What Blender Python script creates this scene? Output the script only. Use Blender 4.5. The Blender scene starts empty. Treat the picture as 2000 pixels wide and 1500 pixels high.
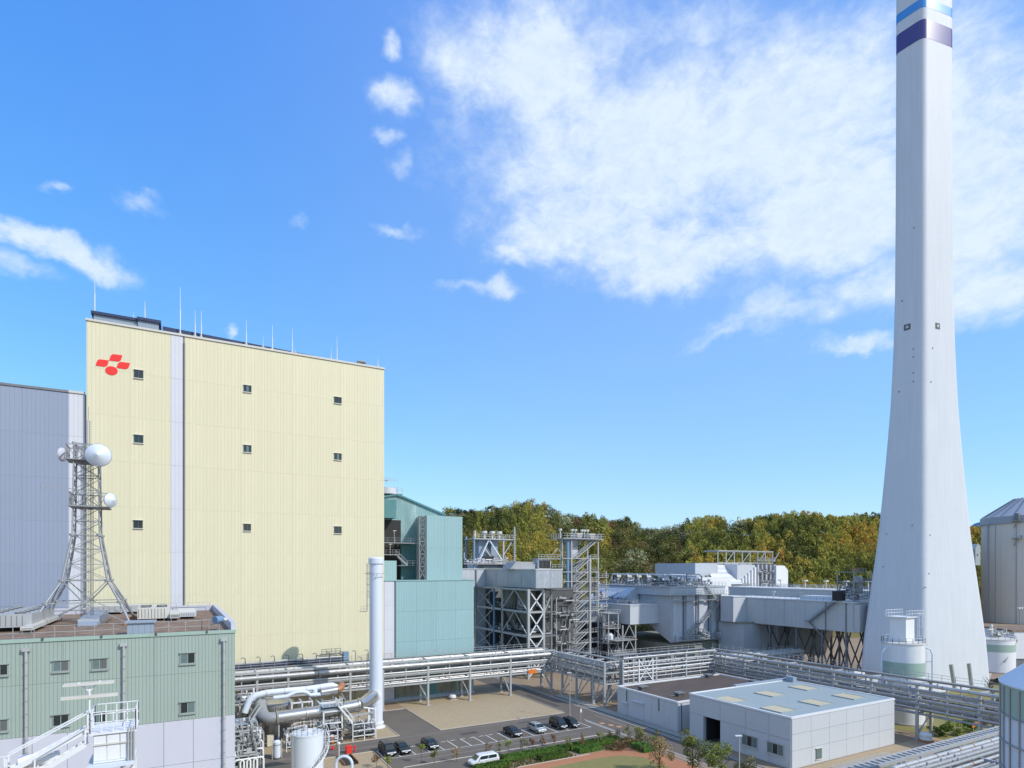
import bpy, math, random
import numpy as np
from mathutils import Vector, Matrix
R = math.radians
scene = bpy.context.scene
col = scene.collection
# ---------------------------------------------------------------- camera, light, sky
HC, FPX, HY = 30.0, 1175.0, 1112.0          # eye height (m), focal length and horizon row of the 2000 px wide photograph
RT, FW = (.8735, -.4867), (.4867, .8735)    # camera right / forward on the plant grid (x = u, y = v)
cam = bpy.data.cameras.new('camera'); camo = bpy.data.objects.new('camera', cam); col.objects.link(camo)
camo.location = (0, 0, HC); camo.rotation_euler = (R(90), 0, -math.atan2(FW[0], FW[1]))
cam.sensor_width = 36; cam.lens = FPX/2000*36; cam.shift_y = (HY-750)/2000
cam.clip_start = .5; cam.clip_end = 30000
scene.camera = camo
SUN_AZ, SUN_EL = math.atan2(.53, -.85), R(40)      # azimuth from +Y towards +X
sd = Vector((math.sin(SUN_AZ)*math.cos(SUN_EL), math.cos(SUN_AZ)*math.cos(SUN_EL), math.sin(SUN_EL)))
sl = bpy.data.lights.new('sun', 'SUN'); sl.energy = 3.45; sl.angle = R(.5); sl.color = (1, .955, .88)
so = bpy.data.objects.new('sun', sl); col.objects.link(so); so.rotation_euler = sd.to_track_quat('Z', 'Y').to_euler()
scene.view_settings.view_transform = 'Standard'; scene.view_settings.look = 'None'
scene.view_settings.exposure = 0; scene.view_settings.gamma = 1; scene.view_settings.use_curve_mapping = False
scene.render.engine = 'CYCLES'
W = bpy.data.worlds.new('World'); scene.world = W; W.use_nodes = True
nt = W.node_tree; nt.nodes.clear()
def N(t, tree=None, **k):
    n = (tree or nt).nodes.new(t)
    for a, b in k.items(): setattr(n, a, b)
    return n
def link(tree, a, b): tree.links.new(a, b)
def mth(tree, op, a, b=None, c=None, clamp=False):
    n = tree.nodes.new('ShaderNodeMath'); n.operation = op; n.use_clamp = clamp
    for i, x in enumerate((a, b, c)):
        if x is None: continue
        if isinstance(x, (int, float)): n.inputs[i].default_value = x
        else: tree.links.new(x, n.inputs[i])
    return n.outputs[0]
def build_world():
    out = N('ShaderNodeOutputWorld'); bg = N('ShaderNodeBackground'); link(nt, bg.outputs[0], out.inputs[0])
    sky = N('ShaderNodeTexSky'); sky.sky_type = 'NISHITA'; sky.sun_disc = False
    sky.sun_elevation = SUN_EL; sky.sun_rotation = SUN_AZ; sky.air_density = 1.0; sky.dust_density = .35; sky.ozone_density = 2.2
    tc = N('ShaderNodeTexCoord')
    sx = N('ShaderNodeSeparateXYZ'); link(nt, tc.outputs['Generated'], sx.inputs[0])
    X, Y, Z = sx.outputs
    rr = mth(nt, 'ADD', mth(nt, 'MULTIPLY', X, RT[0]), mth(nt, 'MULTIPLY', Y, RT[1]))
    ff = mth(nt, 'ADD', mth(nt, 'MULTIPLY', X, FW[0]), mth(nt, 'MULTIPLY', Y, FW[1]))
    az = mth(nt, 'ARCTAN2', rr, ff); el = mth(nt, 'ARCSINE', Z)
    wn = N('ShaderNodeTexNoise'); wn.inputs['Scale'].default_value = 7; wn.inputs['Detail'].default_value = 5; wn.inputs['Roughness'].default_value = .6; link(nt, tc.outputs['Generated'], wn.inputs['Vector'])
    ws = N('ShaderNodeSeparateColor'); link(nt, wn.outputs['Color'], ws.inputs[0]); az0 = az
    az = mth(nt, 'ADD', az, mth(nt, 'MULTIPLY', mth(nt, 'SUBTRACT', ws.outputs[0], .5), .17)); el = mth(nt, 'ADD', el, mth(nt, 'MULTIPLY', mth(nt, 'SUBTRACT', ws.outputs[1], .5), .12))
    # cloud banks: (bearing, elevation) ovals in the sky, each broken up by noise
    banks = [(1050,130,190,150,1),(1230,300,300,190,1),(1520,250,330,190,1),(1150,430,210,100,.9),(1320,505,150,60,1),
             (1620,420,260,150,1),(1900,330,220,260,1),(1950,560,150,90,.8),(1540,625,170,50,.6),(1680,680,90,18,.7),(970,565,60,26,.75),
             (775,205,60,45,.8),(772,90,26,30,.7),(110,492,170,34,1.05),(20,535,80,34,.6),(280,412,60,26,.5),(1720,560,170,70,.75),
             (880,560,80,14,.4),(780,463,60,13,.5),(585,412,30,18,.45),(90,380,40,14,.45),(436,655,14,22,.5),(745,275,40,16,.5),(780,330,36,36,.4),(1420,655,60,18,.55),
             (1300,60,260,90,.55),(1600,80,260,90,.5),(1560,470,150,70,.95),(1700,430,120,90,.9),(1020,500,90,30,.7),(1250,470,140,60,1),(1450,640,120,28,.5),(900,130,60,90,.7),(1950,150,120,120,.7)]
    tot = None
    for px, py, a, b, s in banks:
        ta = (px-1000)/FPX; A = math.atan(ta); E = math.atan((HY-py)/FPX*math.cos(A))
        ca = math.cos(A)**2; wa = a/FPX*ca; wb = b/FPX*math.cos(A)*math.cos(E)**2
        # keep the wide ones soft
        dx = mth(nt, 'MULTIPLY', mth(nt, 'SUBTRACT', az, A), 1/wa); dy = mth(nt, 'MULTIPLY', mth(nt, 'SUBTRACT', el, E), 1/wb)
        q = mth(nt, 'ADD', mth(nt, 'MULTIPLY', dx, dx), mth(nt, 'MULTIPLY', dy, dy))
        g = mth(nt, 'MULTIPLY', mth(nt, 'EXPONENT', mth(nt, 'MULTIPLY', q, -.9)), s)
        tot = g if tot is None else mth(nt, 'MAXIMUM', tot, g)
    mp = N('ShaderNodeMapping'); link(nt, tc.outputs['Generated'], mp.inputs[0]); mp.inputs['Scale'].default_value = (1, 1, 1.7)
    def noise(sc, det, ro, dist=0):
        n = N('ShaderNodeTexNoise'); n.inputs['Scale'].default_value = sc; n.inputs['Detail'].default_value = det
        n.inputs['Roughness'].default_value = ro; n.inputs['Distortion'].default_value = dist; link(nt, mp.outputs[0], n.inputs['Vector']); return n.outputs['Fac']
    n1 = noise(11, 9, .62, .3); n2 = noise(38, 7, .65, .4); n0 = noise(2.2, 3, .5)
    # clouds go on over the rest of the sky, out of frame
    beyond = mth(nt, 'MULTIPLY', mth(nt, 'MULTIPLY', mth(nt, 'SUBTRACT', mth(nt, 'ABSOLUTE', az), .80, clamp=True), 3, clamp=True),
                 mth(nt, 'MULTIPLY', mth(nt, 'SUBTRACT', n0, .42, clamp=True), 5, clamp=True))
    tot = mth(nt, 'MAXIMUM', tot, mth(nt, 'MULTIPLY', beyond, .8))
    nn = mth(nt, 'ADD', mth(nt, 'MULTIPLY', mth(nt, 'SUBTRACT', n1, .5), 2.3), mth(nt, 'MULTIPLY', mth(nt, 'SUBTRACT', n2, .5), .9))
    dens = mth(nt, 'ADD', mth(nt, 'MULTIPLY', tot, 1.35), mth(nt, 'MULTIPLY', nn, mth(nt, 'ADD', .30, mth(nt, 'MULTIPLY', tot, .38))))
    mr = N('ShaderNodeMapRange'); mr.interpolation_type = 'SMOOTHSTEP'; link(nt, dens, mr.inputs[0])
    mr.inputs[1].default_value = .20; mr.inputs[2].default_value = 1.20
    # thin high veil that whitens the sky on the cloudy side, all the way round to the horizon
    vq = mth(nt, 'MULTIPLY', mth(nt, 'SUBTRACT', az0, .30), 1/.62); vq = mth(nt, 'EXPONENT', mth(nt, 'MULTIPLY', mth(nt, 'MULTIPLY', vq, vq), -1))
    veil = mth(nt, 'MULTIPLY', mth(nt, 'MULTIPLY', vq, .20), mth(nt, 'ADD', .6, mth(nt, 'MULTIPLY', n0, .8)))
    body = mth(nt, 'MULTIPLY', mr.outputs[0], mth(nt, 'ADD', .42, mth(nt, 'MULTIPLY', mth(nt, 'ADD', n2, mth(nt, 'MULTIPLY', n1, .6)), .62)), clamp=True)
    fac = mth(nt, 'ADD', mth(nt, 'MULTIPLY', body, mth(nt, 'SUBTRACT', .93, veil)), veil)
    # the photograph's sky is a clean, saturated spring blue: a grade of each channel of the whole physical sky
    sc_ = N('ShaderNodeSeparateColor'); link(nt, sky.outputs[0], sc_.inputs[0]); cc_ = N('ShaderNodeCombineColor')
    for i, (gain, pw) in enumerate(SKY['grade']):
        link(nt, mth(nt, 'MULTIPLY', mth(nt, 'POWER', mth(nt, 'MULTIPLY', sc_.outputs[i], .1), pw), gain*10), cc_.inputs[i])
    mx = N('ShaderNodeMix', data_type='RGBA'); link(nt, fac, mx.inputs[0]); link(nt, cc_.outputs[0], mx.inputs[6]); mx.inputs[7].default_value = SKY['cloud']
    link(nt, mx.outputs[2], bg.inputs[0]); bg.inputs[1].default_value = SKY['str']
SKY = dict(grade=((1.21, 1.08), (1.27, .71), (1.27, .245)), cloud=(8.2, 9.35, 10.5, 1), str=.1)
build_world()
# ---------------------------------------------------------------- where a photograph point lies on a known plane
def W3(r, z, h): return Vector((RT[0]*r+FW[0]*z, RT[1]*r+FW[1]*z, h))
def at(px, py, z): return W3((px-1000)/FPX*z, z, HC-(py-HY)/FPX*z)
def G(px, py, h=0):
    z = (HC-h)*FPX/(py-HY); return W3((px-1000)/FPX*z, z, h)
def onV(px, py, v):
    t = (px-1000)/FPX; z = v/(RT[1]*t+FW[1]); return at(px, py, z)
def onU(px, py, u):
    t = (px-1000)/FPX; z = u/(RT[0]*t+FW[0]); return at(px, py, z)
# ---------------------------------------------------------------- materials
MATS = {}
def paint(name, c, rough=.55, metal=0, var=.08, streak=.10, scale=.6, rib=None, ribdark=.12, bump=.0, seam=None, c2=None, c2amt=.0, spec=.4, axes='xy', fine=0, pv=.035):
    if name in MATS: return MATS[name]
    m = bpy.data.materials.new(name); m.use_nodes = True; t = m.node_tree; b = t.nodes['Principled BSDF']
    b.inputs['Roughness'].default_value = rough; b.inputs['Metallic'].default_value = metal; b.inputs['Specular IOR Level'].default_value = spec
    tc = t.nodes.new('ShaderNodeTexCoord'); O = tc.outputs['Object']
    def noise(sc, vec=(1, 1, 1), det=5, ro=.6):
        mp = t.nodes.new('ShaderNodeMapping'); mp.inputs['Scale'].default_value = vec; t.links.new(O, mp.inputs[0])
        n = t.nodes.new('ShaderNodeTexNoise'); n.inputs['Scale'].default_value = sc; n.inputs['Detail'].default_value = det; n.inputs['Roughness'].default_value = ro
        t.links.new(mp.outputs[0], n.inputs['Vector']); return n.outputs['Fac']
    val = mth(t, 'ADD', 1-var, mth(t, 'MULTIPLY', noise(scale), 2*var))
    if fine: val = mth(t, 'MULTIPLY', val, mth(t, 'ADD', 1-fine, mth(t, 'MULTIPLY', noise(scale*14, det=3, ro=.7), 2*fine)))
    if streak:
        s = noise(1.3, (1, 1, .05), 4, .65)
        val = mth(t, 'MULTIPLY', val, mth(t, 'ADD', 1-streak, mth(t, 'MULTIPLY', s, 2*streak)))
    oi = t.nodes.new('ShaderNodeObjectInfo'); val = mth(t, 'MULTIPLY', val, mth(t, 'ADD', 1-pv/2, mth(t, 'MULTIPLY', oi.outputs['Random'], pv)))
    hgt = None
    if rib or seam:
        sx = t.nodes.new('ShaderNodeSeparateXYZ'); t.links.new(O, sx.inputs[0])
        along = mth(t, 'ADD', sx.outputs[0], sx.outputs[1]) if axes == 'xy' else sx.outputs['xyz'.index(axes)]
        if rib:
            fr = mth(t, 'FRACT', mth(t, 'MULTIPLY', along, 1/rib))
            tri = mth(t, 'ABSOLUTE', mth(t, 'SUBTRACT', mth(t, 'MULTIPLY', fr, 2), 1))
            gr = mth(t, 'MULTIPLY', mth(t, 'SUBTRACT', tri, .68, clamp=True), 1/.32, clamp=True)
            val = mth(t, 'MULTIPLY', val, mth(t, 'SUBTRACT', 1, mth(t, 'MULTIPLY', gr, ribdark)))
            hgt = mth(t, 'MULTIPLY', gr, -1)
        if seam:
            f2 = mth(t, 'FRACT', mth(t, 'MULTIPLY', sx.outputs[2], 1/seam))
            ln = mth(t, 'LESS_THAN', f2, .02)
            val = mth(t, 'MULTIPLY', val, mth(t, 'SUBTRACT', 1, mth(t, 'MULTIPLY', ln, .18)))
    mix = t.nodes.new('ShaderNodeMix'); mix.data_type = 'RGBA'; mix.blend_type = 'MULTIPLY'; mix.inputs[0].default_value = 1
    base = None
    if c2 is not None:
        m2 = t.nodes.new('ShaderNodeMix'); m2.data_type = 'RGBA'; m2.inputs[6].default_value = (*c, 1); m2.inputs[7].default_value = (*c2, 1)
        f = mth(t, 'MULTIPLY', mth(t, 'SUBTRACT', noise(scale*2.3, (1, 1, .35), 6, .7), .62-c2amt, clamp=True), 5, clamp=True)
        t.links.new(f, m2.inputs[0]); t.links.new(m2.outputs[2], mix.inputs[6])
    else: mix.inputs[6].default_value = (*c, 1)
    cb = t.nodes.new('ShaderNodeCombineColor')
    for i in range(3): t.links.new(val, cb.inputs[i])
    t.links.new(cb.outputs[0], mix.inputs[7]); t.links.new(mix.outputs[2], b.inputs['Base Color'])
    if bump or hgt is not None:
        bp = t.nodes.new('ShaderNodeBump'); bp.inputs['Strength'].default_value = .6; bp.inputs['Distance'].default_value = bump or .03
        h = hgt if hgt is not None else noise(scale*9, det=6)
        t.links.new(h, bp.inputs['Height']); t.links.new(bp.outputs[0], b.inputs['Normal'])
    MATS[name] = m; return m
M = {}
M['yellow'] = paint('yellow_cladding', (.715,.655,.455), .5, pv=.012, rib=.62, ribdark=.09, var=.05, streak=.09, scale=.05)
M['violet'] = paint('grey_violet_cladding', (.29,.33,.43), .5, rib=.62, ribdark=.10, var=.05, streak=.06, scale=.05)
M['strip'] = paint('white_cladding', (.64,.635,.68), .5, rib=.62, ribdark=.12, var=.03, streak=.05)
M['teal'] = paint('teal_cladding', (.30,.46,.475), .5, rib=.6, ribdark=.13, var=.05, streak=.08, scale=.1)
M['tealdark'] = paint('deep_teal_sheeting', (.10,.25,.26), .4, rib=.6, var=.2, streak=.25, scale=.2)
M['tealworn'] = paint('worn_teal_sheeting', (.22,.36,.37), .45, rib=.6, var=.25, streak=.25, scale=.2, c2=(.42,.52,.52), c2amt=.12)
M['green'] = paint('sage_green_cladding', (.33,.40,.355), .5, rib=.30, ribdark=.26, var=.05, streak=.08, scale=.2)
M['pale'] = paint('pale_wall_panel', (.55,.555,.62), .6, var=.03, streak=.06)
M['whitep'] = paint('white_paint', (.74,.745,.76), .4, var=.04, streak=.06)
M['whitest'] = paint('white_stack_paint', (.66,.70,.78), .45, var=.02, streak=.04, scale=.3)
M['galv'] = paint('galvanised_steel', (.33,.335,.34), .5, .25, var=.16, streak=.12, scale=.9, c2=(.36,.27,.2), c2amt=-.1)
M['galvl'] = paint('pale_galvanised_steel', (.43,.435,.44), .5, .15, var=.12, streak=.10, scale=.8)
M['silver'] = paint('aluminium_lagging', (.50,.495,.49), .42, .45, var=.2, streak=.1, scale=1.6, c2=(.30,.25,.20), c2amt=.04, bump=.01)
M['steel'] = paint('bright_steel_sheet', (.55,.53,.50), .28, .85, var=.08, streak=.05, scale=1.1)
M['darksteel'] = paint('dark_weathered_steel', (.10,.105,.11), .6, .2, var=.25, streak=.2)
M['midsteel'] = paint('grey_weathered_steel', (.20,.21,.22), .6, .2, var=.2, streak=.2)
M['espblue'] = paint('blue_grey_casing', (.46,.49,.53), .55, rib=1.0, ribdark=.10, var=.08, streak=.10, scale=.25)
M['esplight'] = paint('pale_grey_casing', (.52,.54,.575), .5, var=.08, streak=.12, scale=.3)
M['duct'] = paint('duct_lagging', (.50,.52,.53), .5, .05, rib=1.4, ribdark=.06, var=.10, streak=.10, scale=.25)
M['ductworn'] = paint('worn_duct_lagging', (.42,.45,.49), .4, .35, var=.15, streak=.2, scale=.4, c2=(.66,.66,.66), c2amt=.06)
M['chim'] = paint('chimney_concrete_paint', (.61,.63,.665), .6, var=.04, streak=.10, scale=.12, rib=1.8, ribdark=.012, bump=.003, axes='z')
M['navy'] = paint('navy_band_paint', (.075,.07,.24), .35, var=.03, streak=.04, scale=.12)
M['sky'] = paint('light_blue_band_paint', (.07,.30,.70), .35, var=.03, streak=.04, scale=.12)
M['wh'] = paint('warehouse_panel', (.55,.57,.60), .55, var=.025, streak=.05, scale=.2)
M['roofblue'] = paint('blue_grey_roof_sheet', (.31,.36,.36), .55, var=.06, streak=0, scale=.3, rib=.6, ribdark=.05, axes='y')
M['tan'] = paint('tan_skylight', (.55,.47,.31), .5, var=.05, streak=0)
M['roofbrown'] = paint('stained_brown_roof', (.105,.08,.065), .9, var=.30, streak=0, scale=.22, fine=.15, c2=(.17,.14,.12), c2amt=.05)
M['roofrust'] = paint('rusty_brown_roof', (.21,.14,.10), .9, var=.4, streak=0, scale=.45, fine=.2, c2=(.38,.27,.19), c2amt=.12)
M['emblem'] = paint('red_emblem', (.85,.035,.03), .5, var=.01, streak=0)
M['glass'] = paint('dark_window_glass', (.018,.03,.032), .08, spec=.8, var=.2, streak=0, scale=.4)
M['glassl'] = paint('curtained_glass', (.13,.19,.19), .15, spec=.8, var=.2, streak=0, scale=.8)
M['frame'] = paint('window_frame', (.12,.13,.13), .5)
M['framel'] = paint('aluminium_frame', (.55,.55,.54), .4, .3)
M['sill'] = paint('pale_sill', (.60,.58,.53), .5)
M['gframe'] = paint('greenish_window_frame', (.30,.34,.32), .5)
M['navytrim'] = paint('dark_blue_trim', (.03,.045,.10), .5)
M['bluegrey'] = paint('blue_grey_sheet', (.28,.335,.41), .5, rib=.5, var=.05)
M['bluecol'] = paint('blue_painted_column', (.17,.27,.40), .5, var=.1)
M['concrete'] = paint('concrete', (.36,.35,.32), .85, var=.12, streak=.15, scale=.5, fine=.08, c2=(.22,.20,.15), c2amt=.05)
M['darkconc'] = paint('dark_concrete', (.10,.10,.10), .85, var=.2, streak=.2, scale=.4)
M['mossconc'] = paint('stained_concrete', (.28,.27,.22), .85, var=.2, streak=.25, scale=.5, c2=(.15,.15,.08), c2amt=.1)
M['beige'] = paint('weathered_beige_silo', (.70,.64,.57), .7, var=.06, streak=.12, scale=.05, rib=8, ribdark=.05, seam=3.0, c2=(.50,.36,.26), c2amt=-.04)
M['silogrey'] = paint('silo_roof_grey', (.36,.375,.43), .5, var=.05)
M['asphalt'] = paint('asphalt', (.145,.122,.102), .9, var=.2, streak=0, scale=.25, fine=.14, c2=(.17,.15,.14), c2amt=.02)
M['gravel'] = paint('gravel', (.40,.31,.20), .95, var=.08, streak=0, scale=.5, fine=.28, c2=(.30,.245,.17), c2amt=.1)
M['soil'] = paint('plant_yard_ground', (.31,.225,.15), .95, var=.18, streak=0, scale=.15, fine=.15)
M['shade'] = paint('dark_parts_and_shade', (.035,.035,.035), .8)  # near-black for dark parts, and for depths whose shade is painted
M['kerb'] = paint('kerb_concrete', (.50,.44,.37), .8, var=.1, streak=0)
M['line'] = paint('road_marking', (.66,.66,.64), .8, var=.14, streak=0, scale=3)
M['orangeline'] = paint('orange_marking', (.6,.32,.16), .8, var=.2, streak=0, scale=3)
M['grass'] = paint('lawn', (.235,.205,.075), .95, var=.14, streak=0, scale=.5, fine=.2, c2=(.15,.17,.05), c2amt=.1)
M['path'] = paint('orange_path', (.42,.185,.095), .9, var=.12, streak=0, scale=.5, fine=.08)
M['bark'] = paint('bark', (.12,.095,.075), .9, var=.2)
M['orange'] = paint('orange_paint', (.72,.20,.03), .5)
M['red'] = paint('red_paint', (.72,.04,.03), .5)
M['blue'] = paint('blue_drum_paint', (.03,.06,.35), .5)
M['rust'] = paint('rusty_copper_joint', (.40,.19,.10), .55, .3, var=.25)
M['band'] = paint('green_tank_band', (.33,.44,.38), .5, var=.03)
M['cream'] = paint('cream_cabinet', (.66,.62,.50), .5)
M['dish'] = paint('radome', (.62,.68,.76), .45, var=.02, streak=.03)
M['brightroof'] = paint('bright_roof_sheet', (.70,.70,.70), .45, .1, var=.08, streak=0)
M['plate'] = paint('number_plate', (.8,.8,.75), .4)
M['lamp'] = paint('lamp_glass', (.75,.77,.8), .2)
M['tyre'] = paint('tyre_rubber', (.02,.02,.02), .85)
for k, c in dict(black=(.008,.010,.016), white=(.80,.80,.80), silver=(.48,.50,.52)).items():
    M['car'+k] = paint('car_paint_'+k, c, .22, .1 if k != 'silver' else .6, var=.01, streak=0, spec=.7)
def leafmat(name, c, c2):
    m = bpy.data.materials.new(name); m.use_nodes = True; t = m.node_tree; b = t.nodes['Principled BSDF']
    b.inputs['Roughness'].default_value = .75; b.inputs['Specular IOR Level'].default_value = .15
    tc = t.nodes.new('ShaderNodeTexCoord'); n = t.nodes.new('ShaderNodeTexNoise'); n.inputs['Scale'].default_value = .9; n.inputs['Detail'].default_value = 4
    t.links.new(tc.outputs['Object'], n.inputs['Vector'])
    oi = t.nodes.new('ShaderNodeObjectInfo')
    mx = t.nodes.new('ShaderNodeMix'); mx.data_type = 'RGBA'; mx.inputs[6].default_value = (*c, 1); mx.inputs[7].default_value = (*c2, 1)
    f = mth(t, 'MULTIPLY', mth(t, 'SUBTRACT', n.outputs['Fac'], .35, clamp=True), 3, clamp=True)
    t.links.new(f, mx.inputs[0])
    hs = t.nodes.new('ShaderNodeHueSaturation'); t.links.new(mx.outputs[2], hs.inputs['Color'])
    t.links.new(mth(t, 'ADD', .70, mth(t, 'MULTIPLY', oi.outputs['Random'], .6)), hs.inputs['Value'])
    t.links.new(mth(t, 'ADD', .485, mth(t, 'MULTIPLY', oi.outputs['Random'], .03)), hs.inputs['Hue'])
    t.links.new(hs.outputs[0], b.inputs['Base Color']); return m
M['patch'] = paint('asphalt_repair', (.085,.075,.07), .9, var=.15, streak=0, scale=.8, fine=.15)
M['worn'] = paint('worn_asphalt', (.185,.16,.14), .9, var=.15, streak=0, scale=.8, fine=.15)
M['hedge'] = leafmat('hedge_leaves', (.045,.10,.018), (.10,.17,.03))
M['spring'] = leafmat('spring_leaves', (.15,.19,.035), (.26,.28,.07))
M['olive'] = leafmat('olive_leaves', (.11,.115,.04), (.22,.19,.08))
M['brownleaf'] = leafmat('reddish_brown_leaves', (.20,.12,.05), (.30,.19,.09))
# ---------------------------------------------------------------- mesh builder
ORG = {}
class MB:
    def __init__(s): s.v = []; s.f = []; s.sm = []
    def add(s, vs, fs, smooth=False):
        n = len(s.v); s.v += [tuple(p) for p in vs]; s.f += [tuple(i+n for i in f) for f in fs]; s.sm += [smooth]*len(fs); return s
    def box(s, x0, x1, y0, y1, z0, z1):
        return s.add([(x0,y0,z0),(x1,y0,z0),(x1,y1,z0),(x0,y1,z0),(x0,y0,z1),(x1,y0,z1),(x1,y1,z1),(x0,y1,z1)],
                     [(0,3,2,1),(4,5,6,7),(0,1,5,4),(1,2,6,5),(2,3,7,6),(3,0,4,7)])
    def beam(s, p, q, w=.2, h=None):
        p = Vector(p); q = Vector(q); h = h or w; d = q-p
        if d.length < 1e-6: return s
        d.normalize(); up = Vector((0,0,1)) if abs(d.z) < .95 else Vector((0,1,0))
        a = d.cross(up).normalized(); b = a.cross(d).normalized()
        vs = [c+a*(i*w/2)+b*(j*h/2) for c in (p, q) for i, j in ((-1,-1),(1,-1),(1,1),(-1,1))]
        return s.add(vs, [(0,1,2,3),(7,6,5,4),(0,4,5,1),(1,5,6,2),(2,6,7,3),(3,7,4,0)])
    def tube(s, p, q, r, n=10, r2=None, caps=True):
        p = Vector(p); q = Vector(q); d = (q-p).normalized(); r2 = r if r2 is None else r2
        a = d.cross(Vector((0,0,1)) if abs(d.z) < .95 else Vector((0,1,0))).normalized(); b = d.cross(a)
        vs = [c+(a*math.cos(2*math.pi*i/n)+b*math.sin(2*math.pi*i/n))*rr for c, rr in ((p, r), (q, r2)) for i in range(n)]
        s.add(vs, [(i, (i+1) % n, n+(i+1) % n, n+i) for i in range(n)], True)
        if caps: s.add(vs[:n], [tuple(range(n-1, -1, -1))]); s.add(vs[n:], [tuple(range(n))])
        return s
    def pipe(s, pts, r, n=10):
        pts = [Vector(p) for p in pts]; rings = []; ref = None
        for i, p in enumerate(pts):
            d = (pts[min(i+1, len(pts)-1)]-pts[max(i-1, 0)]).normalized()
            if ref is None: ref = d.cross(Vector((0,0,1)) if abs(d.z) < .95 else Vector((0,1,0))).normalized()
            ref = (ref-d*ref.dot(d)).normalized(); b = d.cross(ref)
            rings.append([p+(ref*math.cos(2*math.pi*k/n)+b*math.sin(2*math.pi*k/n))*r for k in range(n)])
        vs = [v for g in rings for v in g]
        s.add(vs, [(i*n+k, i*n+(k+1) % n, (i+1)*n+(k+1) % n, (i+1)*n+k) for i in range(len(pts)-1) for k in range(n)], True)
        s.add(rings[0], [tuple(range(n-1, -1, -1))]); s.add(rings[-1], [tuple(range(n))]); return s
    def lathe(s, c, prof, n=32, a0=0, a1=2*math.pi):
        full = abs(a1-a0-2*math.pi) < 1e-6; m = n if full else n+1
        for (ra, za), (rb, zb) in zip(prof[:-1], prof[1:]):
            vs = []
            for r_, z_ in ((ra, za), (rb, zb)):
                for i in range(m):
                    t = a0+(a1-a0)*i/n; vs.append((c[0]+r_*math.cos(t), c[1]+r_*math.sin(t), c[2]+z_))
            s.add(vs, [(i, (i+1) % m, m+(i+1) % m, m+i) for i in range(n)], True)
        return s
    def prism(s, poly, axis, a, b):      # poly: 2-D outline, extruded along 'x','y' or 'z' from a to b
        def P(p, t): return {'x': (t, p[0], p[1]), 'y': (p[0], t, p[1]), 'z': (p[0], p[1], t)}[axis]
        n = len(poly); vs = [P(p, a) for p in poly]+[P(p, b) for p in poly]
        return s.add(vs, [tuple(range(n)), tuple(range(2*n-1, n-1, -1))]+[(i, n+i, n+(i+1) % n, (i+1) % n) for i in range(n)])
    def build(s, name, mat, parent=None, kind=None, local=False, label=None):
        me = bpy.data.meshes.new(name); vs = s.v
        if parent is not None and not local:
            o = ORG.get(parent.name, Vector((0,0,0))); vs = [(x-o[0], y-o[1], z-o[2]) for x, y, z in vs]
        me.from_pydata(vs, [], s.f); me.polygons.foreach_set('use_smooth', s.sm)
        if mat is not None: me.materials.append(M[mat] if isinstance(mat, str) else mat)
        me.update()
        ob = bpy.data.objects.new(name, me); col.objects.link(ob)
        if parent is not None: ob.parent = parent; ORG[ob.name] = ORG.get(parent.name, Vector((0,0,0)))
        if kind: ob['kind'] = kind
        if label: ob['label'] = label
        return ob
def thing(name, label, cat, loc=(0,0,0), group=None, rz=0):
    o = bpy.data.objects.new(name, None); o.empty_display_size = .5; col.objects.link(o)
    o.location = loc; o.rotation_euler = (0,0,rz); ORG[o.name] = Vector(loc); o['label'] = label; o['category'] = cat
    if group: o['group'] = group
    return o
def tag(o, label, cat, group=None):
    o['label'] = label; o['category'] = cat
    if group: o['group'] = group
    return o
def solid(name, mb, mat, label, cat, base, group=None):     # a thing that is a single mesh, origin at its base
    me = mb.build(name, mat); b = Vector(base)
    for v in me.data.vertices: v.co -= b
    me.location = b; return tag(me, label, cat, group)
def struct(name, mb, mat): o = mb.build(name, mat); o['kind'] = 'structure'; return o
def dup(root, loc, rz=None, label=None, name=None):
    def cp(o, par):
        c = o.copy(); col.objects.link(c); c.parent = par
        for ch in kids.get(o.name, []): cp(ch, c)
        return c
    kids = {}
    def walk(o):
        kids[o.name] = list(o.children)
        for c in o.children: walk(c)
    walk(root); r = cp(root, None); r.location = loc
    if rz is not None: r.rotation_euler = (0,0,rz)
    if label: r['label'] = label
    return r
# common steelwork ------------------------------------------------
def railing(mb, pts, h=1.1, step=1.8, w=.05):
    for p, q in zip(pts[:-1], pts[1:]):
        p = Vector(p); q = Vector(q); n = max(1, round((q-p).length/step))
        for i in range(n+1):
            c = p.lerp(q, i/n); mb.beam(c, c+Vector((0,0,h)), w)
        for k in (h, h*.5): mb.beam(p+Vector((0,0,k)), q+Vector((0,0,k)), w)
def flight(mb, p, q, width, ax, n=None, rail=True, t=.06):   # stair from p up to q; ax = unit vector of its width
    p = Vector(p); q = Vector(q); ax = Vector(ax)*width
    for o in (Vector((0,0,0)), ax):
        mb.beam(p+o, q+o, t, .3)
        if rail:
            mb.beam(p+o+Vector((0,0,1)), q+o+Vector((0,0,1)), t)
            mb.beam(p+o, p+o+Vector((0,0,1)), t); mb.beam(q+o, q+o+Vector((0,0,1)), t)
    n = n or max(4, round((q.z-p.z)/.25))
    for i in range(n):
        c = p.lerp(q, (i+.5)/n)+ax/2; mb.beam(c-ax/2, c+ax/2, .26, .05)
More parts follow.
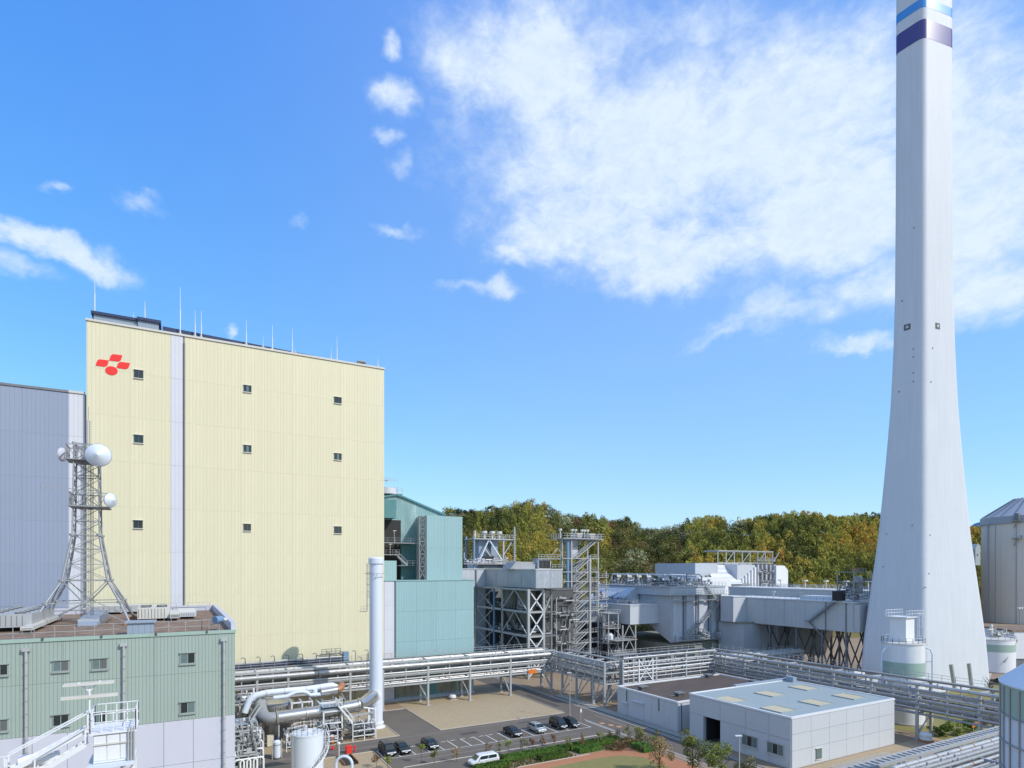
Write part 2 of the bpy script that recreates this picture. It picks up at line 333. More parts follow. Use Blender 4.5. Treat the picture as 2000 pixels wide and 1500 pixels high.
def ladder(mb, p, top, ax, w=.45, cage=True):
    p = Vector(p); ax = Vector(ax); H = top-p.z; out = Vector((ax.y, -ax.x, 0))
    for s in (-1, 1): mb.beam(p+ax*s*w/2, p+ax*s*w/2+Vector((0,0,H)), .05)
    k = 0
    while k < H: mb.beam(p-ax*w/2+Vector((0,0,k)), p+ax*w/2+Vector((0,0,k)), .035); k += .4
    if cage:
        z = 2.5
        while z < H:
            c = p+Vector((0,0,z)); ring = [c+ax*w/2, c+ax*w*.8+out*.4, c+out*.75, c-ax*w*.8+out*.4, c-ax*w/2]
            for a, b in zip(ring[:-1], ring[1:]): mb.beam(a, b, .04)
            z += 1.2
        for t in (c0 for c0 in (ax*w*.8+out*.4, out*.75, -ax*w*.8+out*.4)): mb.beam(p+t+Vector((0,0,2.5)), p+t+Vector((0,0,H)), .035)
def xbrace(mb, p, q, z0, z1, w=.16, mode='x'):
    p = Vector(p); q = Vector(q); a = Vector((p.x,p.y,z0)); b = Vector((q.x,q.y,z1)); c = Vector((q.x,q.y,z0)); d = Vector((p.x,p.y,z1))
    if mode == 'x': mb.beam(a, b, w); mb.beam(c, d, w)
    elif mode == 'v': m = (d+b)/2; mb.beam(a, m, w); mb.beam(c, m, w)
    elif mode == '/': mb.beam(a, b, w)
    elif mode == '\\': mb.beam(c, d, w)
def wall_panels(parent, mat, axis, c, a0, a1, z0, z1, na, nz, gap=.05, t=.08, sgn=-1, holes=(), name='wall_panel'):
    """panels standing proud of plane (axis = const c); shared mesh; holes = list of (a0,a1,z0,z1) -> panels touching are cut by windows laid over them"""
    da = (a1-a0)/na; dz = (z1-z0)/nz; o = ORG[parent.name]; first = None
    for j in range(nz):
        for i in range(na):
            aa = a0+i*da; zz = z0+j*dz
            if first is None:
                mb = MB()
                if axis == 'v': mb.box(gap/2, da-gap/2, min(0, sgn*t), max(0, sgn*t), gap/2, dz-gap/2)
                else: mb.box(min(0, sgn*t), max(0, sgn*t), gap/2, da-gap/2, gap/2, dz-gap/2)
                ob = mb.build(name, mat, parent, local=True); first = ob
            else:
                ob = first.copy(); col.objects.link(ob); ob.parent = parent
            ob.location = Vector((aa, c, zz) if axis == 'v' else (c, aa, zz))-o
def window(parent, axis, c, a0, a1, z0, z1, frame='frame', panes=('glass', 'glass'), sill=None, sgn=-1, t=.14, fw=.1):
    """frame ring + panes + sill on a wall plane; sgn = outward direction"""
    def bx(mb, p0, p1, q0, q1, d0, d1):
        lo, hi = sorted((c+sgn*d0, c+sgn*d1))
        return mb.box(p0, p1, lo, hi, q0, q1) if axis == 'v' else mb.box(lo, hi, p0, p1, q0, q1)
    fr = MB(); bx(fr, a0, a1, z1-fw, z1, .0, t); bx(fr, a0, a1, z0, z0+fw, 0, t); bx(fr, a0, a0+fw, z0+fw, z1-fw, 0, t); bx(fr, a1-fw, a1, z0+fw, z1-fw, 0, t)
    n = len(panes); wd = (a1-a0-2*fw)/n
    for i in range(1, n): bx(fr, a0+fw+wd*i-.03, a0+fw+wd*i+.03, z0+fw, z1-fw, 0, t-.005)
    fo = fr.build('window', frame, parent)
    for i, pm in enumerate(panes):
        g = MB(); bx(g, a0+fw+wd*i+(.031 if i else 0), a0+fw+wd*(i+1)-(.031 if i < n-1 else 0), z0+fw, z1-fw, .0, .095+.01*i); g.build('pane', pm, fo)
    if sill:
        s2 = MB(); bx(s2, a0-.08, a1+.08, z0-.14, z0, 0, t+.08); s2.build('sill', sill, fo)
        s2 = MB(); bx(s2, a0-.08, a1+.08, z1, z1+.07, 0, t+.12); s2.build('drip_cap', sill, fo)
    return fo
# ================================================================ GROUND
def sheet(name, mat, poly, z, kind='structure', th=0):
    mb = MB()
    if th: mb.prism([p for p in poly], 'z', z-th, z)
    else: mb.add([(x, y, z) for x, y in poly], [tuple(range(len(poly)))])
    o = mb.build(name, mat); o['kind'] = kind; return o
def rect(u0, u1, v0, v1): return [(u0, v0), (u1, v0), (u1, v1), (u0, v1)]
sheet('ground', 'soil', rect(-9000, 14000, -3000, 16000), 0)
sheet('road', 'asphalt', rect(71, 77.6, 20, 232), .012)
sheet('road', 'asphalt', rect(-10, 71, 97.7, 104.4), .012)
sheet('car_park', 'asphalt', rect(28.4, 71, 76, 97.7), .008)
sheet('driveway', 'asphalt', rect(34.9, 43, 104.4, 124.2), .010)
sheet('pavement', 'concrete', rect(77.6, 80.6, 70, 120), .016)
sheet('gravel_yard', 'gravel', rect(43, 71, 104.4, 131.5), .020)
sheet('gravel_yard', 'gravel', rect(6, 34.9, 104.4, 131.5), .020)
sheet('gravel_yard', 'gravel', rect(6, 28.2, 66, 97.7), .016)
sheet('gravel_yard', 'gravel', rect(80, 122, 44, 58), .020)
sheet('road', 'kerb', [(128,55),(300,120),(300,128),(128,66)], .012)
k = MB()
k.box(42.86,43,104.4,124.2,0,.13); k.box(34.9,35.04,104.4,124.2,0,.13); k.box(43,70.2,104.4,104.55,0,.13); k.box(20,34.9,104.4,104.55,0,.13)
k.box(28.1,28.24,66,97.7,0,.13); k.box(70.86,71,105.4,131,0,.13); k.box(20,28.1,97.56,97.7,0,.13); k.box(77.45,77.62,44,230,0,.12)
k.prism([(70.2,104.4),(71,105.4),(70.86,105.5),(70.1,104.55)], 'z', 0, .13); k.box(34.9,42.9,124.2,124.34,0,.13)
struct('kerb', k, 'kerb')
k = MB(); k.box(30,71,87.35,87.7,0,.03); struct('gutter', k, 'kerb')
mk = MB()
for i in range(17):
    u = 28.8+2.5*i
    mk.add([(u-.08,92.7,.026),(u+.08,92.7,.026),(u+.08,97.5,.026),(u-.08,97.5,.026)], [(0,1,2,3)])
mk.add([(28.7,92.6,.028),(69,92.6,.028),(69,92.76,.028),(28.7,92.76,.028)], [(0,1,2,3)])
mk.add([(70.6,84,.028),(70.75,84,.028),(70.75,97,.028),(70.6,97,.028)], [(0,1,2,3)])
for i in range(22):
    u = 28.9+1.85*i; mk.add([(u,97.1,.03),(u+.9,97.1,.03),(u+.9,97.3,.03),(u,97.3,.03)], [(0,1,2,3)])
struct('parking_lines', mk, 'line')
sheet('road_line', 'line', rect(76.9, 77.08, 44, 230), .022)
sheet('road_line', 'line', rect(71.1, 71.24, 44, 98), .022)
om = MB()
for a, b in ((71.8,93.5),(72.5,91.6),(73.1,89.9)): om.add([(a,b,.024),(a+.9,b-.3,.024),(a+1.1,b+.5,.024),(a+.2,b+.9,.024)], [(0,1,2,3)])
struct('orange_road_marking', om, 'orangeline')
for (a, b_, c, d_, m_) in ((45,48.5,99.2,100.8,'patch'),(58,66,101.5,102.3,'patch'),(72.2,73.6,110,124,'patch'),(33,47,89.6,90.4,'worn'),(50,64,89.8,90.5,'worn'),(31,60,91.5,92.1,'worn'),(52,56,87.9,89.2,'patch'),(74.6,75.6,84,100,'worn'),(8,30,100,100.9,'worn'),(20,60,102.8,103.4,'worn')):
    sheet('asphalt_patch', m_, [(a,c),(b_,c+.12),(b_-.15,d_),(a+.1,d_-.1)], .0185)
gr = MB()
for i in range(60): gr.box(77.75, 78.5, 72+.8*i, 72.7+.8*i, .0, .035)
struct('drain_cover', gr, 'darkconc')
# garden: kerb, soil, path, lawns
sheet('garden_bed', 'soil', [(40,84.2),(66,83.6),(69.5,80),(70,60),(40,60)], .018)
pth = [(44,76.4),(62.5,76.9),(65.5,75.5),(67.5,72),(68,66),(66.2,66),(65.6,71.5),(63.8,74.2),(61.8,75),(44,74.2)]
sheet('path', 'path', [(42,79),(56,79),(62.5,79.6),(66.5,79.6),(68.6,76.5),(69.3,66),(66,60),(42,60)], .024)
sheet('lawn', 'grass', [(42,76.6),(58,76.8),(62.5,76.2),(65,73.6),(65.2,66),(62,60),(42,60)], .030)
k = MB(); k.box(45,58.4,79.0,79.14,0,.12); k.box(44,66,83.9,84.05,0,.12); k.prism([(66,83.9),(69.4,80.2),(69.52,80.3),(66.1,84.05)],'z',0,.12); k.box(69.5,69.64,62,80.2,0,.12)
struct('garden_kerb', k, 'kerb')
sheet('lawn', 'grass', [(118,30),(118,66),(150,72),(178,86),(188,82),(186,66),(140,38)], .030)
sheet('lawn', 'grass', rect(70, 96, 50, 55), .030)
def crown(mb, c, rad, n, s, rng, clumps=10, up=.35, shell=.55, vert=1.0):
    """leaf faces gathered in clumps through an uneven crown"""
    cl = []
    for i in range(clumps):
        th = rng.random()*6.283; ph = math.acos(1-2*rng.random()); rr = shell+(1-shell)*rng.random()
        cl.append((math.sin(ph)*math.cos(th)*rr*rad[0], math.sin(ph)*math.sin(th)*rr*rad[1], math.cos(ph)*rr*rad[2], .30+.25*rng.random()))
    for i in range(n):
        a = cl[rng.randrange(clumps)]; q = [rng.gauss(0, 1) for _ in range(3)]; L = math.sqrt(sum(x*x for x in q)) or 1
        rr = a[3]*(.55+.5*rng.random())
        p = Vector((c[0]+a[0]+q[0]/L*rr*rad[0], c[1]+a[1]+q[1]/L*rr*rad[1], c[2]+a[2]+q[2]/L*rr*rad[2]*.85))
        nrm = Vector((q[0]/L+rng.gauss(0,.5), q[1]/L+rng.gauss(0,.5), q[2]/L+up+rng.gauss(0,.5))).normalized()
        t = nrm.orthogonal().normalized(); t.rotate(Matrix.Rotation(rng.random()*6.28, 3, nrm)); b = nrm.cross(t)
        w = s*(.6+.8*rng.random()); h = w*(.55+.3*rng.random())*vert
        mb.add([p-t*w/2, p-b*h/2, p+t*w/2, p+b*h/2], [(0,1,2,3)])
# ================================================================ HILLS AND FAR LAND
prof = [(-1400,1030),(-300,1010),(600,1000),(760,996),(835,994),(880,992),(905,986),(950,986),(1000,978),(1030,976),(1070,984),(1100,1000),(1150,1006),(1190,1008),(1225,1006),(1262,1022),(1300,1018),(1350,1010),
        (1400,1009),(1450,1014),(1500,1010),(1560,1003),(1600,1010),(1640,1018),(1690,1013),(1730,1008),(1800,1014),(1890,1028),(1960,1036),(2200,1046),(3400,1060)]
def ridge(px):
    for (a, ya), (b, yb) in zip(prof[:-1], prof[1:]):
        if a <= px <= b: return ya+(yb-ya)*(px-a)/(b-a)
    return 1060
def ZR(px):                # depth of the ridge
    t = (px-1000)/FPX; base = 430+(90 if px > 1800 else 0)-60*math.exp(-((px-1500)/260)**2)+30*math.sin(px*.006); return base/math.sqrt(1+.25*t*t)
def Z0(px): t = min(1, max(0, (px-1770)/90)); return 262+150*t*t*(3-2*t)
def hill_h(r, z):
    px = 1000+r/z*FPX
    zr = ZR(px); hr = HC+(HY-ridge(px)-4)/FPX*zr-8; z0 = Z0(px)
    if z <= zr:
        t = max(0, (z-z0)/max(1,zr-z0)); s = t*t*(3-2*t)*.55+t*.45; h = hr*s
    else: h = hr*max(.3, 1-((z-zr)/300)**1.3)
    return h+1.6*math.sin(r*.045+z*.03)*min(1, max(0, (z-z0)/60)) - (1.5 if z < z0+1 else 0)
mb = MB(); vs = []; NR, NZ = 130, 42
zs = [258+(760-258)*(j/(NZ-1))**1.15 for j in range(NZ)]
for z in zs:
    for i in range(NR):
        t = -1.9+4.1*i/(NR-1); r = t*z; w = W3(r, z, hill_h(r, z) if z > Z0(1000+t*FPX) else -2); vs.append(w)
mb.add(vs, [(j*NR+i, j*NR+i+1, (j+1)*NR+i+1, (j+1)*NR+i) for j in range(NZ-1) for i in range(NR-1)], True)
M['hillsoil'] = paint('hillside_undergrowth', (.15,.13,.05), .95, var=.4, streak=0, scale=.08)
struct('hills', mb, 'hillsoil')
# far mountain range right of the chimney, its haze blue put into the colour
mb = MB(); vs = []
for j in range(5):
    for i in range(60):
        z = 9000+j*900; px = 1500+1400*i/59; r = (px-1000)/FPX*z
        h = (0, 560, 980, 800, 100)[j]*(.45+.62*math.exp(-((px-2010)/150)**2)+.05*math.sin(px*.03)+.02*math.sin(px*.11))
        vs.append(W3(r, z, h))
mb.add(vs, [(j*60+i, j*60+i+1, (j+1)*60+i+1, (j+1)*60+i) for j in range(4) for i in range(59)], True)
M['farhill'] = paint('haze_tinted_range', (.045,.11,.22), .95, var=.1, streak=0, scale=.002)
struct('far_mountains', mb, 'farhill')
# --- woodland on the hill: one mass of bamboo and brush, plus the trees that stand out as trees of their own
rng = np.random.default_rng(4)
def wood(name, spots, cols, shape, label, cat):
    """spots: (n,3) bases; every clump a burst of small leaf faces, colours per face stored as an attribute"""
    P = []; C = []
    for (x, y, z), c, (w, h, n, s, droop) in zip(spots, cols, shape):
        th = rng.random(n)*6.283; k = rng.random(n)**.8
        rad = w*(np.sin(np.pi*np.clip(k*.82+.12, 0, 1))**.8)*(.55+.5*rng.random(n))
        cx = x+np.cos(th)*rad; cy = y+np.sin(th)*rad; cz = z+h*(.15+.85*k)+rng.normal(0, .3, n)
        d = np.stack([np.cos(th)*(1-k*.7), np.sin(th)*(1-k*.7), .4+k*.9+rng.normal(0,.25,n)], 1); d += rng.normal(0,.22,(n,3)); d /= np.linalg.norm(d,axis=1)[:,None]
        t = np.cross(d, rng.normal(0,1,(n,3))); t /= np.linalg.norm(t,axis=1)[:,None]
        b = np.cross(d, t); b[:,2] = np.abs(b[:,2])*1.0+droop; b /= np.linalg.norm(b,axis=1)[:,None]
        ss = s*(.6+.8*rng.random(n))[:,None]; c0 = np.stack([cx,cy,cz],1)
        q = np.stack([c0-t*ss*.5, c0-b*ss*.6, c0+t*ss*.5, c0+b*ss*(.6+droop)], 1)
        P.append(q.reshape(-1,3)); cc = np.ones((n,4)); cc[:,:3] = np.array(c)[None,:]*(.86+.28*rng.random((n,1))); C.append(cc)
    P = np.concatenate(P); C = np.concatenate(C); n = len(P)//4
    me = bpy.data.meshes.new(name); me.vertices.add(len(P)); me.vertices.foreach_set('co', P.ravel())
    me.loops.add(len(P)); me.loops.foreach_set('vertex_index', np.arange(len(P))); me.polygons.add(n)
    me.polygons.foreach_set('loop_start', np.arange(n)*4); me.update(calc_edges=True)
    at_ = me.attributes.new('leaf_colour', 'FLOAT_COLOR', 'FACE'); at_.data.foreach_set('color', C.ravel())
    me.materials.append(M['woodleaf']); o = bpy.data.objects.new(name, me); col.objects.link(o); o['kind'] = 'stuff'; o['label'] = label; o['category'] = cat
    return o
m = bpy.data.materials.new('woodland_leaves'); m.use_nodes = True; t = m.node_tree; b = t.nodes['Principled BSDF']; b.inputs['Roughness'].default_value = .8; b.inputs['Specular IOR Level'].default_value = .1
a = t.nodes.new('ShaderNodeAttribute'); a.attribute_name = 'leaf_colour'; t.links.new(a.outputs['Color'], b.inputs['Base Color'])
trn = t.nodes.new('ShaderNodeBsdfTranslucent'); t.links.new(a.outputs['Color'], trn.inputs[0]); mxs = t.nodes.new('ShaderNodeMixShader'); mxs.inputs[0].default_value = .3
t.links.new(b.outputs[0], mxs.inputs[1]); t.links.new(trn.outputs[0], mxs.inputs[2]); t.links.new(mxs.outputs[0], t.nodes['Material Output'].inputs[0]); M['woodleaf'] = m
def wpx(px, z): r = (px-1000)/FPX*z; return W3(r, z, hill_h(r, z))
pal = dict(gold=(.50,.40,.085), ygreen=(.36,.345,.08), dark=(.10,.12,.04), mid=(.24,.24,.06), ochre=(.56,.34,.08), redb=(.36,.18,.10), pale=(.44,.42,.20), brown=(.34,.27,.13))
spots, cols_, shp = [], [], []
rr = random.Random(11)
def field(px, fz):          # rough map of what grows where: bamboo groves and darker broadleaf wood
    n = math.sin(px*.017+fz*7)+math.sin(px*.041-fz*5)*.6+rr.gauss(0,.45)
    if px > 1340: return 'bamboo' if n > -.75 else 'dark'
    if 930 < px < 1190 and .15 < fz < .85: return 'bamboo' if n > -.35 else 'mid'
    return 'broad'
for i in range(5600):
    px = rr.uniform(500, 2150) if i % 5 else rr.uniform(-900, 3300)
    fz = rr.random()**.9; zr = ZR(px); z = Z0(px)+6+(zr+14-Z0(px)-6)*fz
    w = wpx(px, z); k = field(px, fz)
    if k == 'bamboo':
        hue = math.sin(px*.031+fz*9)+math.sin(px*.013-fz*14+1)+rr.gauss(0,.6); c = 'ochre' if hue > 1.5 and rr.random() < .6 else 'gold' if hue > .3 else 'ygreen' if hue > -1.0 else 'mid' if hue > -1.9 else 'dark'; s = (2.0+rr.random()*1.4, 8.5+rr.random()*4, 150, .58, .9)
    elif k == 'broad':
        c = rr.choices(['dark','mid','ygreen','brown','pale','redb'], [5,4,1.5,1.6,.8,.5])[0]; s = (3.0+rr.random()*2, 6+rr.random()*3, 175, .58, .0)
    else:
        c = rr.choices(['dark','mid'], [3,2])[0]; s = (2.6+rr.random()*1.6, 7+rr.random()*3, 150, .58, .1)
    spots.append((w.x, w.y, w.z-.5)); cols_.append(pal[c]); shp.append(s)
wood('woodland', spots, cols_, shp, 'mass of bamboo and brush covering the hillside behind the plant', 'woodland')
def tree_kind(seed, cr, cg, mat, n=420, s=.78, clumps=16, trunk=True):
    rg = random.Random(seed); c = MB(); crown(c, (0,0,cr[2]*.55+cg), cr, n, s, rg, clumps, up=.5)
    t_ = MB(); t_.tube((0,0,-1), (0,0,cg+cr[2]*.4), .35, 6, .15)
    for i in range(5):
        a_ = rg.random()*6.28; t_.tube((0,0,cg*.7), (math.cos(a_)*cr[0]*.5, math.sin(a_)*cr[1]*.5, cg+cr[2]*.5), .14, 5, .05)
    return c, t_
kinds = {}
for nm, (cr, cg, c1, c2, n) in dict(
        round_tree=((5,5,4.2),3.5,(.09,.11,.035),(.20,.20,.06),900), yellow_tree=((4.6,4.6,4),3.5,(.20,.20,.05),(.33,.28,.08),800),
        red_tree=((4,4,3.4),3.2,(.20,.08,.055),(.30,.15,.09),700), pale_tree=((4.6,4.6,3.6),3.4,(.22,.22,.11),(.34,.33,.19),700),
        pine_tree=((4.6,4.6,2.4),6.5,(.02,.045,.015),(.045,.075,.028),600), pink_tree=((3.2,3.2,3.0),3.0,(.42,.22,.24),(.55,.36,.38),380)).items():
    c_, t_ = tree_kind(hash(nm) % 97 if False else len(nm)*7+n, cr, cg, None, n)
    kinds[nm] = (c_.build('crown', leafmat(nm+'_leaves', c1, c2)).data, t_.build('trunk', 'bark').data)
for o in [o for o in bpy.data.objects if o.name.startswith(('crown', 'trunk'))]: bpy.data.objects.remove(o)
wild = []
def hill_tree(kind, px, fz, sc, label, group, dz=0):
    zr = ZR(px); w = wpx(px, Z0(px)+6+(zr-Z0(px)-6)*fz); w.z -= .6
    nm = {'round_tree':'broadleaf_tree','yellow_tree':'broadleaf_tree','red_tree':'broadleaf_tree','pale_tree':'broadleaf_tree','pink_tree':'cherry_tree'}.get(kind, kind)
    o = thing(nm, label if isinstance(label, str) else 'tree', 'tree', w, group); o.scale = (sc, sc, sc*rr.uniform(.9,1.15)); o.rotation_euler.z = rr.random()*6.28
    if isinstance(label, tuple): wild.append((label, px, o))
    for n_, me in zip(('crown','trunk'), kinds[kind]):
        c = bpy.data.objects.new(n_, me); col.objects.link(c); c.parent = o
hill_tree('pine_tree', 896, .99, 1.0, 'dark layered pine sticking up on the ridge just right of the teal building', None)
hill_tree('pine_tree', 918, .97, .9, 'dark pine beside the taller ridge pine, on its right', None)
hill_tree('pink_tree', 1236, .20, 1.0, 'pink blossoming cherry tree low on the hill right of the stair tower', None)
hill_tree('red_tree', 1058, .99, 1.0, 'reddish tree on the very top of the left hill', None)
hill_tree('pale_tree', 1030, .98, 1.1, 'pale green tree crowning the left hilltop', None)
hill_tree('red_tree', 845, .97, .9, 'dark red tree on the ridge above the sloping teal roof', None)
hill_tree('pale_tree', 1104, .80, 1.25, 'pale olive round tree on the right shoulder of the left hill', None)
hill_tree('red_tree', 1124, .86, .95, 'brick-red tree beside the pale round tree on the hill shoulder', None)
hill_tree('yellow_tree', 1160, .66, 1.45, 'large orange-tinged round tree just right of the stair tower top', None)
hill_tree('yellow_tree', 884, .72, 1.0, 'bright green bush on the slope above the teal block corner', None)
hill_tree('yellow_tree', 956, .70, .9, 'bright yellow-green round tree in the upper left hillside', None)
hill_tree('yellow_tree', 1330, .08, 1.1, 'yellow-green bush directly behind the transformer-topped casing', None)
hill_tree('pale_tree', 1242, .48, 1.3, 'olive round tree in the saddle between the hills, above the pink cherry', None)
used = [(896,.99),(1236,.2),(1058,.99),(1030,.98),(1104,.8),(1160,.66),(1242,.48)]
for i in range(132):
    px = rr.uniform(1110, 1350) if i < 62 else rr.uniform(835, 1110) if i < 84 else rr.uniform(1340, 1880); fz = rr.uniform(.05, 1.0)
    if px > 1350 or px < 1110: fz = rr.choice([rr.uniform(.0,.25), rr.uniform(.86,1)])
    if any(abs(px-a) < 14 and abs(fz-b) < .12 for a, b in used): continue
    used.append((px, fz))
    kd = rr.choices(['round_tree','yellow_tree','pale_tree','red_tree'], [6,2,1.6,.7 if px < 1350 else .1])[0]
    desc = {'round_tree':'dark green round-crowned tree','yellow_tree':'yellowish green round tree','pale_tree':'pale olive tree','red_tree':'reddish brown tree'}[kd]
    zone = 'in the saddle between the two hills' if 1110 <= px < 1350 else 'on the left hill behind the steel frames' if px < 1110 else 'on the right hill towards the chimney'
    tier = 'lower' if fz < .34 else 'middle' if fz < .68 else 'top'
    sub = 'left of the stair tower' if px < 1000 else 'behind the stair tower' if px < 1180 else 'above the transformer row' if px < 1290 else 'left of the crane frame' if px < 1400 else 'behind the crane frame' if px < 1520 else 'above the long duct' if px < 1660 else 'beside the chimney' if px < 1740 else 'hidden by the chimney'
    hill_tree(kd, px, fz, rr.uniform(.75, 1.25), (desc, tier, sub), 'trees standing out on the wooded hill')
od = ['first','second','third','fourth','fifth','sixth','seventh','eighth','ninth','tenth','eleventh','twelfth']
for key in sorted(set(w_[0] for w_ in wild)):
    L_ = sorted([(px, o) for k_, px, o in wild if k_ == key], key=lambda q_: q_[0])
    for i, (px, o) in enumerate(L_): o['label'] = f'{key[0]} on the {key[1]} slope {key[2]}' + (f', {od[i]} from left' if len(L_) > 1 else '')
# ================================================================ BOILER HOUSE (yellow)
VF = 132.5
uL, uR = onV(169,700,VF).x, onV(750,900,VF).x
us0, us1, us2 = onV(333,900,VF).x, onV(357.5,900,VF).x, onV(360.5,900,VF).x
TOP = 75.0
bh = thing('boiler_house', 'tall windowed boiler house clad in pale yellow sheeting with a red emblem', 'building', ((uL+uR)/2, VF, 0))
mb = MB(); mb.box(uL, uR, VF, VF+46, 0, TOP); mb.build('wall', 'yellow', bh)
zc = [0]+[8.2+8.35*i for i in range(8)]+[TOP-.02]
for a, b_, n in ((uL, us0, 2), (us2, uR, 4)):
    for z0, z1 in zip(zc[:-1], zc[1:]): wall_panels(bh, 'yellow', 'v', VF, a, b_, z0, z1, n, 1, gap=.014, t=.09)
for z0, z1 in zip(zc[:-1], zc[1:]): wall_panels(bh, 'strip', 'v', VF, us0, us1, z0, z1, 1, 1, gap=.03, t=.11)
mb = MB(); mb.box(us1+.04, us2-.02, VF-.05, VF, 0, TOP); mb.build('joint', 'frame', bh)
mb = MB(); mb.tube((us1+.2, VF-.25, 0), (us1+.2, VF-.25, TOP-1.2), .14, 8); mb.build('downpipe', 'midsteel', bh)
mb = MB(); mb.box(uL-.15, uR+.15, VF-.30, VF+.25, TOP, TOP+.38); mb.box(uL-.15, uL+.2, VF+.25, VF+46, TOP, TOP+.38); mb.box(uR-.2, uR+.15, VF+.25, VF+46, TOP, TOP+.38); mb.build('roof_coping', 'sill', bh)
mb = MB(); mb.box(uL+.2, uR-.2, VF+.25, VF+45.8, TOP, TOP+.06); mb.build('roof', 'concrete', bh)
WY = [(262,280,722,740,'g'),(262,280,849,866,'g'),(261,279,1016,1032,'g'),(476,491,752,767,'gl'),(476,491,869,884,'gl'),(476,490,1023,1037,'g'),(653,667,775,789,'g'),(653,667,885,899,'gl'),(653,667,1028,1042,'g')]
for x0, x1, y0, y1, k_ in WY:
    a = onV(x0, y0, VF-.1); b = onV(x1, y1, VF-.1)
    window(bh, 'v', VF-.09, a.x, b.x, b.z, a.z, 'frame', ('glass','glass') if k_ == 'g' else ('glass','glassl','glass'), 'sill', t=.16, fw=.05)
# louvred penthouse and ridge monitor on the roof
pa, pb, pc = onV(183,640,136).x, onV(270,640,136).x, onV(310,640,136).x
hA = onV(182,608,136).z; 
mb = MB(); mb.box(pa, pb, 136, 150, TOP+.06, hA-.5); mb.box(pb, pc, 135.6, 149, TOP+.06, onV(312,630,136).z-.4); ph = mb.build('penthouse', 'bluegrey', bh)
mb = MB(); mb.box(pa-.4, pb, 135.6, 150.4, hA-.5, hA); mb.box(pb-.2, pc+.4, 135.2, 149.4, onV(312,630,136).z-.4, onV(312,630,136).z+.15); mb.build('roof', 'navytrim', ph)
a = onV(250,636,135.9); b = onV(264,645,135.9); mb = MB(); mb.box(a.x, b.x, 135.8, 135.98, TOP+.5, a.z); mb.build('vent', 'glass', ph)
ra, rb = onV(318,650,140).x, onV(655,700,140).x
ra, rb = onV(318,650,135.5).x, onV(655,700,135.5).x
mb = MB(); mb.add([(ra,135,TOP+.06),(rb,135,TOP+.06),(rb,135,TOP+1.25),(ra,135,TOP+2.2),(ra,138,TOP+.06),(rb,138,TOP+.06),(rb,138,TOP+1.25),(ra,138,TOP+2.2)],[(0,1,2,3),(7,6,5,4),(0,4,5,1),(1,5,6,2),(2,6,7,3),(3,7,4,0)]); mb.build('roof_ridge', 'navytrim', bh)
a = onV(313,645,137); mb = MB(); mb.lathe((a.x,137,TOP+.06), [(0,1.5),(.5,1.4),(.75,1.0),(.75,.7),(.5,.7),(.5,0)], 12); mb.build('roof_vent', 'pale', bh)
# emblem, flat painted metal shapes
def bez(p0, c, p1, n=6): return [((1-t)**2*p0[0]+2*t*(1-t)*c[0]+t*t*p1[0], (1-t)**2*p0[1]+2*t*(1-t)*c[1]+t*t*p1[1]) for t in [i/n for i in range(n+1)]]
def zz(p): return (150+p[0]/6.667, 580+p[1]/6.667)
leaf = [[(422,826)]+bez((438,775),(448,747),(482,745))+[(593,758)]+bez((577,812),(568,840),(535,840)),
        [(244,892)]+bez((262,840),(275,810),(308,812))+[(418,826)]+bez((402,880),(392,908),(352,908)),
        [(517,922)]+bez((535,870),(548,845),(580,846))+[(694,860)]+bez((678,910),(668,938),(630,940)),
        [(451+82*math.cos(t)+0, 960+58*math.sin(t)+8*math.cos(t)) for t in [i*2*math.pi/28 for i in range(28)]]]
em = thing('emblem', 'red emblem of three leaf shapes over an oval, high on the yellow wall', 'logo', (onV(220,715,VF-.14).x, VF-.14, onV(220,715,VF-.14).z))
for i, L in enumerate(leaf):
    pts = [onV(*zz(p), VF-.14) for p in L]; mb = MB(); n = len(pts)
    vs = [(p.x, VF-.16, p.z) for p in pts]+[(p.x, VF-.095, p.z) for p in pts]
    mb.add(vs, [tuple(range(n)), tuple(range(2*n-1, n-1, -1))]+[(j, n+j, n+(j+1) % n, (j+1) % n) for j in range(n)]); mb.build('emblem_oval' if i == 3 else 'emblem_leaf', 'emblem', em)
rods = [(185,543,610,'on the left end of the dark-roofed penthouse',0),(261,609,618,'short one in the middle of the penthouse roof',1),(283,588,622,'on the right part of the penthouse roof',0),(352,560,655,'tallest one, right above the white wall strip',0),
        (381,606,657,'left one of the pair right of the tallest rod',0),(393,607,658,'right one of the pair right of the tallest rod',0),(481,625,672,'above the first wall panels right of the pair',0),(514,655,678,'short thin one between two taller rods',1),
        (532,634,680,'right of the short thin one',0),(571,640,687,'with a short stub beside its foot',0),(577,681,690,'very short stub beside a tall rod',1),(647,676,703,'short one beside the last tall rod',1),(658,657,703,'last tall one towards the right end',0),(738,698,717,'stubby one at the right corner of the roof',0)]
for px, y0, y1, lb, thin in rods:
    v = 137 if px < 290 else 134.2; a = onV(px, y0, v); b = onV(px, y1, v); base = TOP+.06 if px >= 290 else (hA if px < 270 else onV(312,630,136).z+.1)
    t_ = thing('lightning_rod', 'lightning rod on the yellow building, '+lb, 'lightning rod', (a.x, v, base), 'lightning rods on the yellow building')
    w = .07 if thin else .12; h = a.z-base
    mb = MB(); mb.tube((0,0,0), (0,0,h*.55), w, 6); mb.tube((0,0,h*.55), (0,0,h), w*.6, 6, w*.3); mb.build('mast', 'dish', t_, local=True)
    mb = MB()
    for s1, s2 in ((1,0),(-1,0),(0,1)): mb.beam((s1*.9, s2*.9, 0), (0,0,1.4), .07)
    if px > 290: mb.build('stay', 'sill', t_, local=True)
    mb = MB(); mb.box(-.3,.3,-.3,.3,0,.12); mb.build('base', 'concrete', t_, local=True)
u = onV(706,712,134.5).x
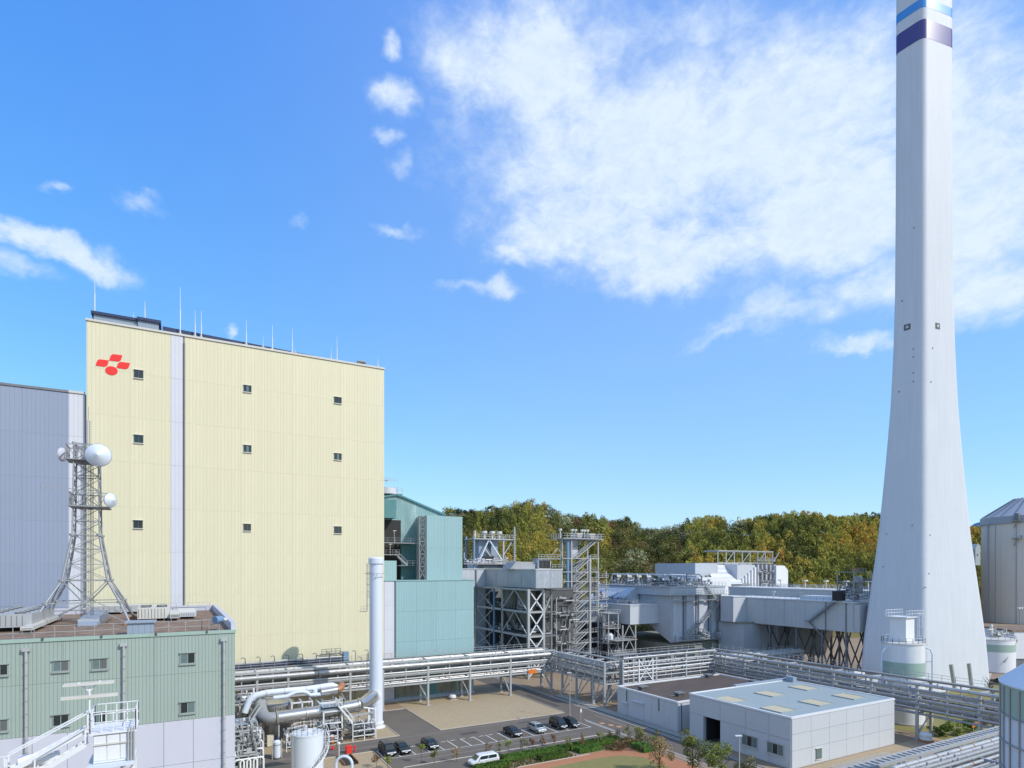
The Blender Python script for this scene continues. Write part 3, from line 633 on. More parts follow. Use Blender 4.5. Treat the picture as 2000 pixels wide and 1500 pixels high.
t_ = thing('roof_crate', 'small brownish louvred box near the right end of the yellow building roof', 'vent box', (u,134.5,TOP+.06))
mb = MB(); mb.box(u-.9,u+.9,134,135.6,TOP+.5,TOP+1.7); mb.build('box', 'concrete', t_)
for du in (-.8,.75):
    mb = MB(); mb.box(u+du-.06,u+du+.06,134.2,134.32,TOP+.06,TOP+.5); mb.build('leg', 'galv', t_)
mb = MB()
for i in range(4): mb.box(u-.8,u+.8,133.93,133.99,TOP+.6+.25*i,TOP+.72+.25*i)
mb.build('louvre', 'darkconc', t_)
# ================================================================ GREY-VIOLET BUILDING (far left)
va = VF+1.0
zt = onV(134,766,va).z; ul0 = onV(-520,760,va).x; ul1 = onV(134,800,va).x
gv = thing('turbine_hall', 'tall grey-violet clad building at the far left, behind the lattice mast', 'building', ((ul0+uL)/2, va, 0))
mb = MB(); mb.box(ul0, uL-.1, va, va+40, 0, zt-.1); mb.build('wall', 'violet', gv)
ns = 8
for j in range(ns): wall_panels(gv, 'violet', 'v', va, ul0, ul1, (zt-.15)*j/ns, (zt-.15)*(j+1)/ns, 6, 1, gap=.014, t=.09)
for j in range(ns): wall_panels(gv, 'strip', 'v', va, ul1, uL-.35, (zt-.15)*j/ns, (zt-.15)*(j+1)/ns, 1, 1, gap=.03, t=.12)
mb = MB(); mb.box(ul0, ul1, va-.25, va+.3, zt-.1, zt+.3); mb.build('coping', 'midsteel', gv)
mb = MB(); mb.box(ul1+.01, uL-.35, va-.3, va+.3, zt-.1, zt+.32); mb.build('coping', 'sill', gv)
# ================================================================ TEAL BUILDING
tr = onV(925,1200,VF).x; th_ = onV(770,1135,VF).z; tw = onV(770,1200,VF).x
tb = thing('teal_building', 'teal clad annex beside the yellow building, stepped with a sloping upper roof', 'building', ((uR+tr)/2, VF, 0))
mb = MB(); mb.box(uR+.02, tr, VF+.01, VF+30, 0, th_); mb.build('wall', 'teal', tb)
for z0, z1, n in ((0,6.6,4),(6.62,13.4,4),(13.42,20.3,4),(20.32,th_-.1,4)):
    wall_panels(tb, 'teal', 'v', VF, tw+.35, tr, z0, z1, n, 1, gap=.014, t=.09)
wall_panels(tb, 'strip', 'v', VF, uR+.03, tw-.02, 0, th_-.1, 1, 5, gap=.03, t=.08)
mb = MB(); mb.box(tw, tw+.3, VF-.04, VF+.005, 0, th_); mb.build('joint', 'frame', tb)
mb = MB(); mb.box(uR+.02, tr+.15, VF-.22, VF+.2, th_, th_+.25); mb.box(tr-.15, tr+.15, VF+.2, VF+30, th_, th_+.25); mb.build('coping', 'teal', tb)
mb = MB(); mb.box(uR+.03, tr-.16, VF+.21, VF+29.9, th_, th_+.06); mb.build('roof', 'concrete', tb)
# doors / shutters seen beneath the pipe rack
for i, (x0, x1, mt) in enumerate(((774,820,'mossconc'),(854,892,'mossconc'),(838,853,'tealdark'),(896,914,'mossconc'))):
    a = onV(x0,1350,VF-.1).x; b = onV(x1,1350,VF-.1).x; mb = MB(); mb.box(a, b, VF-.14, VF-.09, .8, 5.6); mb.build('shutter', mt, tb)
mb = MB(); mb.box(uR+.1, tr, VF-.5, VF-.1, 0, .55); mb.build('plinth', 'pale', tb)
# upper block
v1 = 139.0
ub0 = onV(833,1050,v1).x; ub1 = onV(903,1050,v1).x; uz = onV(868,1008,v1).z
mb = MB(); mb.box(ub0, ub1, v1, v1+10, th_+.06, uz); mb.build('upper_block', 'teal', tb)
wall_panels(tb, 'teal', 'v', v1, ub0, ub1, th_+.07, uz, 2, 2, gap=.03, t=.06)
# sloping rear volume
v2 = 146.0
pp = [onV(x, y, v2) for x, y in ((748,972),(774,968),(786,972),(870,1008))]
poly = [(pp[0].x-8, th_+.06)]+[(pp[0].x-8, pp[0].z)]+[(p.x, p.z) for p in pp]+[(pp[3].x, th_+.06)]
mb = MB(); mb.prism(poly, 'y', v2, v2+14); mb.build('rear_wall', 'tealworn', tb)
for p, q in zip(pp[:-1], pp[1:]):
    mb = MB(); mb.prism([(p.x, p.z+.01), (q.x, q.z+.01), (q.x, q.z+.45), (p.x, p.z+.45)], 'y', v2-.5, v2+14.3); mb.build('roof', 'tealdark', tb)
a = onV(751,975,v2-3); b = onV(774,1012,v2-3)
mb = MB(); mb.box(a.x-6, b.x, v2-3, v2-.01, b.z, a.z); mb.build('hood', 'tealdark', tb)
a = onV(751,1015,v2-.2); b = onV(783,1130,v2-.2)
mb = MB(); mb.box(a.x-6, b.x, v2-.15, v2-.02, th_+.1, a.z); mb.build('recess_shade_sheet', 'shade', tb)  # near-black sheet on the wall, the recess's shade put into its colour
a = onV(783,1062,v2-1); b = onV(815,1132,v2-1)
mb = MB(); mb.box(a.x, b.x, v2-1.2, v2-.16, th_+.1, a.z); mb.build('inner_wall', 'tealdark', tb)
a = onV(750,1095,v1+.2); b = onV(774,1132,v1+.2)
mb = MB(); mb.box(uR-3, b.x, v1, v1+3, th_+.1, a.z); mb.build('lift_housing', 'teal', tb)
mb = MB(); c0, c1 = onV(819,1050,v1+.3).x, ub0-.05
for u_ in (c0, c1-.15): mb.beam((u_, v1+.4, th_+.1), (u_, v1+.4, uz-.2), .34)
for k_ in range(5):
    za = th_+.3+(uz-th_-.6)*k_/5; zb = th_+.3+(uz-th_-.6)*(k_+1)/5
    mb.beam((c0, v1+.4, za), (c1-.1, v1+.4, zb), .2); mb.beam((c1-.1, v1+.4, za), (c0, v1+.4, zb), .2); mb.beam((c0,v1+.4,zb),(c1-.1,v1+.4,zb),.26)
mb.build('brace_frame', 'midsteel', tb)
mb = MB(); a = onV(815,1100,v1+1).x; mb.beam((a,v1+1,th_+.1),(a,v1+1,onV(815,1062,v1+1).z),.3)
zp1 = onV(790,1060,v1+1.5).z; zp2 = onV(790,1083,v1+1.5).z; zp3 = onV(790,1104,v1+1.5).z
x0 = uR-.5; 
mb.box(x0, c0, v1+1.2, v2-1.3, zp1-.18, zp1); mb.box(x0, onV(782,1083,v1+1).x, v1+1, v1+2.6, zp2-.18, zp2); mb.box(onV(776,1104,v1+1).x, c0, v1+3.2, v2-1.3, zp3-.16, zp3)
railing(mb, [(x0, v1+1.2, zp1), (c0, v1+1.2, zp1)]); railing(mb, [(x0, v1+1, zp2), (onV(780,1083,v1+1).x, v1+1, zp2)])
flight(mb, (onV(796,1104,v1+1.2).x, v1+1.2, zp3), (onV(774,1083,v1+1.2).x, v1+1.2, zp2), .9, (0,1,0)); railing(mb, [(onV(796,1104,v1+1).x, v1+1.2, zp3), (c0, v1+1.2, zp3)])
mb.build('platform', 'galv', tb)
for px, py in ((770,1037),(762,1063)):
    a = onV(px, py+ (26 if py < 1050 else 22), v1+.9); b = onV(px, py, v1+.9); mb = MB(); mb.tube(a, b, .05, 6); mb.tube((b.x-.3,b.y,b.z),(b.x+.5,b.y,b.z+.05),.09,6); mb.build('lamp', 'sill', tb)
t_ = thing('roof_tank', 'small white railed tank and aerial on top of the teal building roof', 'tank', (onV(762,968,v2+2).x, v2+2, pp[1].z))
c = onV(760,966,v2+1); mb = MB(); mb.lathe((c.x, v2+2, pp[1].z+.4), [(0,1.9),(1.0,1.8),(2.3,1.5),(2.5,0)], 16); mb.build('tank_body', 'pale', t_)
mb = MB(); railing(mb, [(c.x-3.2,v2+.2,pp[1].z+.8),(c.x+3.2,v2+.2,pp[1].z+.8)],1.2,1.2,.09); mb.box(c.x-3.4,c.x+3.4,v2+.1,v2+4,pp[1].z+.42,pp[1].z+.6); railing(mb,[(c.x-1.5,v2+1.2,pp[1].z+3.4),(c.x+2.2,v2+1.2,pp[1].z+3.4)],1.1,1,.08); mb.build('railing', 'galvl', t_)
mb = MB(); mb.tube((c.x-.6,v2+1.6,pp[1].z+3),(c.x-.6,v2+1.6,onV(756,936,v2).z),.07,6); mb.box(c.x-1,c.x,v2+1.4,v2+1.8,onV(756,937,v2).z,onV(756,936,v2).z+.12); mb.build('aerial', 'galvl', t_)
# ================================================================ CHIMNEY
dR = Vector((RT[0]*.9455+FW[0]*.3256, RT[1]*.9455+FW[1]*.3256, 0)); dL = Vector((RT[0]*-.578+FW[0]*.816, RT[1]*-.578+FW[1]*.816, 0))
Nc = W3(99.8, 145.7, 0); Cc = Nc+dR*11.3+dL*7.2
prof_w = [(-1,1.08),(0,1.06),(2,1.05),(12,.996),(25,.887),(38,.770),(51,.688),(62,.624),(72,.573),(86,.529),(101,.502),(122,.492),(161,.483),(200,.480)]
def sw(h):
    for (a, x), (b, y) in zip(prof_w[:-1], prof_w[1:]):
        if a <= h <= b: return x+(y-x)*(h-a)/(b-a)
    return .48
def ring(h):
    s = sw(h); a, b = 11.35*s, 7.25*s; r = .95+.25*(1-s); out = []
    cs = [(-1,-1),(1,-1),(1,1),(-1,1)]           # (dR, dL) signs; first = the corner nearest the camera
    for k_, (i, j) in enumerate(cs):
        p0 = Cc+dR*i*a+dL*j*b
        nxt = cs[(k_+1) % 4]; prv = cs[k_-1]
        e1 = (Cc+dR*prv[0]*a+dL*prv[1]*b-p0).normalized(); e2 = (Cc+dR*nxt[0]*a+dL*nxt[1]*b-p0).normalized()
        for q in bez((0,0),(.5,.5),(1,1),6):
            t = q[0]; A = p0+e1*r*1.5; B = p0+e2*r*1.5
            P = A*(1-t)**2+p0*2*t*(1-t)+B*t*t; out.append(Vector((P.x, P.y, h)))
    return out
ch = thing('chimney', 'very tall tapering white four-sided chimney with navy and light blue bands near the top', 'chimney', (Cc.x, Cc.y, 0))
def shell(name, mat, h0, h1, off=0, n=None):
    hs = sorted(set([h0, h1]+[h for h in list(range(0, 200, 4)) if h0 < h < h1])); mb = MB(); vs = []
    for h in hs:
        rg_ = ring(h)
        for p in rg_:
            d = (p-Vector((Cc.x, Cc.y, h))).normalized(); vs.append(p+d*off)
    m_ = 28; mb.add(vs, [(j*m_+i, j*m_+(i+1) % m_, (j+1)*m_+(i+1) % m_, (j+1)*m_+i) for j in range(len(hs)-1) for i in range(m_)], True)
    return mb.build(name, mat, ch)
B0, B1, B2, B3 = 163.4, 168.2, 171.2, 173.5
shell('shaft', 'chim', -1, 200)
shell('navy_band', 'navy', B0, B1, .04); shell('light_blue_band', 'sky', B2, B3, .04)
mb = MB(); mb.add(ring(200), [tuple(range(28))]); mb.build('cap', 'darkconc', ch)
def on_face(face, px, py):       # intersection of the view ray with the right ('R') or left ('L') face, iterating over the taper
    d = Vector((RT[0]*(px-1000)/FPX+FW[0], RT[1]*(px-1000)/FPX+FW[1], -(py-HY)/FPX)); h = 30
    for _ in range(30):
        s = sw(max(0, h)); nrm = Vector((dR.y, -dR.x, 0)) if face == 'R' else Vector((-dL.y, dL.x, 0))
        p0 = Cc+(-dL*7.2*s if face == 'R' else -dR*11.3*s); z = (p0.x*nrm.x+p0.y*nrm.y)/(d.x*nrm.x+d.y*nrm.y); h = .5*h+.5*(HC+d.z*z)
    return Vector((d.x*z, d.y*z, HC+d.z*z)), nrm
for (a, b_) in (((1853,1298),(1861,1349)),((1888,1296),(1894,1346))):
    p, n_ = on_face('R', *a); q, _ = on_face('R', *b_); w = dR*1.35
    out_ = n_ if n_.dot(Vector((-Nc.x, -Nc.y, 0))) > 0 else -n_
    mb = MB(); o_ = out_*.10; P = [p+o_, p+w+o_, q+w+o_, q+o_]; mb.add(P+[x-out_*.3 for x in P], [(0,1,2,3),(0,4,5,1),(1,5,6,2),(2,6,7,3),(3,7,4,0)]); mb.build('slot_shade_plate', 'frame', ch)  # dark plate proud of the face, the slot's inner shade painted on
    mb = MB(); P = [p+dR*.85+o_*1.15, p+w+o_*1.15, q+w+o_*1.15, q+dR*.85+o_*1.15]; mb.add(P, [(0,1,2,3)]); mb.build('slot_side_strip', 'galv', ch)  # paler flat strip stands for the side wall of the slot
for f, px, py in (('L',1772,639),('R',1831,637)):
    p, n_ = on_face(f, px, py); out_ = n_ if n_.dot(Vector((-Nc.x, -Nc.y, 0))) > 0 else -n_; d_ = dR if f == 'R' else dL
    mb = MB(); q = p+out_*.08
    for w_, mt, nm, dd in ((.75,'frame','inspection_window',.0),(.3,'sill','pane',.06)):
        mb = MB(); q = p+out_*(.1+dd); mb.add([q+d_*w_+Vector((0,0,w_)), q-d_*w_+Vector((0,0,w_)), q-d_*w_-Vector((0,0,w_)), q+d_*w_-Vector((0,0,w_))]+[q-out_*.25+d_*i*w_+Vector((0,0,j*w_)) for i, j in ((1,1),(-1,1),(-1,-1),(1,-1))],
               [(0,1,2,3),(0,4,5,1),(1,5,6,2),(2,6,7,3),(3,7,4,0)]); mb.build(nm, mt, ch)
mb = MB()
for f, px, py in (('L',1762,588),('L',1784,682),('L',1784,697),('L',1784,728),('L',1784,745),('R',1821,680),('R',1818,746),('L',1785,445),('L',1756,765),('L',1782,1026),('R',1814,1120),('R',1816,1045),('L',1732,1043),('R',1807,1147),('L',1725,1107)):
    p, n_ = on_face(f, px, py); out_ = n_ if n_.dot(Vector((-Nc.x, -Nc.y, 0))) > 0 else -n_; d_ = dR if f == 'R' else dL; mb.beam(p+out_*.05-d_*.11, p+out_*.05+d_*.11, .24, .26)
mb.build('anchor_plate', 'midsteel', ch)
# ================================================================ PIPE RACKS
def rack(label, axis, c0, c1, a0, a1, zb, zt, posts, pipes, bays=True, hangers=True, rail=True, name='pipe_rack', pm='galvl', mids=(), seed=1, inset=0, postw=.42, legs=None):
    rg = random.Random(seed)
    def P(a, c, z): return Vector((a, c, z)) if axis == 'u' else Vector((c, a, z))
    t = thing(name, label, 'pipe rack', P((a0+a1)/2, (c0+c1)/2, 0))
    for a in posts:
        for c in (c0, c1):
            mb = MB(); mb.beam(P(a, c, 0), P(a, c, zt), postw); mb.beam(P(a, c, .02), P(a, c, .25), postw+.35); mb.build('post', pm, t)
        for z in (zb, (zb+zt)/2, zt): mb = MB(); mb.beam(P(a, c0+.22, z), P(a, c1-.22, z), .28); mb.build('cross_beam', pm, t)
        if bays:
            mb = MB(); mb.beam(P(a, c0+.22, .6), P(a, c1-.22, zb-.3), .16); mb.build('brace', pm, t)
            mb = MB(); mb.beam(P(a-1.9, c0+.25, zb-.2), P(a-.1, c0+.25, 1.4), .16); mb.build('brace', pm, t)
    for c in (c0, c1):
        for z in (zb, zt)+tuple(mids):
            mb = MB(); mb.beam(P(a0, c, z), P(a1, c, z), .26, .34); mb.build('side_beam', pm, t)
    if hangers:
        for p, q in zip(posts[:-1], posts[1:]):
            for c in (c0-.02, c1): mb = MB(); mb.beam(P((p+q)/2, c, zb), P((p+q)/2, c, zt), .18); mb.build('hanger', pm, t)
    fit = MB(); fit2 = MB()
    for c, z, r, mt in pipes:
        mb = MB(); mb.tube(P(a0+inset*rg.random(), c, z), P(a1-inset*rg.random(), c, z), r, 10); mb.build('pipe', mt, t)
        a = a0+rg.random()*3
        while a < a1-1:
            if r > .12: (fit2 if rg.random() < .12 else fit).tube(P(a, c, z), P(a+.16, c, z), r+.035, 10)
            if rg.random() < .3: fit.box(*(lambda q: (q.x-.1, q.x+.1, q.y-.1, q.y+.1, z, z+r+.3))(P(a+.9, c, z)))
            a += 2.2+rg.random()*2.2
    fit.build('pipe_flanges', 'galvl', t, kind='stuff')
    if fit2.v: fit2.build('rusty_flanges', 'rust', t, kind='stuff')
    if rail:
        mb = MB(); mb.box(*(lambda p, q: (min(p.x,q.x), max(p.x,q.x), min(p.y,q.y), max(p.y,q.y), zt+.30, zt+.36))(P(a0, c1-1.3, 0), P(a1, c1-.2, 0))); mb.build('walkway', 'galv', t)
        mb = MB(); railing(mb, [P(a0, c1-.2, zt+.36), P(a1, c1-.2, zt+.36)], 1.0, 2.2, .06); mb.build('railing', 'galvl', t)
    return t
def mix(rg, c0, c1, levels, n, rmax=.3, mats=('silver','galvl','silver','galv','midsteel','concrete')):
    out = []
    for z in levels:
        c = c0+.35
        for i in range(n):
            r = rg.choice((.09,.12,.16,.2,.26,rmax))*1.0; 
            if c+r > c1-.2: break
            out.append((c+r, z+.18+r, r, rg.choice(mats))); c += 2*r+.18+rg.random()*.25
    return out
rg = random.Random(5)
xs1 = [onV(x, 1350, 125).x for x in (563,684,748,836,918,997,1077)]
rack('long galvanised pipe rack running in front of the yellow and teal buildings', 'u', 125, 129.8, 4, 81.5, 5.0, 10.0, [8, 13.5]+xs1,
     [(125.0, 9.1, .46, 'silver'), (125.15, 5.45, .2, 'silver'), (124.95, 6.3, .17, 'galvl'), (125.2, 7.0, .2, 'silver'), (125.0, 7.75, .2, 'silver')]+mix(rg, 125.5, 129.6, (5.1, 6.6, 8.1, 9.4), 7), mids=(7.35,), seed=3)
rack('short pipe rack leg turning towards the viewer beside the road', 'v', 81, 85.4, 104.2, 124.6, 5.0, 9.8, [104.2, 108.2, 114.6, 120.5],
     [(80.95, 9.9, .16, 'whitep'), (80.95, 9.35, .14, 'silver'), (80.9, 8.8, .22, 'galv'), (81.1, 8.1, .2, 'silver'), (81.1, 7.5, .14, 'galvl'), (81, 6.6, .22, 'silver'), (81.1, 5.6, .2, 'galv')]+mix(rg, 81.3, 85.2, (5.1, 6.6, 8.1), 6), mids=(7.2,), seed=6)
rack('pipe rack behind the brown-roofed building, with crossed bracing', 'u', 103.6, 108, 85.6, 114, 4.6, 10.2, [85.6, 88.5, 95.2, 104.5, 113.8],
     [(103.5, 10.4, .24, 'silver'), (103.5, 9.2, .16, 'silver'), (103.4, 8.3, .2, 'silver'), (103.5, 7.5, .18, 'whitep'), (103.5, 6.6, .2, 'silver'), (103.6, 5.8, .16, 'galvl'), (103.6, 4.8, .16, 'silver')]+mix(rg, 104, 107.8, (4.7, 6.4, 8.1), 6), mids=(7.4,), seed=8, bays=False)
xb = MB(); xbrace(xb, (90,103.4,0), (94,103.4,0), 5, 9.8, .2); xbrace(xb, (90,103.4,0), (94,103.4,0), 1.5, 5, .2)
rack('long pipe rack running from behind the warehouse out past the right edge of the view', 'v', 114.2, 118.8, 30, 108.4, 4.6, 9.8, [38, 48.5, 58.0, 66.0, 73.5, 84, 95, 106],
     [(114.1, 9.75, .30, 'silver'), (114.0, 8.7, .2, 'galv'), (114.1, 7.9, .22, 'silver'), (114.1, 7.1, .16, 'galvl'), (114.0, 6.3, .24, 'galv'), (114.1, 5.5, .2, 'silver'), (114.2, 4.6, .22, 'galv')]+mix(rg, 114.6, 118.6, (4.7, 6.2, 7.7), 7, .3, ('galv','silver','galv')), mids=(7.0,), seed=9)
rack('low cable and pipe rack crossing the bottom right corner of the view', 'u', 31.6, 37.4, 58, 150, 6.2, 7.9, [70, 82, 94, 106],
     [(37.1, 8.25, .28, 'silver'), (36.4, 8.2, .22, 'galvl'), (35.6, 8.2, .26, 'galv'), (34.9, 8.15, .2, 'galv')]+mix(rg, 31.8, 34.8, (6.3, 7.4), 6, .26), seed=12, bays=False, rail=False, name='cable_rack')
t = thing('cable_tray', 'stepped cable tray with rungs along the back of the low corner rack', 'cable tray', (100, 38.5, 0))
mb = MB(); mb.box(62, 150, 37.8, 37.92, 8.3, 8.75); mb.box(62, 150, 39.1, 39.22, 8.3, 8.75); mb.build('side_rail', 'galvl', t)
for i in range(70):
    mb = MB(); mb.box(62.4+1.05*i, 62.85+1.05*i, 37.92, 39.1, 8.5, 8.68); mb.build('rung', 'galvl', t)
for a in (72, 84, 96, 108, 120):
    mb = MB(); mb.beam((a, 38.5, 0), (a, 38.5, 8.4), .28); mb.beam((a, 37.7, 8.2), (a, 39.3, 8.2), .22); mb.build('post', 'galvl', t)
rack('low rear pipe rack running to the chimney past the long duct', 'u', 110.5, 114.5, 119.5, 158, 3.4, 6.3, [122, 131, 140, 149, 157],
     [(110.4, 6.5, .22, 'galvl'), (110.4, 5.4, .2, 'silver'), (110.4, 4.4, .2, 'galv')]+mix(rg, 110.8, 114.3, (3.5, 5.0, 6.3), 7, .26), seed=13, bays=False)
t = thing('rack_crossbrace', 'white crossed steel brace standing between the rack and brown-roofed building', 'brace', (92,103.2,0)); xb.build('brace', 'whitep', t)
mb = MB(); mb.beam((90,103.4,0),(90,103.4,9.9),.3); mb.beam((94,103.4,0),(94,103.4,9.9),.3); mb.build('post', 'whitep', t)
# dark pipe bank with hooked arms at the foot of the yellow wall
t = thing('pipe_bank', 'bank of dark blue cooling pipes with hooked arms along the foot of the yellow wall', 'pipe bank', (20, 131, 0))
x1 = onV(670,1300,131.2).x
for i in range(5): mb = MB(); mb.tube((4, 131.0, 9.6+.42*i), (x1, 131.0, 9.6+.42*i), .17, 8); mb.build('pipe', 'navytrim' if i < 4 else 'silver', t)
mb = MB(); mb.box(4, x1, 130.9, 131.6, 9.1, 9.3); mb.build('ledge', 'galvl', t)
for i in range(11):
    u = 9.2+2.75*i; mb = MB(); mb.beam((u,130.7,9.1),(u,130.7,11.9),.12); mb.pipe([(u,130.7,11.8),(u-.1,130.7,12.25),(u-.45,130.7,12.4),(u-.8,130.7,12.2)],.07,6); mb.build('hooked_arm', 'darksteel', t)
mb = MB(); mb.box(x1, x1+1.1, 130.6, 131.8, 9.2, 12.2); mb.build('end_box', 'bluecol', t)
mb = MB(); railing(mb, [(x1-4.5,131,12.0),(x1-.6,131,12.0)], 1.0, 1.1, .1); mb.box(x1-4.6,x1-.4,130.8,131.8,11.8,12.0); mb.build('railed_top', 'midsteel', t)
for u in (6, 20, 34): mb = MB(); mb.beam((u,131.3,0),(u,131.3,9.1),.3); mb.build('post', 'galv', t)
t = thing('warning_sheet', 'orange sheet tied beneath the long rack near its right corner', 'sign', onV(1040,1312,124.6))
p = onV(1032,1308,124.6); q = onV(1047,1315,124.6); mb = MB(); mb.box(p.x,q.x,124.5,124.56,q.z,p.z); mb.build('sheet', 'orange', t); mb = MB(); mb.beam((p.x,124.6,p.z),(q.x,124.6,p.z),.08); mb.build('bar', 'galv', t)
t = thing('orange_barrier', 'orange board standing under the rack beside the right-hand bushes', 'sign', G(1910,1432))
p = G(1910,1432); mb = MB()
w = (onV(1921,1424,p.y).x-onV(1898,1418,p.y).x)/2; mb.box(p.x-w,p.x+w,p.y-.06,p.y+.06,1.3,2.1); mb.build('board','orange',t)
for s in (-1,1): mb = MB(); mb.box(p.x+s*w*.8-.06,p.x+s*w*.8+.06,p.y-.05,p.y+.05,0,1.3); mb.build('leg','galv',t)
# ================================================================ WAREHOUSE AND BROWN-ROOFED BUILDING
bb = thing('substation', 'low pale building with a stained brown flat roof and white roof edge', 'building', (95, 90, 0))
mb = MB(); mb.box(80.7, 111, 82.05, 99.4, 0, 5.3); mb.build('wall', 'wh', bb)
wall_panels(bb, 'wh', 'u', 80.7, 82.1, 99.3, 0.3, 5.2, 5, 1, gap=.05, t=.06)
wall_panels(bb, 'wh', 'v', 82.05, 80.7, 99, 0.3, 5.2, 6, 1, gap=.05, t=.06)
mb = MB(); mb.box(81, 110.7, 82.35, 99.1, 5.3, 5.36); mb.build('roof', 'roofbrown', bb)
mb = MB(); mb.box(80.55,80.95,81.9,99.55,5.3,5.62); mb.box(80.95,111.1,99.15,99.55,5.3,5.62); mb.box(110.7,111.1,81.9,99.15,5.3,5.62); mb.box(80.95,110.7,81.9,82.3,5.3,5.62); mb.build('roof_edge', 'whitep', bb)
for u, v in ((83.5,94.8),(85.5,86.5),(106,98),(108.8,88)):
    mb = MB(); mb.box(u-.75,u+.75,v-.55,v+.55,5.36,5.9); o = mb.build('roof_vent', 'darkconc', bb); mb = MB(); mb.box(u-.95,u+.95,v-.75,v+.75,5.9,6.12); mb.box(u-2.6,u-.95,v-.1,v+.1,5.5,5.65); mb.build('cowl', 'midsteel', o)
a = onU(1239,1375,80.6); 
for y0, y1, z1 in ((96.1,97.3,2.5),(91.2,94.2,3.4)):
    mb = MB(); mb.box(80.56,80.63,y0,y1,.1,z1); mb.build('door', 'pale', bb)
    mb = MB(); mb.box(80.1,80.63,y0-.2,y1+.2,z1+.1,z1+.2); mb.build('door_canopy', 'whitep', bb)
for y in (96.3, 86.9): mb = MB(); mb.box(80.5,80.63,y-.06,y+.06,2.9,5.2); mb.build('downpipe', 'darksteel', bb)
mb = MB(); mb.tube((81.5,81.85,0),(81.5,81.85,5.2),.07,8); mb.build('downpipe', 'darksteel', bb)
mb = MB(); mb.box(80.55,80.63,84.2,86.2,1.1,2.3); mb.build('louvre', 'wh', bb)
WU0, WU1, WV0, WV1, WZ = 80.2, 107.7, 58.4, 78.8, 7.8
wb = thing('warehouse', 'pale grey panel warehouse with a blue-grey roof and six tan skylights', 'building', ((WU0+WU1)/2, (WV0+WV1)/2, 0))
dz0, dz1 = onU(1405,1455,WU0).y, onU(1372,1404,WU0).y
mb = MB(); mb.box(WU0+.3, WU1, WV0, WV1, 0, WZ-.25); 
mb.v = []; mb.f = []; mb.sm = []
dh = 4.35
mb.box(WU0+.3, WU1, WV0, dz0, 0, WZ-.25); mb.box(WU0+.3, WU1, dz1, WV1, 0, WZ-.25); mb.box(WU0+.3, WU1, dz0, dz1, dh, WZ-.25); mb.box(WU0+8, WU1, dz0, dz1, 0, dh); mb.build('wall', 'wh', wb)
vs_ = [WV0, 62.2, 66.6, dz0, dz1, 75.6, WV1]
for a, b_ in zip(vs_[:-1], vs_[1:]):
    for z0, z1 in ((0,dh) if a != dz0 else (None,None), (dh,WZ-.3)):
        if z0 is None: continue
        wall_panels(wb, 'wh', 'u', WU0+.3, a, b_, z0, z1, 1, 1 if z0 else 1, gap=.06, t=.12)
for a, b_ in zip([WU0+.3+i*(WU1-WU0-.3)/6 for i in range(6)], [WU0+.3+(i+1)*(WU1-WU0-.3)/6 for i in range(6)]):
    for z0, z1 in ((0,2.7),(2.7,5.2),(5.2,WZ-.3)): wall_panels(wb, 'wh', 'v', WV0, a, b_, z0, z1, 1, 1, gap=.05, t=.10)
mb = MB(); mb.box(WU0+7.85,WU0+7.98,dz0+.01,dz1-.01,.03,dh-.01); mb.box(WU0+.9,WU0+7.85,dz0+.002,dz0+.06,.03,dh-.01); mb.box(WU0+.9,WU0+7.85,dz1-.06,dz1-.002,.03,dh-.01); mb.box(WU0+.9,WU0+7.85,dz0+.06,dz1-.06,dh-.06,dh-.002); mb.build('doorway_shade_lining', 'shade', wb)  # near-black lining added so the doorway reads dark inside, shade in its colour
mb = MB(); mb.box(WU0+.5,WU0+7.8,dz0+.01,dz1-.01,.01,.03); mb.build('doorway_floor', 'darkconc', wb)
mb = MB(); mb.prism([(WV0+.2,WZ-.25),(WV1-.2,WZ-.25),(WV1-.2,WZ-.1),(WV0+.2,WZ-.1)], 'x', WU0+.5, WU1-.2); rf = mb.build('roof', 'roofblue', wb)
mb = MB(); mb.box(WU0+.1,WU0+.45,WV0-.15,WV1+.1,WZ-.25,WZ+.05); mb.box(WU0+.45,WU1+.1,WV0-.15,WV0+.2,WZ-.25,WZ+.05); mb.box(WU1-.2,WU1+.1,WV0+.2,WV1+.1,WZ-.25,WZ+.05); mb.box(WU0+.45,WU1-.2,WV1-.2,WV1+.1,WZ-.25,WZ+.05); mb.build('parapet_cap', 'whitep', wb)
for (x, y) in ((1427,1367),(1504,1356),(1570,1344),(1520,1386),(1593,1373),(1658,1361)):
    p = G(x, y, WZ-.1); mb = MB(); mb.box(p.x-1.75,p.x+1.75,p.y-1.9,p.y+1.9,WZ-.1,WZ+.02); sk_ = mb.build('skylight', 'tan', wb); mb = MB(); [mb.box(p.x-1.85,p.x+1.85,p.y+q_-.05,p.y+q_+.05,WZ-.1,WZ+.07) for q_ in (-1.95,1.95)]; [mb.box(p.x+q_-.05,p.x+q_+.05,p.y-1.9,p.y+1.9,WZ-.1,WZ+.07) for q_ in (-1.8,1.8)]; mb.build('frame', 'roofblue', sk_)
mb = MB(); mb.box(WU1-1.6,WU1-.5,WV1-2.2,WV1-.6,WZ-.1,WZ+.9); mb.build('roof_box', 'bluegrey', wb)
mb = MB(); mb.box(WU0+12,WU1+.3,WV1-.15,WV1+.5,WZ-.1,WZ+.35); mb.build('gutter', 'bluegrey', wb)
def onwall(px, py): p = onU(px, py, WU0+.15); return p
for x0, x1, y0, y1 in ((1449,1480,1449,1474),(1498,1531,1460,1490)):
    a = onU(x1, y0, WU0+.15); b = onU(x0, y0, WU0+.15); zc1 = 3.3; zc0 = 1.55
    window(wb, 'u', WU0+.18, a.y, b.y, zc0, zc1, 'framel', ('glassl','glass','glassl'), 'framel', t=.12)
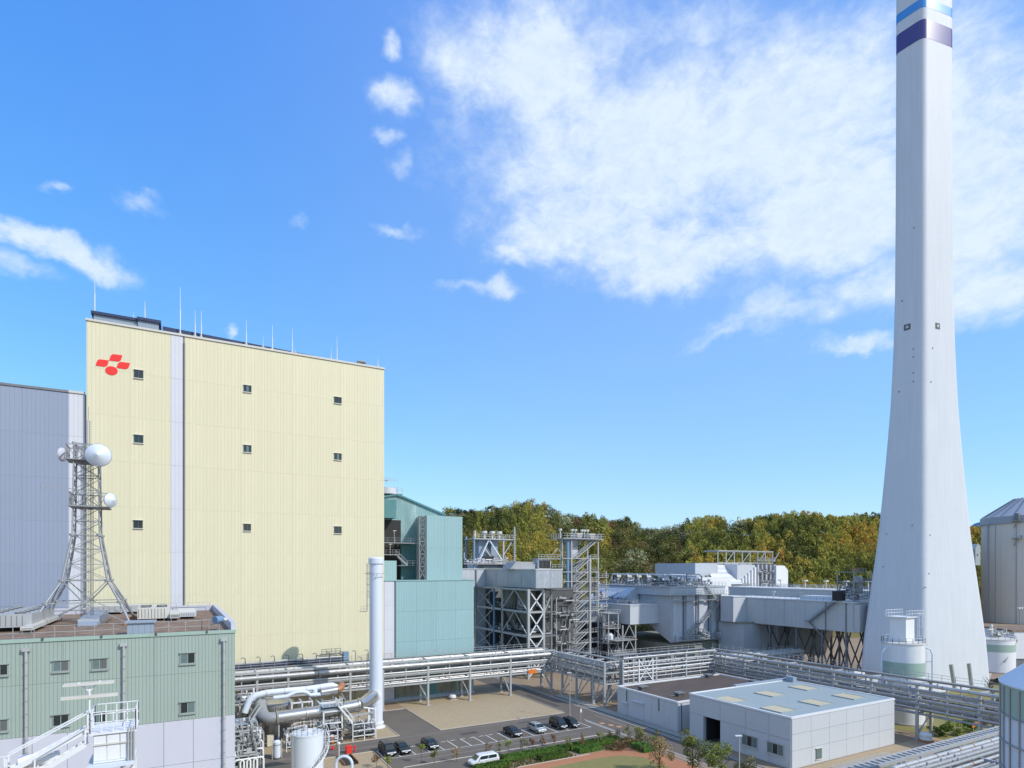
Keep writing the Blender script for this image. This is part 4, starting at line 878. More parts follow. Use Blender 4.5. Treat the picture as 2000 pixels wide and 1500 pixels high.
a = onV(1592,1462,WV0); b = onV(1603,1480,WV0)
window(wb, 'v', WV0-.09, a.x, b.x, b.z, a.z, 'frame', ('glassl',), 'sill', t=.1)
t = thing('trench_cover', 'row of pale concrete trench covers on the gravel beside the warehouse', 'trench cover', (95,55.6,0))
for i in range(24): mb = MB(); mb.box(86.5+.62*i,86.9+.62*i,54.8,56.4,.02,.09); mb.build('concrete_slab', 'kerb', t)
t = thing('condenser', 'white rounded outdoor unit on a pallet behind the warehouse corner', 'outdoor unit', G(1808,1449))
p = G(1808,1449); mb = MB(); mb.box(p.x-1,p.x+1,p.y-.8,p.y+.8,0,.35); mb.build('pallet','rust',t)
mb = MB(); mb.lathe((p.x,p.y,.35),[(0,1.3),(.7,1.25),(.95,1.0),(.95,.75),(.8,.7),(.95,.62),(.95,.1),(.8,0)],16); mb.build('casing','whitep',t)
# ================================================================ GAS TREATMENT PLANT
U0 = 84.0; yF = onU(1032,1200,U0).y; yB = onU(930,1200,U0).y; uE = onV(1062,1200,yF).x
fr = thing('steel_frame', 'tall open steel frame with crossed braces carrying the worn metal duct', 'steel frame', ((U0+uE)/2, (yF+yB)/2, 0))
ys = [yF, onU(1012,1200,U0).y, onU(981,1200,U0).y, onU(965,1200,U0).y, onU(948,1200,U0).y, yB]
lv = [0.3, 5.6, 11.5, 18.2, 24.4]
for y in (ys[0], ys[2], ys[3], ys[5]):
    mb = MB(); mb.beam((U0,y,0),(U0,y,24.4),.62 if y in (ys[0],ys[5]) else .45); mb.build('post','galvl' if y != ys[3] else 'bluecol',fr)
for x, y in ((uE,yF),(uE,yB),((U0+uE)/2+6,ys[2]),(uE+5,yF+4),(uE+4,ys[3])): mb = MB(); mb.beam((x,y,0),(x,y,24.4),.55); mb.build('post','galvl' if y == yF else 'midsteel',fr)
for z in lv[1:]:
    mb = MB(); mb.beam((U0,yF,z),(U0,yB,z),.45,.55); mb.beam((U0,yF,z),(uE,yF,z),.45,.5); mb.build('floor_beam','galvl',fr)
    mb = MB(); mb.box(U0+.3,uE+5,yF+.3,yB,z-.25,z-.12); mb.build('deck','midsteel',fr)
for (p, q) in ((yF,ys[2]),(ys[2],ys[3]),(ys[3],yB)):
    for z0, z1 in zip(lv[:-1], lv[1:]):
        if (p, q) == (ys[2],ys[3]): continue
        mb = MB(); xbrace(mb,(U0-.1,p,0),(U0-.1,q,0),z0,z1,.24,'x' if q == yB else 'v'); mb.build('brace','galvl',fr)
for z0, z1 in zip(lv[:-1], lv[1:]): mb = MB(); xbrace(mb,(U0,yF-.1,0),(uE,yF-.1,0),z0,z1,.3,'x'); mb.build('brace','whitep',fr)
def clutter(t, x0, x1, y0, y1, zs, n, seed, mats=('galvl','silver','midsteel'), name='pipework', r=(.08,.25)):
    rg = random.Random(seed); bs = {m_: MB() for m_ in mats}
    for i in range(n):
        mb = bs[rg.choice(mats)]; x = rg.uniform(x0,x1); y = rg.uniform(y0,y1); z = rg.choice(zs)+rg.uniform(.2,1.6); rr_ = rg.uniform(*r); k = rg.random()
        if k < .4: pts = [(x,y,z),(min(x1,x+rg.uniform(1,4)),y,z)]; pts += [(pts[-1][0],y,z+rg.uniform(-1.4,1.4)),(pts[-1][0],min(y1,y+rg.uniform(.5,3)),z)]
        elif k < .7: pts = [(x,y,z),(x,min(y1,y+rg.uniform(1,4)),z),(x,min(y1,y+2),z+rg.uniform(.5,2))]
        elif k < .85: mb.tube((x,y,z),(x,y,z+rg.uniform(.4,1.2)),rr_*1.9,8); continue
        else: s = rg.uniform(.2,.6); mb.box(x,x+s*1.5,y,y+s,z,z+s*1.3); continue
        for a, b_ in zip(pts[:-1], pts[1:]):
            if (Vector(a)-Vector(b_)).length > .05: mb.tube(a,b_,rr_,7)
    for m_, mb in bs.items():
        if mb.v: mb.build(name, m_, t, kind='stuff')
clutter(fr, U0+.8, uE+4, yF+1, yB-1, lv[:-1], 150, 21)
mb = MB(); mb.lathe((U0+7,yF+12,12),[(.4,0),(3.2,5.5),(3.2,12.3)],14); mb.build('hopper','mossconc',fr)
mb = MB(); mb.lathe((U0+8,yF+22,12),[(.4,0),(3.2,5.5),(3.2,12.3)],14); mb.build('hopper','concrete',fr)
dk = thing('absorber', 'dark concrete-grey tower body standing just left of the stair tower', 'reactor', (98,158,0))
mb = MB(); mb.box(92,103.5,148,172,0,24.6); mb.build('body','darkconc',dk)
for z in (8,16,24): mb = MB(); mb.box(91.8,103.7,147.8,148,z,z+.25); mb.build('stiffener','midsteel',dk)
for x, zt_, in ((96.8,21.5),(98.6,8),(101.5,15)): mb = MB(); mb.tube((x,147.2,0),(x,147.2,zt_),.22,8); mb.tube((x,147.2,zt_),(x+3.5,147.2,zt_),.22,8); mb.build('pipe','galvl',dk)
clutter(dk, 92, 103, 145.5, 147.6, (0,4,8,12,16,20), 70, 77, ('galv','midsteel','galvl'))
mb = MB(); mb.beam((uE+.3,yF,18.4),(uE+4.3,yF+2,24.2),.3); mb.build('strut','galvl',dk)
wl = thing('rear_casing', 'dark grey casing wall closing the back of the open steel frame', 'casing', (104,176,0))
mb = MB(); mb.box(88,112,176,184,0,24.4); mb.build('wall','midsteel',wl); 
for i in range(8): mb = MB(); mb.box(88+3*i,88.25+3*i,175.85,176,0,24.3); mb.build('stiffener','galv',wl)
# worn metal duct on top of the frame
dd = thing('flue_duct', 'worn silvery rectangular duct lying on top of the steel frame', 'duct', (89,155,24.8))
u0 = 85.3; ya = 139.8; yb_ = 170.4; ux = onV(1098,1130,ya).x
mb = MB(); mb.box(u0,ux,ya,yb_,24.8,29.9); mb.build('casing','ductworn',dd)
for a, b_, in zip([ya+i*(yb_-ya)/4 for i in range(4)],[ya+(i+1)*(yb_-ya)/4 for i in range(4)]): mb = MB(); mb.box(u0-.08,u0-.005,a+.06,b_-.06,24.85,29.7); mb.build('sheet_panel','ductworn',dd)
for a, b_ in ((u0,u0+4.6),(u0+4.6,ux)): mb = MB(); mb.box(a+.04,b_-.04,ya-.08,ya-.005,24.85,29.7); mb.build('sheet_panel','ductworn',dd)
xl = onV(900,1130,yb_).x
mb = MB(); mb.box(xl,u0-.01,yb_,yb_+9,24.6,30.0); mb.build('side_branch','esplight',dd)
mb = MB(); mb.box(onV(930,1130,yb_).x-.3,onV(930,1130,yb_).x+.1,yb_-.3,yb_,18,30); mb.build('joint','midsteel',dd)
mb = MB(); mb.box(u0-.25,ux+.2,ya-.2,yb_,29.9,30.12); mb.box(xl,u0-.26,yb_-.2,yb_+9,30.0,30.25); mb.build('roof_sheet','brightroof',dd)
mb = MB(); mb.prism([(172,30.2),(176,32.6),(186,32.6),(186,30.2)],'x',86,101); mb.build('raised_roof','esplight',dd)
# platform tower on the duct
pt = thing('damper_tower', 'small lattice platform tower with round hoods on the roof left of centre', 'platform', (89,174,30.2))
a0, a1, c0, c1 = onV(926,1060,172).x, onV(983,1060,172).x, 172, 178
for x in (a0,a1):
    for y in (c0,c1): mb = MB(); mb.beam((x,y,30.2),(x,y,40.6),.5); mb.build('post','galvl' if x == a1 else 'bluecol',pt)
am = (a0+a1)/2
mb = MB(); mb.beam((a0+1.2,c0,31.5),(am,c0,39.6),.36); mb.beam((am,c0,39.6),(a1-.1,c0,32.5),.36); mb.build('brace','dish',pt)
mb = MB(); mb.beam((a1,c0,34.5),(a1+3,c0,38.8),.3); mb.beam((a1,c0,33),(a1+2.4,c0,30.4),.3); mb.build('brace','galvl',pt)
mb = MB(); mb.box(a0-.4,a1+3.4,c0-.6,c1+.5,39.5,39.85); mb.build('deck','galvl',pt)
mb = MB(); railing(mb,[(a0-.4,c0-.6,39.85),(a1+3.4,c0-.6,39.85)],1.3,1.5,.12); mb.build('railing','galvl',pt)
for x in (a0+1.2,a0+4.6,am+2.2,a1-.4):
    mb = MB(); mb.tube((x,c0+2,39.85),(x,c0+2,41.6),.35,8); mb.tube((x,c0+2,41.6),(x,c0+2,42.4),.35 if x == a0+1.2 else .95,10,.9 if x != a0+1.2 else .5); mb.build('round_hood','sill',pt)
for x in (a0+2.4,am+1.6): mb = MB(); mb.box(x,x+2.6,c0+1.5,c1-1,33.4,39.4); mb.build('damper_box','bluegrey',pt)
mb = MB(); flight(mb,(am+3,c0+.3,31.5),(am-1,c0+.3,36.6),.8,(0,1,0)); mb.build('stairs','galvl',pt)
mb = MB(); mb.box(a0-4,a1+4,c0-1.2,c1,31.6,31.8); railing(mb,[(a0-4,c0-1.2,31.8),(a1+4,c0-1.2,31.8)],1.2,1.6,.1); mb.build('lower_walkway','galvl',pt)
clutter(pt, a0-3, a1+2, c0-.8, c0+1, (31.9,), 46, 5, ('galvl','silver','pale'))
mb = MB(); mb.box(a0+1.5,a1-2,c0+.2,c0+3,31.9,33.3); mb.build('drive_housing','pale',pt); mb = MB(); mb.box(a0+2.5,a1-3.2,c0+.05,c0+.19,33.35,34.2); mb.build('dark_louvre','shade',pt)
mb = MB(); x = onV(1005,1060,173).x; mb.beam((x,173,30.2),(x,173,onV(1005,1029,173).z),.32); 
for i in range(20): mb.box(x-.42,x+.42,172.7,173.3,31+.62*i,31.22+.62*i)
mb.build('cable_ladder','galvl',pt)
hu = thing('filter_house', 'small framed unit with dark louvred front at the right end of the duct roof', 'filter unit', (95.5,152,30.1))
x0, x1 = onV(1052,1095,150).x, onV(1076,1095,150).x
mb = MB(); mb.box(x0,x1,150,153.5,30.15,33.0); mb.build('body','esplight',hu)
for i in range(3): mb = MB(); w = (x1-x0-.3)/3; mb.box(x0+.15+w*i,x0+.05+w*(i+1),149.93,149.98,30.3,32.6); mb.build('louvre','shade',hu)
mb = MB(); mb.box(x0-.4,x1+3,149.5,154,33,33.2); railing(mb,[(x0-.4,149.5,33.2),(x1+3,149.5,33.2)],1.1,1.1,.1); mb.beam((x1,149.6,34.3),(x1+2,149.6,36.2),.14); mb.beam((x1+2,149.6,36.2),(x1+4,149.6,34.3),.14); mb.beam((x1-1,149.6,34.3),(x1+4,149.6,34.3),.14); mb.build('roof_frame','galvl',hu)
mb = MB(); mb.prism([(x0-9,30.1),(x0-7,32.2),(x0-.5,32.2),(x0-.5,30.1)],'y',151,156); mb.build('hood','galv',hu); mb = MB(); railing(mb,[(x1+.2,149.6,30.2),(x1+5,149.6,30.2)],1.2,1.2,.1); mb.build('railing','galvl',hu)
# stair tower
st = thing('stair_tower', 'tall open steel stair tower with zigzag flights and a railed top platform', 'stair tower', (108.5,152.5,0))
SV = 150.0; xa, xb_, xc = onV(1116,1150,SV).x, onV(1152,1150,SV).x, onV(1168,1150,SV).x
fl = [4.6,7.7,10.8,14.2,17.4,20.5,23.4,26.4,29.3,33.4,39.2]
for x, w in ((xa,.42),(xb_,.62),(xc,.36)):
    for y in (SV,SV+5.5): mb = MB(); mb.beam((x,y,0),(x,y,39.2 if x != xb_ else 33.4),w); mb.build('post','galvl',st)
mb = MB(); mb.tube((xa-1.1,SV+.5,0),(xa-1.1,SV+.5,39),.55,10); mb.build('blue_column','bluecol',st)
mb = MB(); mb.beam((xa-3,SV+.5,0),(xa-3,SV+.5,39.2),.22); mb.build('post','galvl',st)
for z in fl:
    mb = MB(); mb.box(xa-.2,xa+1.7,SV-.2,SV+5.5,z-.16,z); mb.box(xb_-1.1,xb_+.3,SV-.2,SV+5.5,z-.16,z) ; mb.box(xa+1.7,xb_-1.1,SV+2.9,SV+5.5,z-.16,z)
    mb.beam((xa-3.2,SV-.1,z-.1),(xc+.4,SV-.1,z-.1),.16,.24); mb.build('landing','galvl',st)
    mb = MB(); railing(mb,[(xa-.2,SV-.2,z),(xa+1.6,SV-.2,z)],1.1,.9,.08); railing(mb,[(xb_,SV-.2,z),(xc,SV-.2,z)],1.1,1.1,.08); mb.build('railing','galvl',st)
for z0, z1 in zip(fl[:-1],fl[1:]):
    mb = MB(); ext = 4.0 if z1 > 38 else 1.2 if z1 > 33 else 0
    flight(mb,(xa+1.7,SV-.15,z0),(xb_-.9+ext,SV-.15,z1),1.2,(0,1,0),t=.14); mb.build('stair_flight','galvl',st)
    mb = MB(); zm = (z0+z1)/2; mb.beam((xb_-1,SV+1.6,z1),(xa+1.7,SV+1.6,zm),.12,.35); mb.build('return_flight','galv',st)
mb = MB(); mb.beam((xa,SV,1),(xb_,SV,4.6),.2); mb.beam((xb_,SV,.5),(xa,SV,4.6),.2); mb.build('brace','galvl',st)
clutter(st, xa+1.8, xb_-1, SV+3, SV+5.3, fl[:-1], 70, 31, ('midsteel','galv','concrete'))
mb = MB(); mb.box(xa+2.2,xb_-1.2,SV+3,SV+6,0,32); mb.build('duct_core','midsteel',st)
mb = MB(); mb.box(xa+1.6,xa+3.9,SV+2.2,SV+5,33.5,39.1); mb.build('cabin','pale',st)
mb = MB(); mb.box(xa-3.4,xc+1.6,SV-1,SV+6,39.2,39.45); mb.build('top_deck','galvl',st)
mb = MB(); railing(mb,[(xa-3.4,SV+6,39.45),(xa-3.4,SV-1,39.45),(xc+1.6,SV-1,39.45),(xc+1.6,SV+6,39.45)],1.35,1.3,.11); mb.build('top_railing','galvl',st)
for x in (xa+1.5,xa+6.2): mb = MB(); mb.prism([(x,41.0),(x+2.4,41.0),(x+1.7,39.5),(x+.7,39.5)],'y',SV-.6,SV+2); mb.build('hopper_hood','sill',st)
for x in (xa-2,xa+2.3,xa+3.6,xa+6,xa+7,xa+8.2): mb = MB(); mb.tube((x,SV+3,39.4),(x,SV+3,41.8),.18,8); mb.tube((x,SV+3,41.8),(x,SV+3,42.4),.5,10); mb.build('vent_pipe','sill',st)
an = thing('pump_platform', 'small stacked platform with a white vessel right of the stair tower base', 'platform', (117,150,0))
for x in (xc+.9,xc+4.6):
    for y in (SV-4,SV+1): mb = MB(); mb.beam((x,y,0),(x,y,16.6),.3); mb.build('post','galvl',an)
for z in (7.4,12,16.6):
    mb = MB(); mb.box(xc+.4,xc+5.2,SV-4.4,SV+1.4,z-.18,z); mb.build('deck','galvl',an); mb = MB(); railing(mb,[(xc+.4,SV-4.4,z),(xc+5.2,SV-4.4,z)],1.1,1.2,.09); mb.build('railing','galvl',an)
mb = MB(); xbrace(mb,(xc+.9,SV-4,0),(xc+4.6,SV-4,0),.3,7.2,.18); mb.build('brace','galvl',an)
mb = MB(); mb.lathe((xc+2.8,SV-2,7.4),[(0,3.2),(.7,3.0),(1.3,2.2),(1.3,.7),(.9,0)],14); mb.build('vessel','whitep',an)
mb = MB(); mb.tube((xc+2,SV-.5,7.4),(xc+2,SV-.5,16),.55,10); mb.build('column','beige',an)
clutter(an, xc+.6, xc+5, SV-4, SV+1, (7.6,12.2), 36, 41, ('galvl','silver'))
up = thing('tower_annex', 'tangle of small platforms and piping on the right side of the stair tower', 'platform', (116,153,17))
for x in (xc+1,xc+4.8): mb = MB(); mb.beam((x,SV+2,16),(x,SV+2,29.5),.26); mb.build('post','galvl',up)
for z in (20.5,24,27.5): mb = MB(); mb.box(xc+.6,xc+5.2,SV+1.5,SV+5,z-.15,z); railing(mb,[(xc+.6,SV+1.5,z),(xc+5.2,SV+1.5,z)],1.1,1.1,.09); mb.build('platform','galvl',up)
clutter(up, xc+.8, xc+5, SV+1.6, SV+5, (17,20.6,24.1), 50, 43, ('galvl','silver','pale'))
# electrostatic precipitator
E0, E1, F0, F1 = 132.7, onV(1408,1200,137.8).x, 137.8, 171.0
ep = thing('precipitator', 'big grey precipitator casing with ribbed sunlit front and slanting underside', 'industrial casing', ((E0+E1)/2,(F0+F1)/2,0))
mb = MB(); mb.prism([(F0,7.3),(148.2,12.5),(F1,12.5),(F1,22),(F0,22)],'x',E0,E1); mb.build('casing','espblue',ep)
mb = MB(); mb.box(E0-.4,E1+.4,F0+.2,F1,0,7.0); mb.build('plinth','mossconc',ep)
mb = MB(); mb.box(E0-1.3,E1+.9,F0-.9,F1+1,22,24.4); mb.build('roof_band','espblue',ep)
mb = MB(); mb.box(E0-1.6,E1+1.2,F0-1.2,F1+1,24.4,24.75); mb.build('roof_deck','galvl',ep)
mb = MB(); mb.box(121,E0-.05,143,165,13.1,18.9); mb.build('inlet_duct','esplight',ep)
mb = MB(); mb.prism([(117.5,153.01),(121,153.01),(121,165),(113,165),(113,157)],'z',13.1,18.9); mb.build('inlet_branch','esplight',ep)
mb = MB(); mb.box(120.8,E0-.1,142.8,165.2,18.9,19.15); mb.prism([(117.3,152.8),(120.8,152.8),(120.8,165.2),(112.8,165.2),(112.8,156.9)],'z',18.9,19.15); mb.build('duct_roof','brightroof',ep)
mb = MB(); mb.prism([(E0-1.35,24.0),(124.5,19.3),(E0-.05,19.3)],'y',152,171); mb.build('hood','espblue',ep)
mb = MB(); mb.box(112,132.5,171.2,174,0,19); mb.box(E0-7,E0-.1,156,171,0,12.9); mb.build('void_shade_wall','darkconc',ep)  # dark boxes added, the black void under the duct put into their colour
for i in range(4): mb = MB(); y = 152+6.1*i; mb.beam((E0-1.5,y,24.1),(124.6,y,19.5),.25,.5); mb.build('hood_rib','espblue',ep)
for i in range(3): mb = MB(); mb.prism([(E0-1.5,24.15),(124.9,19.6),(124.9,19.45),(E0-1.5,24.0)],'y',152.4+6.1*i,157.8+6.1*i); mb.build('hood_panel','esplight',ep)
clutter(ep, 122, 126, 145, 164, (19.1,), 40, 57, ('galvl','silver','midsteel'))
mb = MB(); railing(mb,[(121,165,19.15),(121,143.1,19.15),(131,143.1,19.15)],1.1,1.5,.08); mb.build('duct_railing','galvl',ep)
for i in range(4):
    w = (E1-E0)/4; x = E0+.2+w*i
    mb = MB(); mb.box(x+.4,x+2.3,F0-.55,F0,7.6,22); mb.build('buttress','esplight',ep)
    mb = MB(); mb.box(x+2.5,x+w-1.0,F0-.12,F0-.01,7.8,21.8); mb.build('front_panel','pale' if i < 3 else 'espblue',ep)
    mb = MB(); mb.box(x+w-.75,x+w-.35,F0-.3,F0-.01,7.6,22); mb.build('dark_groove','midsteel',ep)
for z, ex in ((22.2,0),(8.2,0)):
    mb = MB(); mb.box(E0-.3,E1+1.6,F0-2.1,F0-.6,z-.2,z); railing(mb,[(E0-.3,F0-2.1,z),(E1+1.6,F0-2.1,z)],1.15,1.4,.09); mb.build('platform','galvl',ep)
mb = MB(); mb.box(E0-.3,E1+1.6,F0-2.0,F0-.9,20.3,20.4); mb.build('handrail_bar','galvl',ep)
for (a, za, b_, zb_) in ((137,8.4,143.5,13.2),(144.5,13.4,151.5,19.0),(151.5,19.2,146.5,24.6),(143,10.5,149,8.3)):
    mb = MB(); p, q = ((a,F0-2.0,za),(b_,F0-2.0,zb_)); 
    if q[2] < p[2]: p, q = q, p
    flight(mb,p,q,.9,(0,1,0),t=.12); mb.build('stair_flight','galvl',ep)
mb = MB(); mb.box(143.2,145,F0-2.2,F0-.6,13.1,13.3); mb.box(151,153.4,F0-2.2,F0-.6,18.9,19.1); mb.build('stair_landing','galvl',ep)
for x in (134.2,147.5,152.5): mb = MB(); mb.tube((x,F0-1.3,8.2),(x,F0-1.3,9.8),.55,10); mb.build('rapper_drum','pale',ep)
clutter(ep, E0, E1, F0-1.8, F0-1.0, (8.2,), 22, 51, ('galvl','midsteel'))
mb = MB(); railing(mb,[(E0-1.5,F1,24.75),(E0-1.5,F0-1.1,24.75),(E1+1.1,F0-1.1,24.75)],1.15,1.6,.09); mb.build('roof_railing','galvl',ep)
clutter(ep, E0, E1, F0, F1-3, (24.75,), 190, 52, ('galvl','darksteel','pale','midsteel'), 'roof_equipment', (.1,.3))
# transformers on the precipitator roof
def transformer():
    t = thing('transformer', 'x', 'transformer', (0,0,0), 'domed transformers on the precipitator roof')
    mb = MB(); mb.box(-1.1,1.1,-.9,.9,.5,1.7); mb.build('tank','midsteel',t,local=True)
    [MB().box(sx*.9-.08,sx*.9+.08,sy*.7-.08,sy*.7+.08,0,.5).build('foot','midsteel',t,local=True) for sx in (-1,1) for sy in (-1,1)]
    mb = MB(); mb.tube((0,0,1.7),(0,0,2.5),.75,12,.6); mb.tube((-.9,-.2,2.7),(.9,-.2,2.7),.62,12); mb.build('bushing_drum','galvl',t,local=True)
    mb = MB(); mb.tube((-.95,-.2,2.7),(-1.15,-.2,2.7),.5,12); mb.tube((.4,-.75,2.2),(.4,-1.2,1.2),.3,8,.12); mb.build('dark_cap','darksteel',t,local=True)
    mb = MB(); mb.pipe([(.3,.5,2.6),(.3,.6,3.6),(.6,1.2,3.9),(1.6,2.6,3.9)],.13,7); mb.build('bus_pipe','whitep',t,local=True); return t
tf = transformer(); pos = [(135,166,'furthest left'),(135,160.5,'second from the left'),(135,155.5,'third from the left'),(135,150.8,'fourth from the left'),(135.2,146,'fifth from the left'),(136.5,141.2,'nearest the sunlit front')]
for i, (x, y, w) in enumerate(pos):
    o = tf if i == 0 else dup(tf, (x,y,24.75)); o.location = (x,y,24.75); o['label'] = 'domed transformer on the precipitator roof, '+w
mb = MB()
for y in (140,147,154,161,168): mb.beam((134,y,24.75),(134,y,28.6),.14)
mb.beam((134,139,28.6),(134,169,28.6),.18)
bt = thing('busbar_frame', 'pale overhead pipe frame along the row of roof transformers', 'frame', (134,154,24.75)); mb.build('frame','galvl',bt)
mb = MB(); mb.tube((136,170,28.3),(138,146,28.3),.22,8); mb.tube((146,141,28),(140,150,28.4),.22,8); mb.build('bus_duct','whitep',bt)
mb = MB(); mb.pipe([(140.5,139,24.8),(140.5,139,28.4),(146,139,28.4),(147,139,27.6),(147.4,139,24.8)],.16,8); mb.build('dark_loop','darksteel',bt)
# support frame beneath the inlet duct
sf = thing('duct_support', 'two-level braced steel trestle under the pale inlet duct', 'trestle', (120,148,0))
s0, s1 = onV(1216,1250,143.4).x, onV(1241,1250,143.4).x
for x in (s0,s1):
    for y in (143.4,153.5): mb = MB(); mb.beam((x,y,0),(x,y,13),.34); mb.build('post','galvl',sf)
mb = MB(); mb.beam((s0-3.4,150,0),(s0-3.4,150,13),.34); mb.build('post','midsteel',sf)
for z0, z1 in ((.3,4.2),(4.4,8.4),(8.6,13.0)):
    mb = MB(); xbrace(mb,(s0,143.3,0),(s1,143.3,0),z0,z1,.2,'v'); mb.build('brace','galvl',sf); mb = MB(); xbrace(mb,(s0,143.4,0),(s0,153.5,0),z0,z1,.2,'v'); mb.build('brace','galv',sf)
for z in (4.3,8.5): mb = MB(); mb.box(s0-3,s1+.4,143,154,z-.2,z); railing(mb,[(s0-3,143,z),(s1,143,z)],1.0,1.3,.08); mb.build('deck','galvl',sf)
clutter(sf, s0-2.5, s1, 144, 153, (0,4.3), 30, 61, ('midsteel','galvl'))
# grey block building under the duct, and the long duct to the chimney
gb = thing('block_house', 'windowless grey panel block tucked beneath the long duct', 'building', (160,132,0))
g1 = onV(1520,1240,127).x
mb = MB(); mb.box(152.5,g1,127,137,0,13.2); mb.build('wall','espblue',gb)
for i in range(4): mb = MB(); w = (g1-152.5)/4; mb.box(152.5+w*i+.05,152.5+w*(i+1)-.05,126.9,126.99,.2,13.1); mb.build('wall_panel','esplight' if i > 1 else 'espblue',gb)  # darker left, paler right panels: the duct's shadow put into the colour
mb = MB(); mb.box(152.2,g1+.3,126.7,137.2,13.2,13.6); mb.build('roof','mossconc',gb)
mb = MB(); ladder(mb,(g1-1.2,126.5,.3),13.4,(1,0,0),.6); mb.build('ladder','whitep',gb)
ld = thing('long_duct', 'long blue-grey rectangular duct running to the chimney on dark trestles', 'duct', (160,115,13))
y0_, y1_ = 95.4, onU(1458,1190,157).y
mb = MB(); mb.box(157,167,y0_,y1_+6,13.2,21.0); mb.build('casing','duct',ld)
n = 5
for i in range(n): w = (y1_-y0_)/n; mb = MB(); mb.box(156.9,156.99,y0_+w*i+.05,y0_+w*(i+1)-.05,13.25,20.9 if i > 0 else 20.4); mb.build('side_panel','duct',ld)
mb = MB(); mb.box(151,156.88,y1_,y1_+5.0,13.6,21.4); mb.build('elbow','esplight',ld)
mb = MB(); mb.box(156.7,167.2,y0_-.1,y1_+6,21.0,21.3); mb.box(150.8,156.7,y1_-.2,y1_+5.1,21.4,21.65); mb.build('roof_sheet','brightroof',ld)
mb = MB(); mb.box(156.75,156.98,103,103.3,13,21.1); mb.box(156.7,156.98,97.2,97.5,12.9,21); mb.build('joint','midsteel',ld)
mb = MB(); mb.box(157.2,160.2,93.9,95.39,13.4,20.6); mb.build('end_box','duct',ld)
mb = MB()
for k in range(5): mb.tube((160.8+.55*k,93.3,17),(161.1+.55*k,93.3,17),3.4-(k % 2)*.35,28)
mb.tube((160.3,93.3,17),(166,93.3,17),2.9,28); mb.build('expansion_joint','galv',ld)
mb = MB(); railing(mb,[(157,100,21.3),(157,128,21.3)],1.1,2,.07); railing(mb,[(166.8,100,21.3),(166.8,128,21.3)],1.1,2,.07); mb.build('railing','galvl',ld)
for y in (101,112,121): mb = MB(); mb.tube((158.5,y,21.3),(158.5,y,23.2),.13,6); mb.tube((158.5,y-.5,23.2),(158.5,y+.5,23.2),.2,8); mb.build('vent_post','sill',ld)
mb = MB(); flight(mb,(156.2,107.5,15.2),(156.2,99.5,21.3),.9,(-1,0,0),t=.12) if False else None
mb = MB(); mb.beam((156.3,107,15.5),(156.3,100,21.0),.14,.4); mb.beam((155.4,107,15.5),(155.4,100,21.0),.14,.4); mb.beam((156.3,107,16.6),(156.3,100,22.1),.08); mb.beam((156.3,108,15.4),(156.3,104,11.6),.14,.35); mb.box(155.2,156.6,106.8,108.6,15.3,15.5); mb.build('stairs','midsteel',ld)
mb = MB(); mb.prism([(103,21.3),(104.5,22.3),(113,22.3),(113,21.3)],'x',160,166); mb.build('roof_hood','brightroof',ld)
for j, y in enumerate((98,105,113,122,130)):
    for x in (158,166):
        mb = MB(); mb.beam((x,y,0),(x,y,13.1),.42); mb.build('post','midsteel',ld)
        mb = MB(); mb.beam((x,y-2.4,0),(x,y+1.2,13),.3); mb.beam((x,y+2.4,0),(x,y-1.2,13),.3); mb.build('brace','darksteel',ld)
    mb = MB(); xbrace(mb,(158,y,0),(166,y,0),.2,13,.26); mb.build('brace','darksteel',ld)
mb = MB(); mb.prism([(110,12.8),(130,12.8),(126,4),(113,4)],'x',168.5,171.5); mb.build('hopper','concrete',ld)
d2 = thing('rear_duct', 'second pale duct with small lamp-like vents behind the long duct', 'duct', (177,120,13))
mb = MB(); mb.box(172,182,98,150,14,23.6); mb.build('casing','duct',d2); mb = MB(); mb.box(171.7,182.3,97.8,150,23.6,23.9); mb.build('roof_sheet','brightroof',d2)
mb = MB(); railing(mb,[(172,99,23.9),(172,140,23.9)],1.1,2.2,.09); railing(mb,[(182,99,23.9),(182,140,23.9)],1.1,2.2,.09); mb.build('railing','sill',d2)
for y in (102,108.5,115,122,131): mb = MB(); mb.tube((175,y,23.9),(175,y,26.2),.16,6); mb.box(174.3,175.7,y-.5,y+.5,26.2,26.6); mb.build('vent_post','sill',d2)
for y in (100,112,124,136,148): mb = MB(); mb.beam((173,y,0),(173,y,14),.5); mb.beam((181,y,0),(181,y,14),.5); mb.beam((173,y,.3),(181,y,13.6),.3); mb.build('trestle','darksteel',d2)
eq = thing('duct_platform', 'railed equipment platform with a white vessel beside the chimney, on the duct', 'platform', (162.5,97.5,21.3))
for x in (158,165.5):
    for y in (96,100.5): mb = MB(); mb.beam((x,y,21.3),(x,y,29.4),.26); mb.build('post','galv',eq)
for z, xx in ((23.6,166),(26.6,166),(29.3,163)):
    mb = MB(); mb.box(157.6,xx,95.6,100.9,z-.14,z); railing(mb,[(157.6,95.6,z),(xx,95.6,z)],1.0,1.2,.08); mb.build('platform','galv',eq)
mb = MB(); mb.lathe((163.6,98,23.6),[(0,4.6),(.6,4.5),(1.1,3.9),(1.1,.2),(.9,0)],16); mb.build('vessel','sill',eq)
mb = MB(); mb.box(155.6,158.4,98.5,100.5,21.5,24.1); mb.build('dark_box','shade',eq)
mb = MB(); mb.box(159,161,96,97.2,29.4,30.2); mb.build('rusty_unit','rust',eq)
clutter(eq, 158, 165, 96, 100.5, (21.4,23.6), 34, 71, ('galvl','pale','galv'))
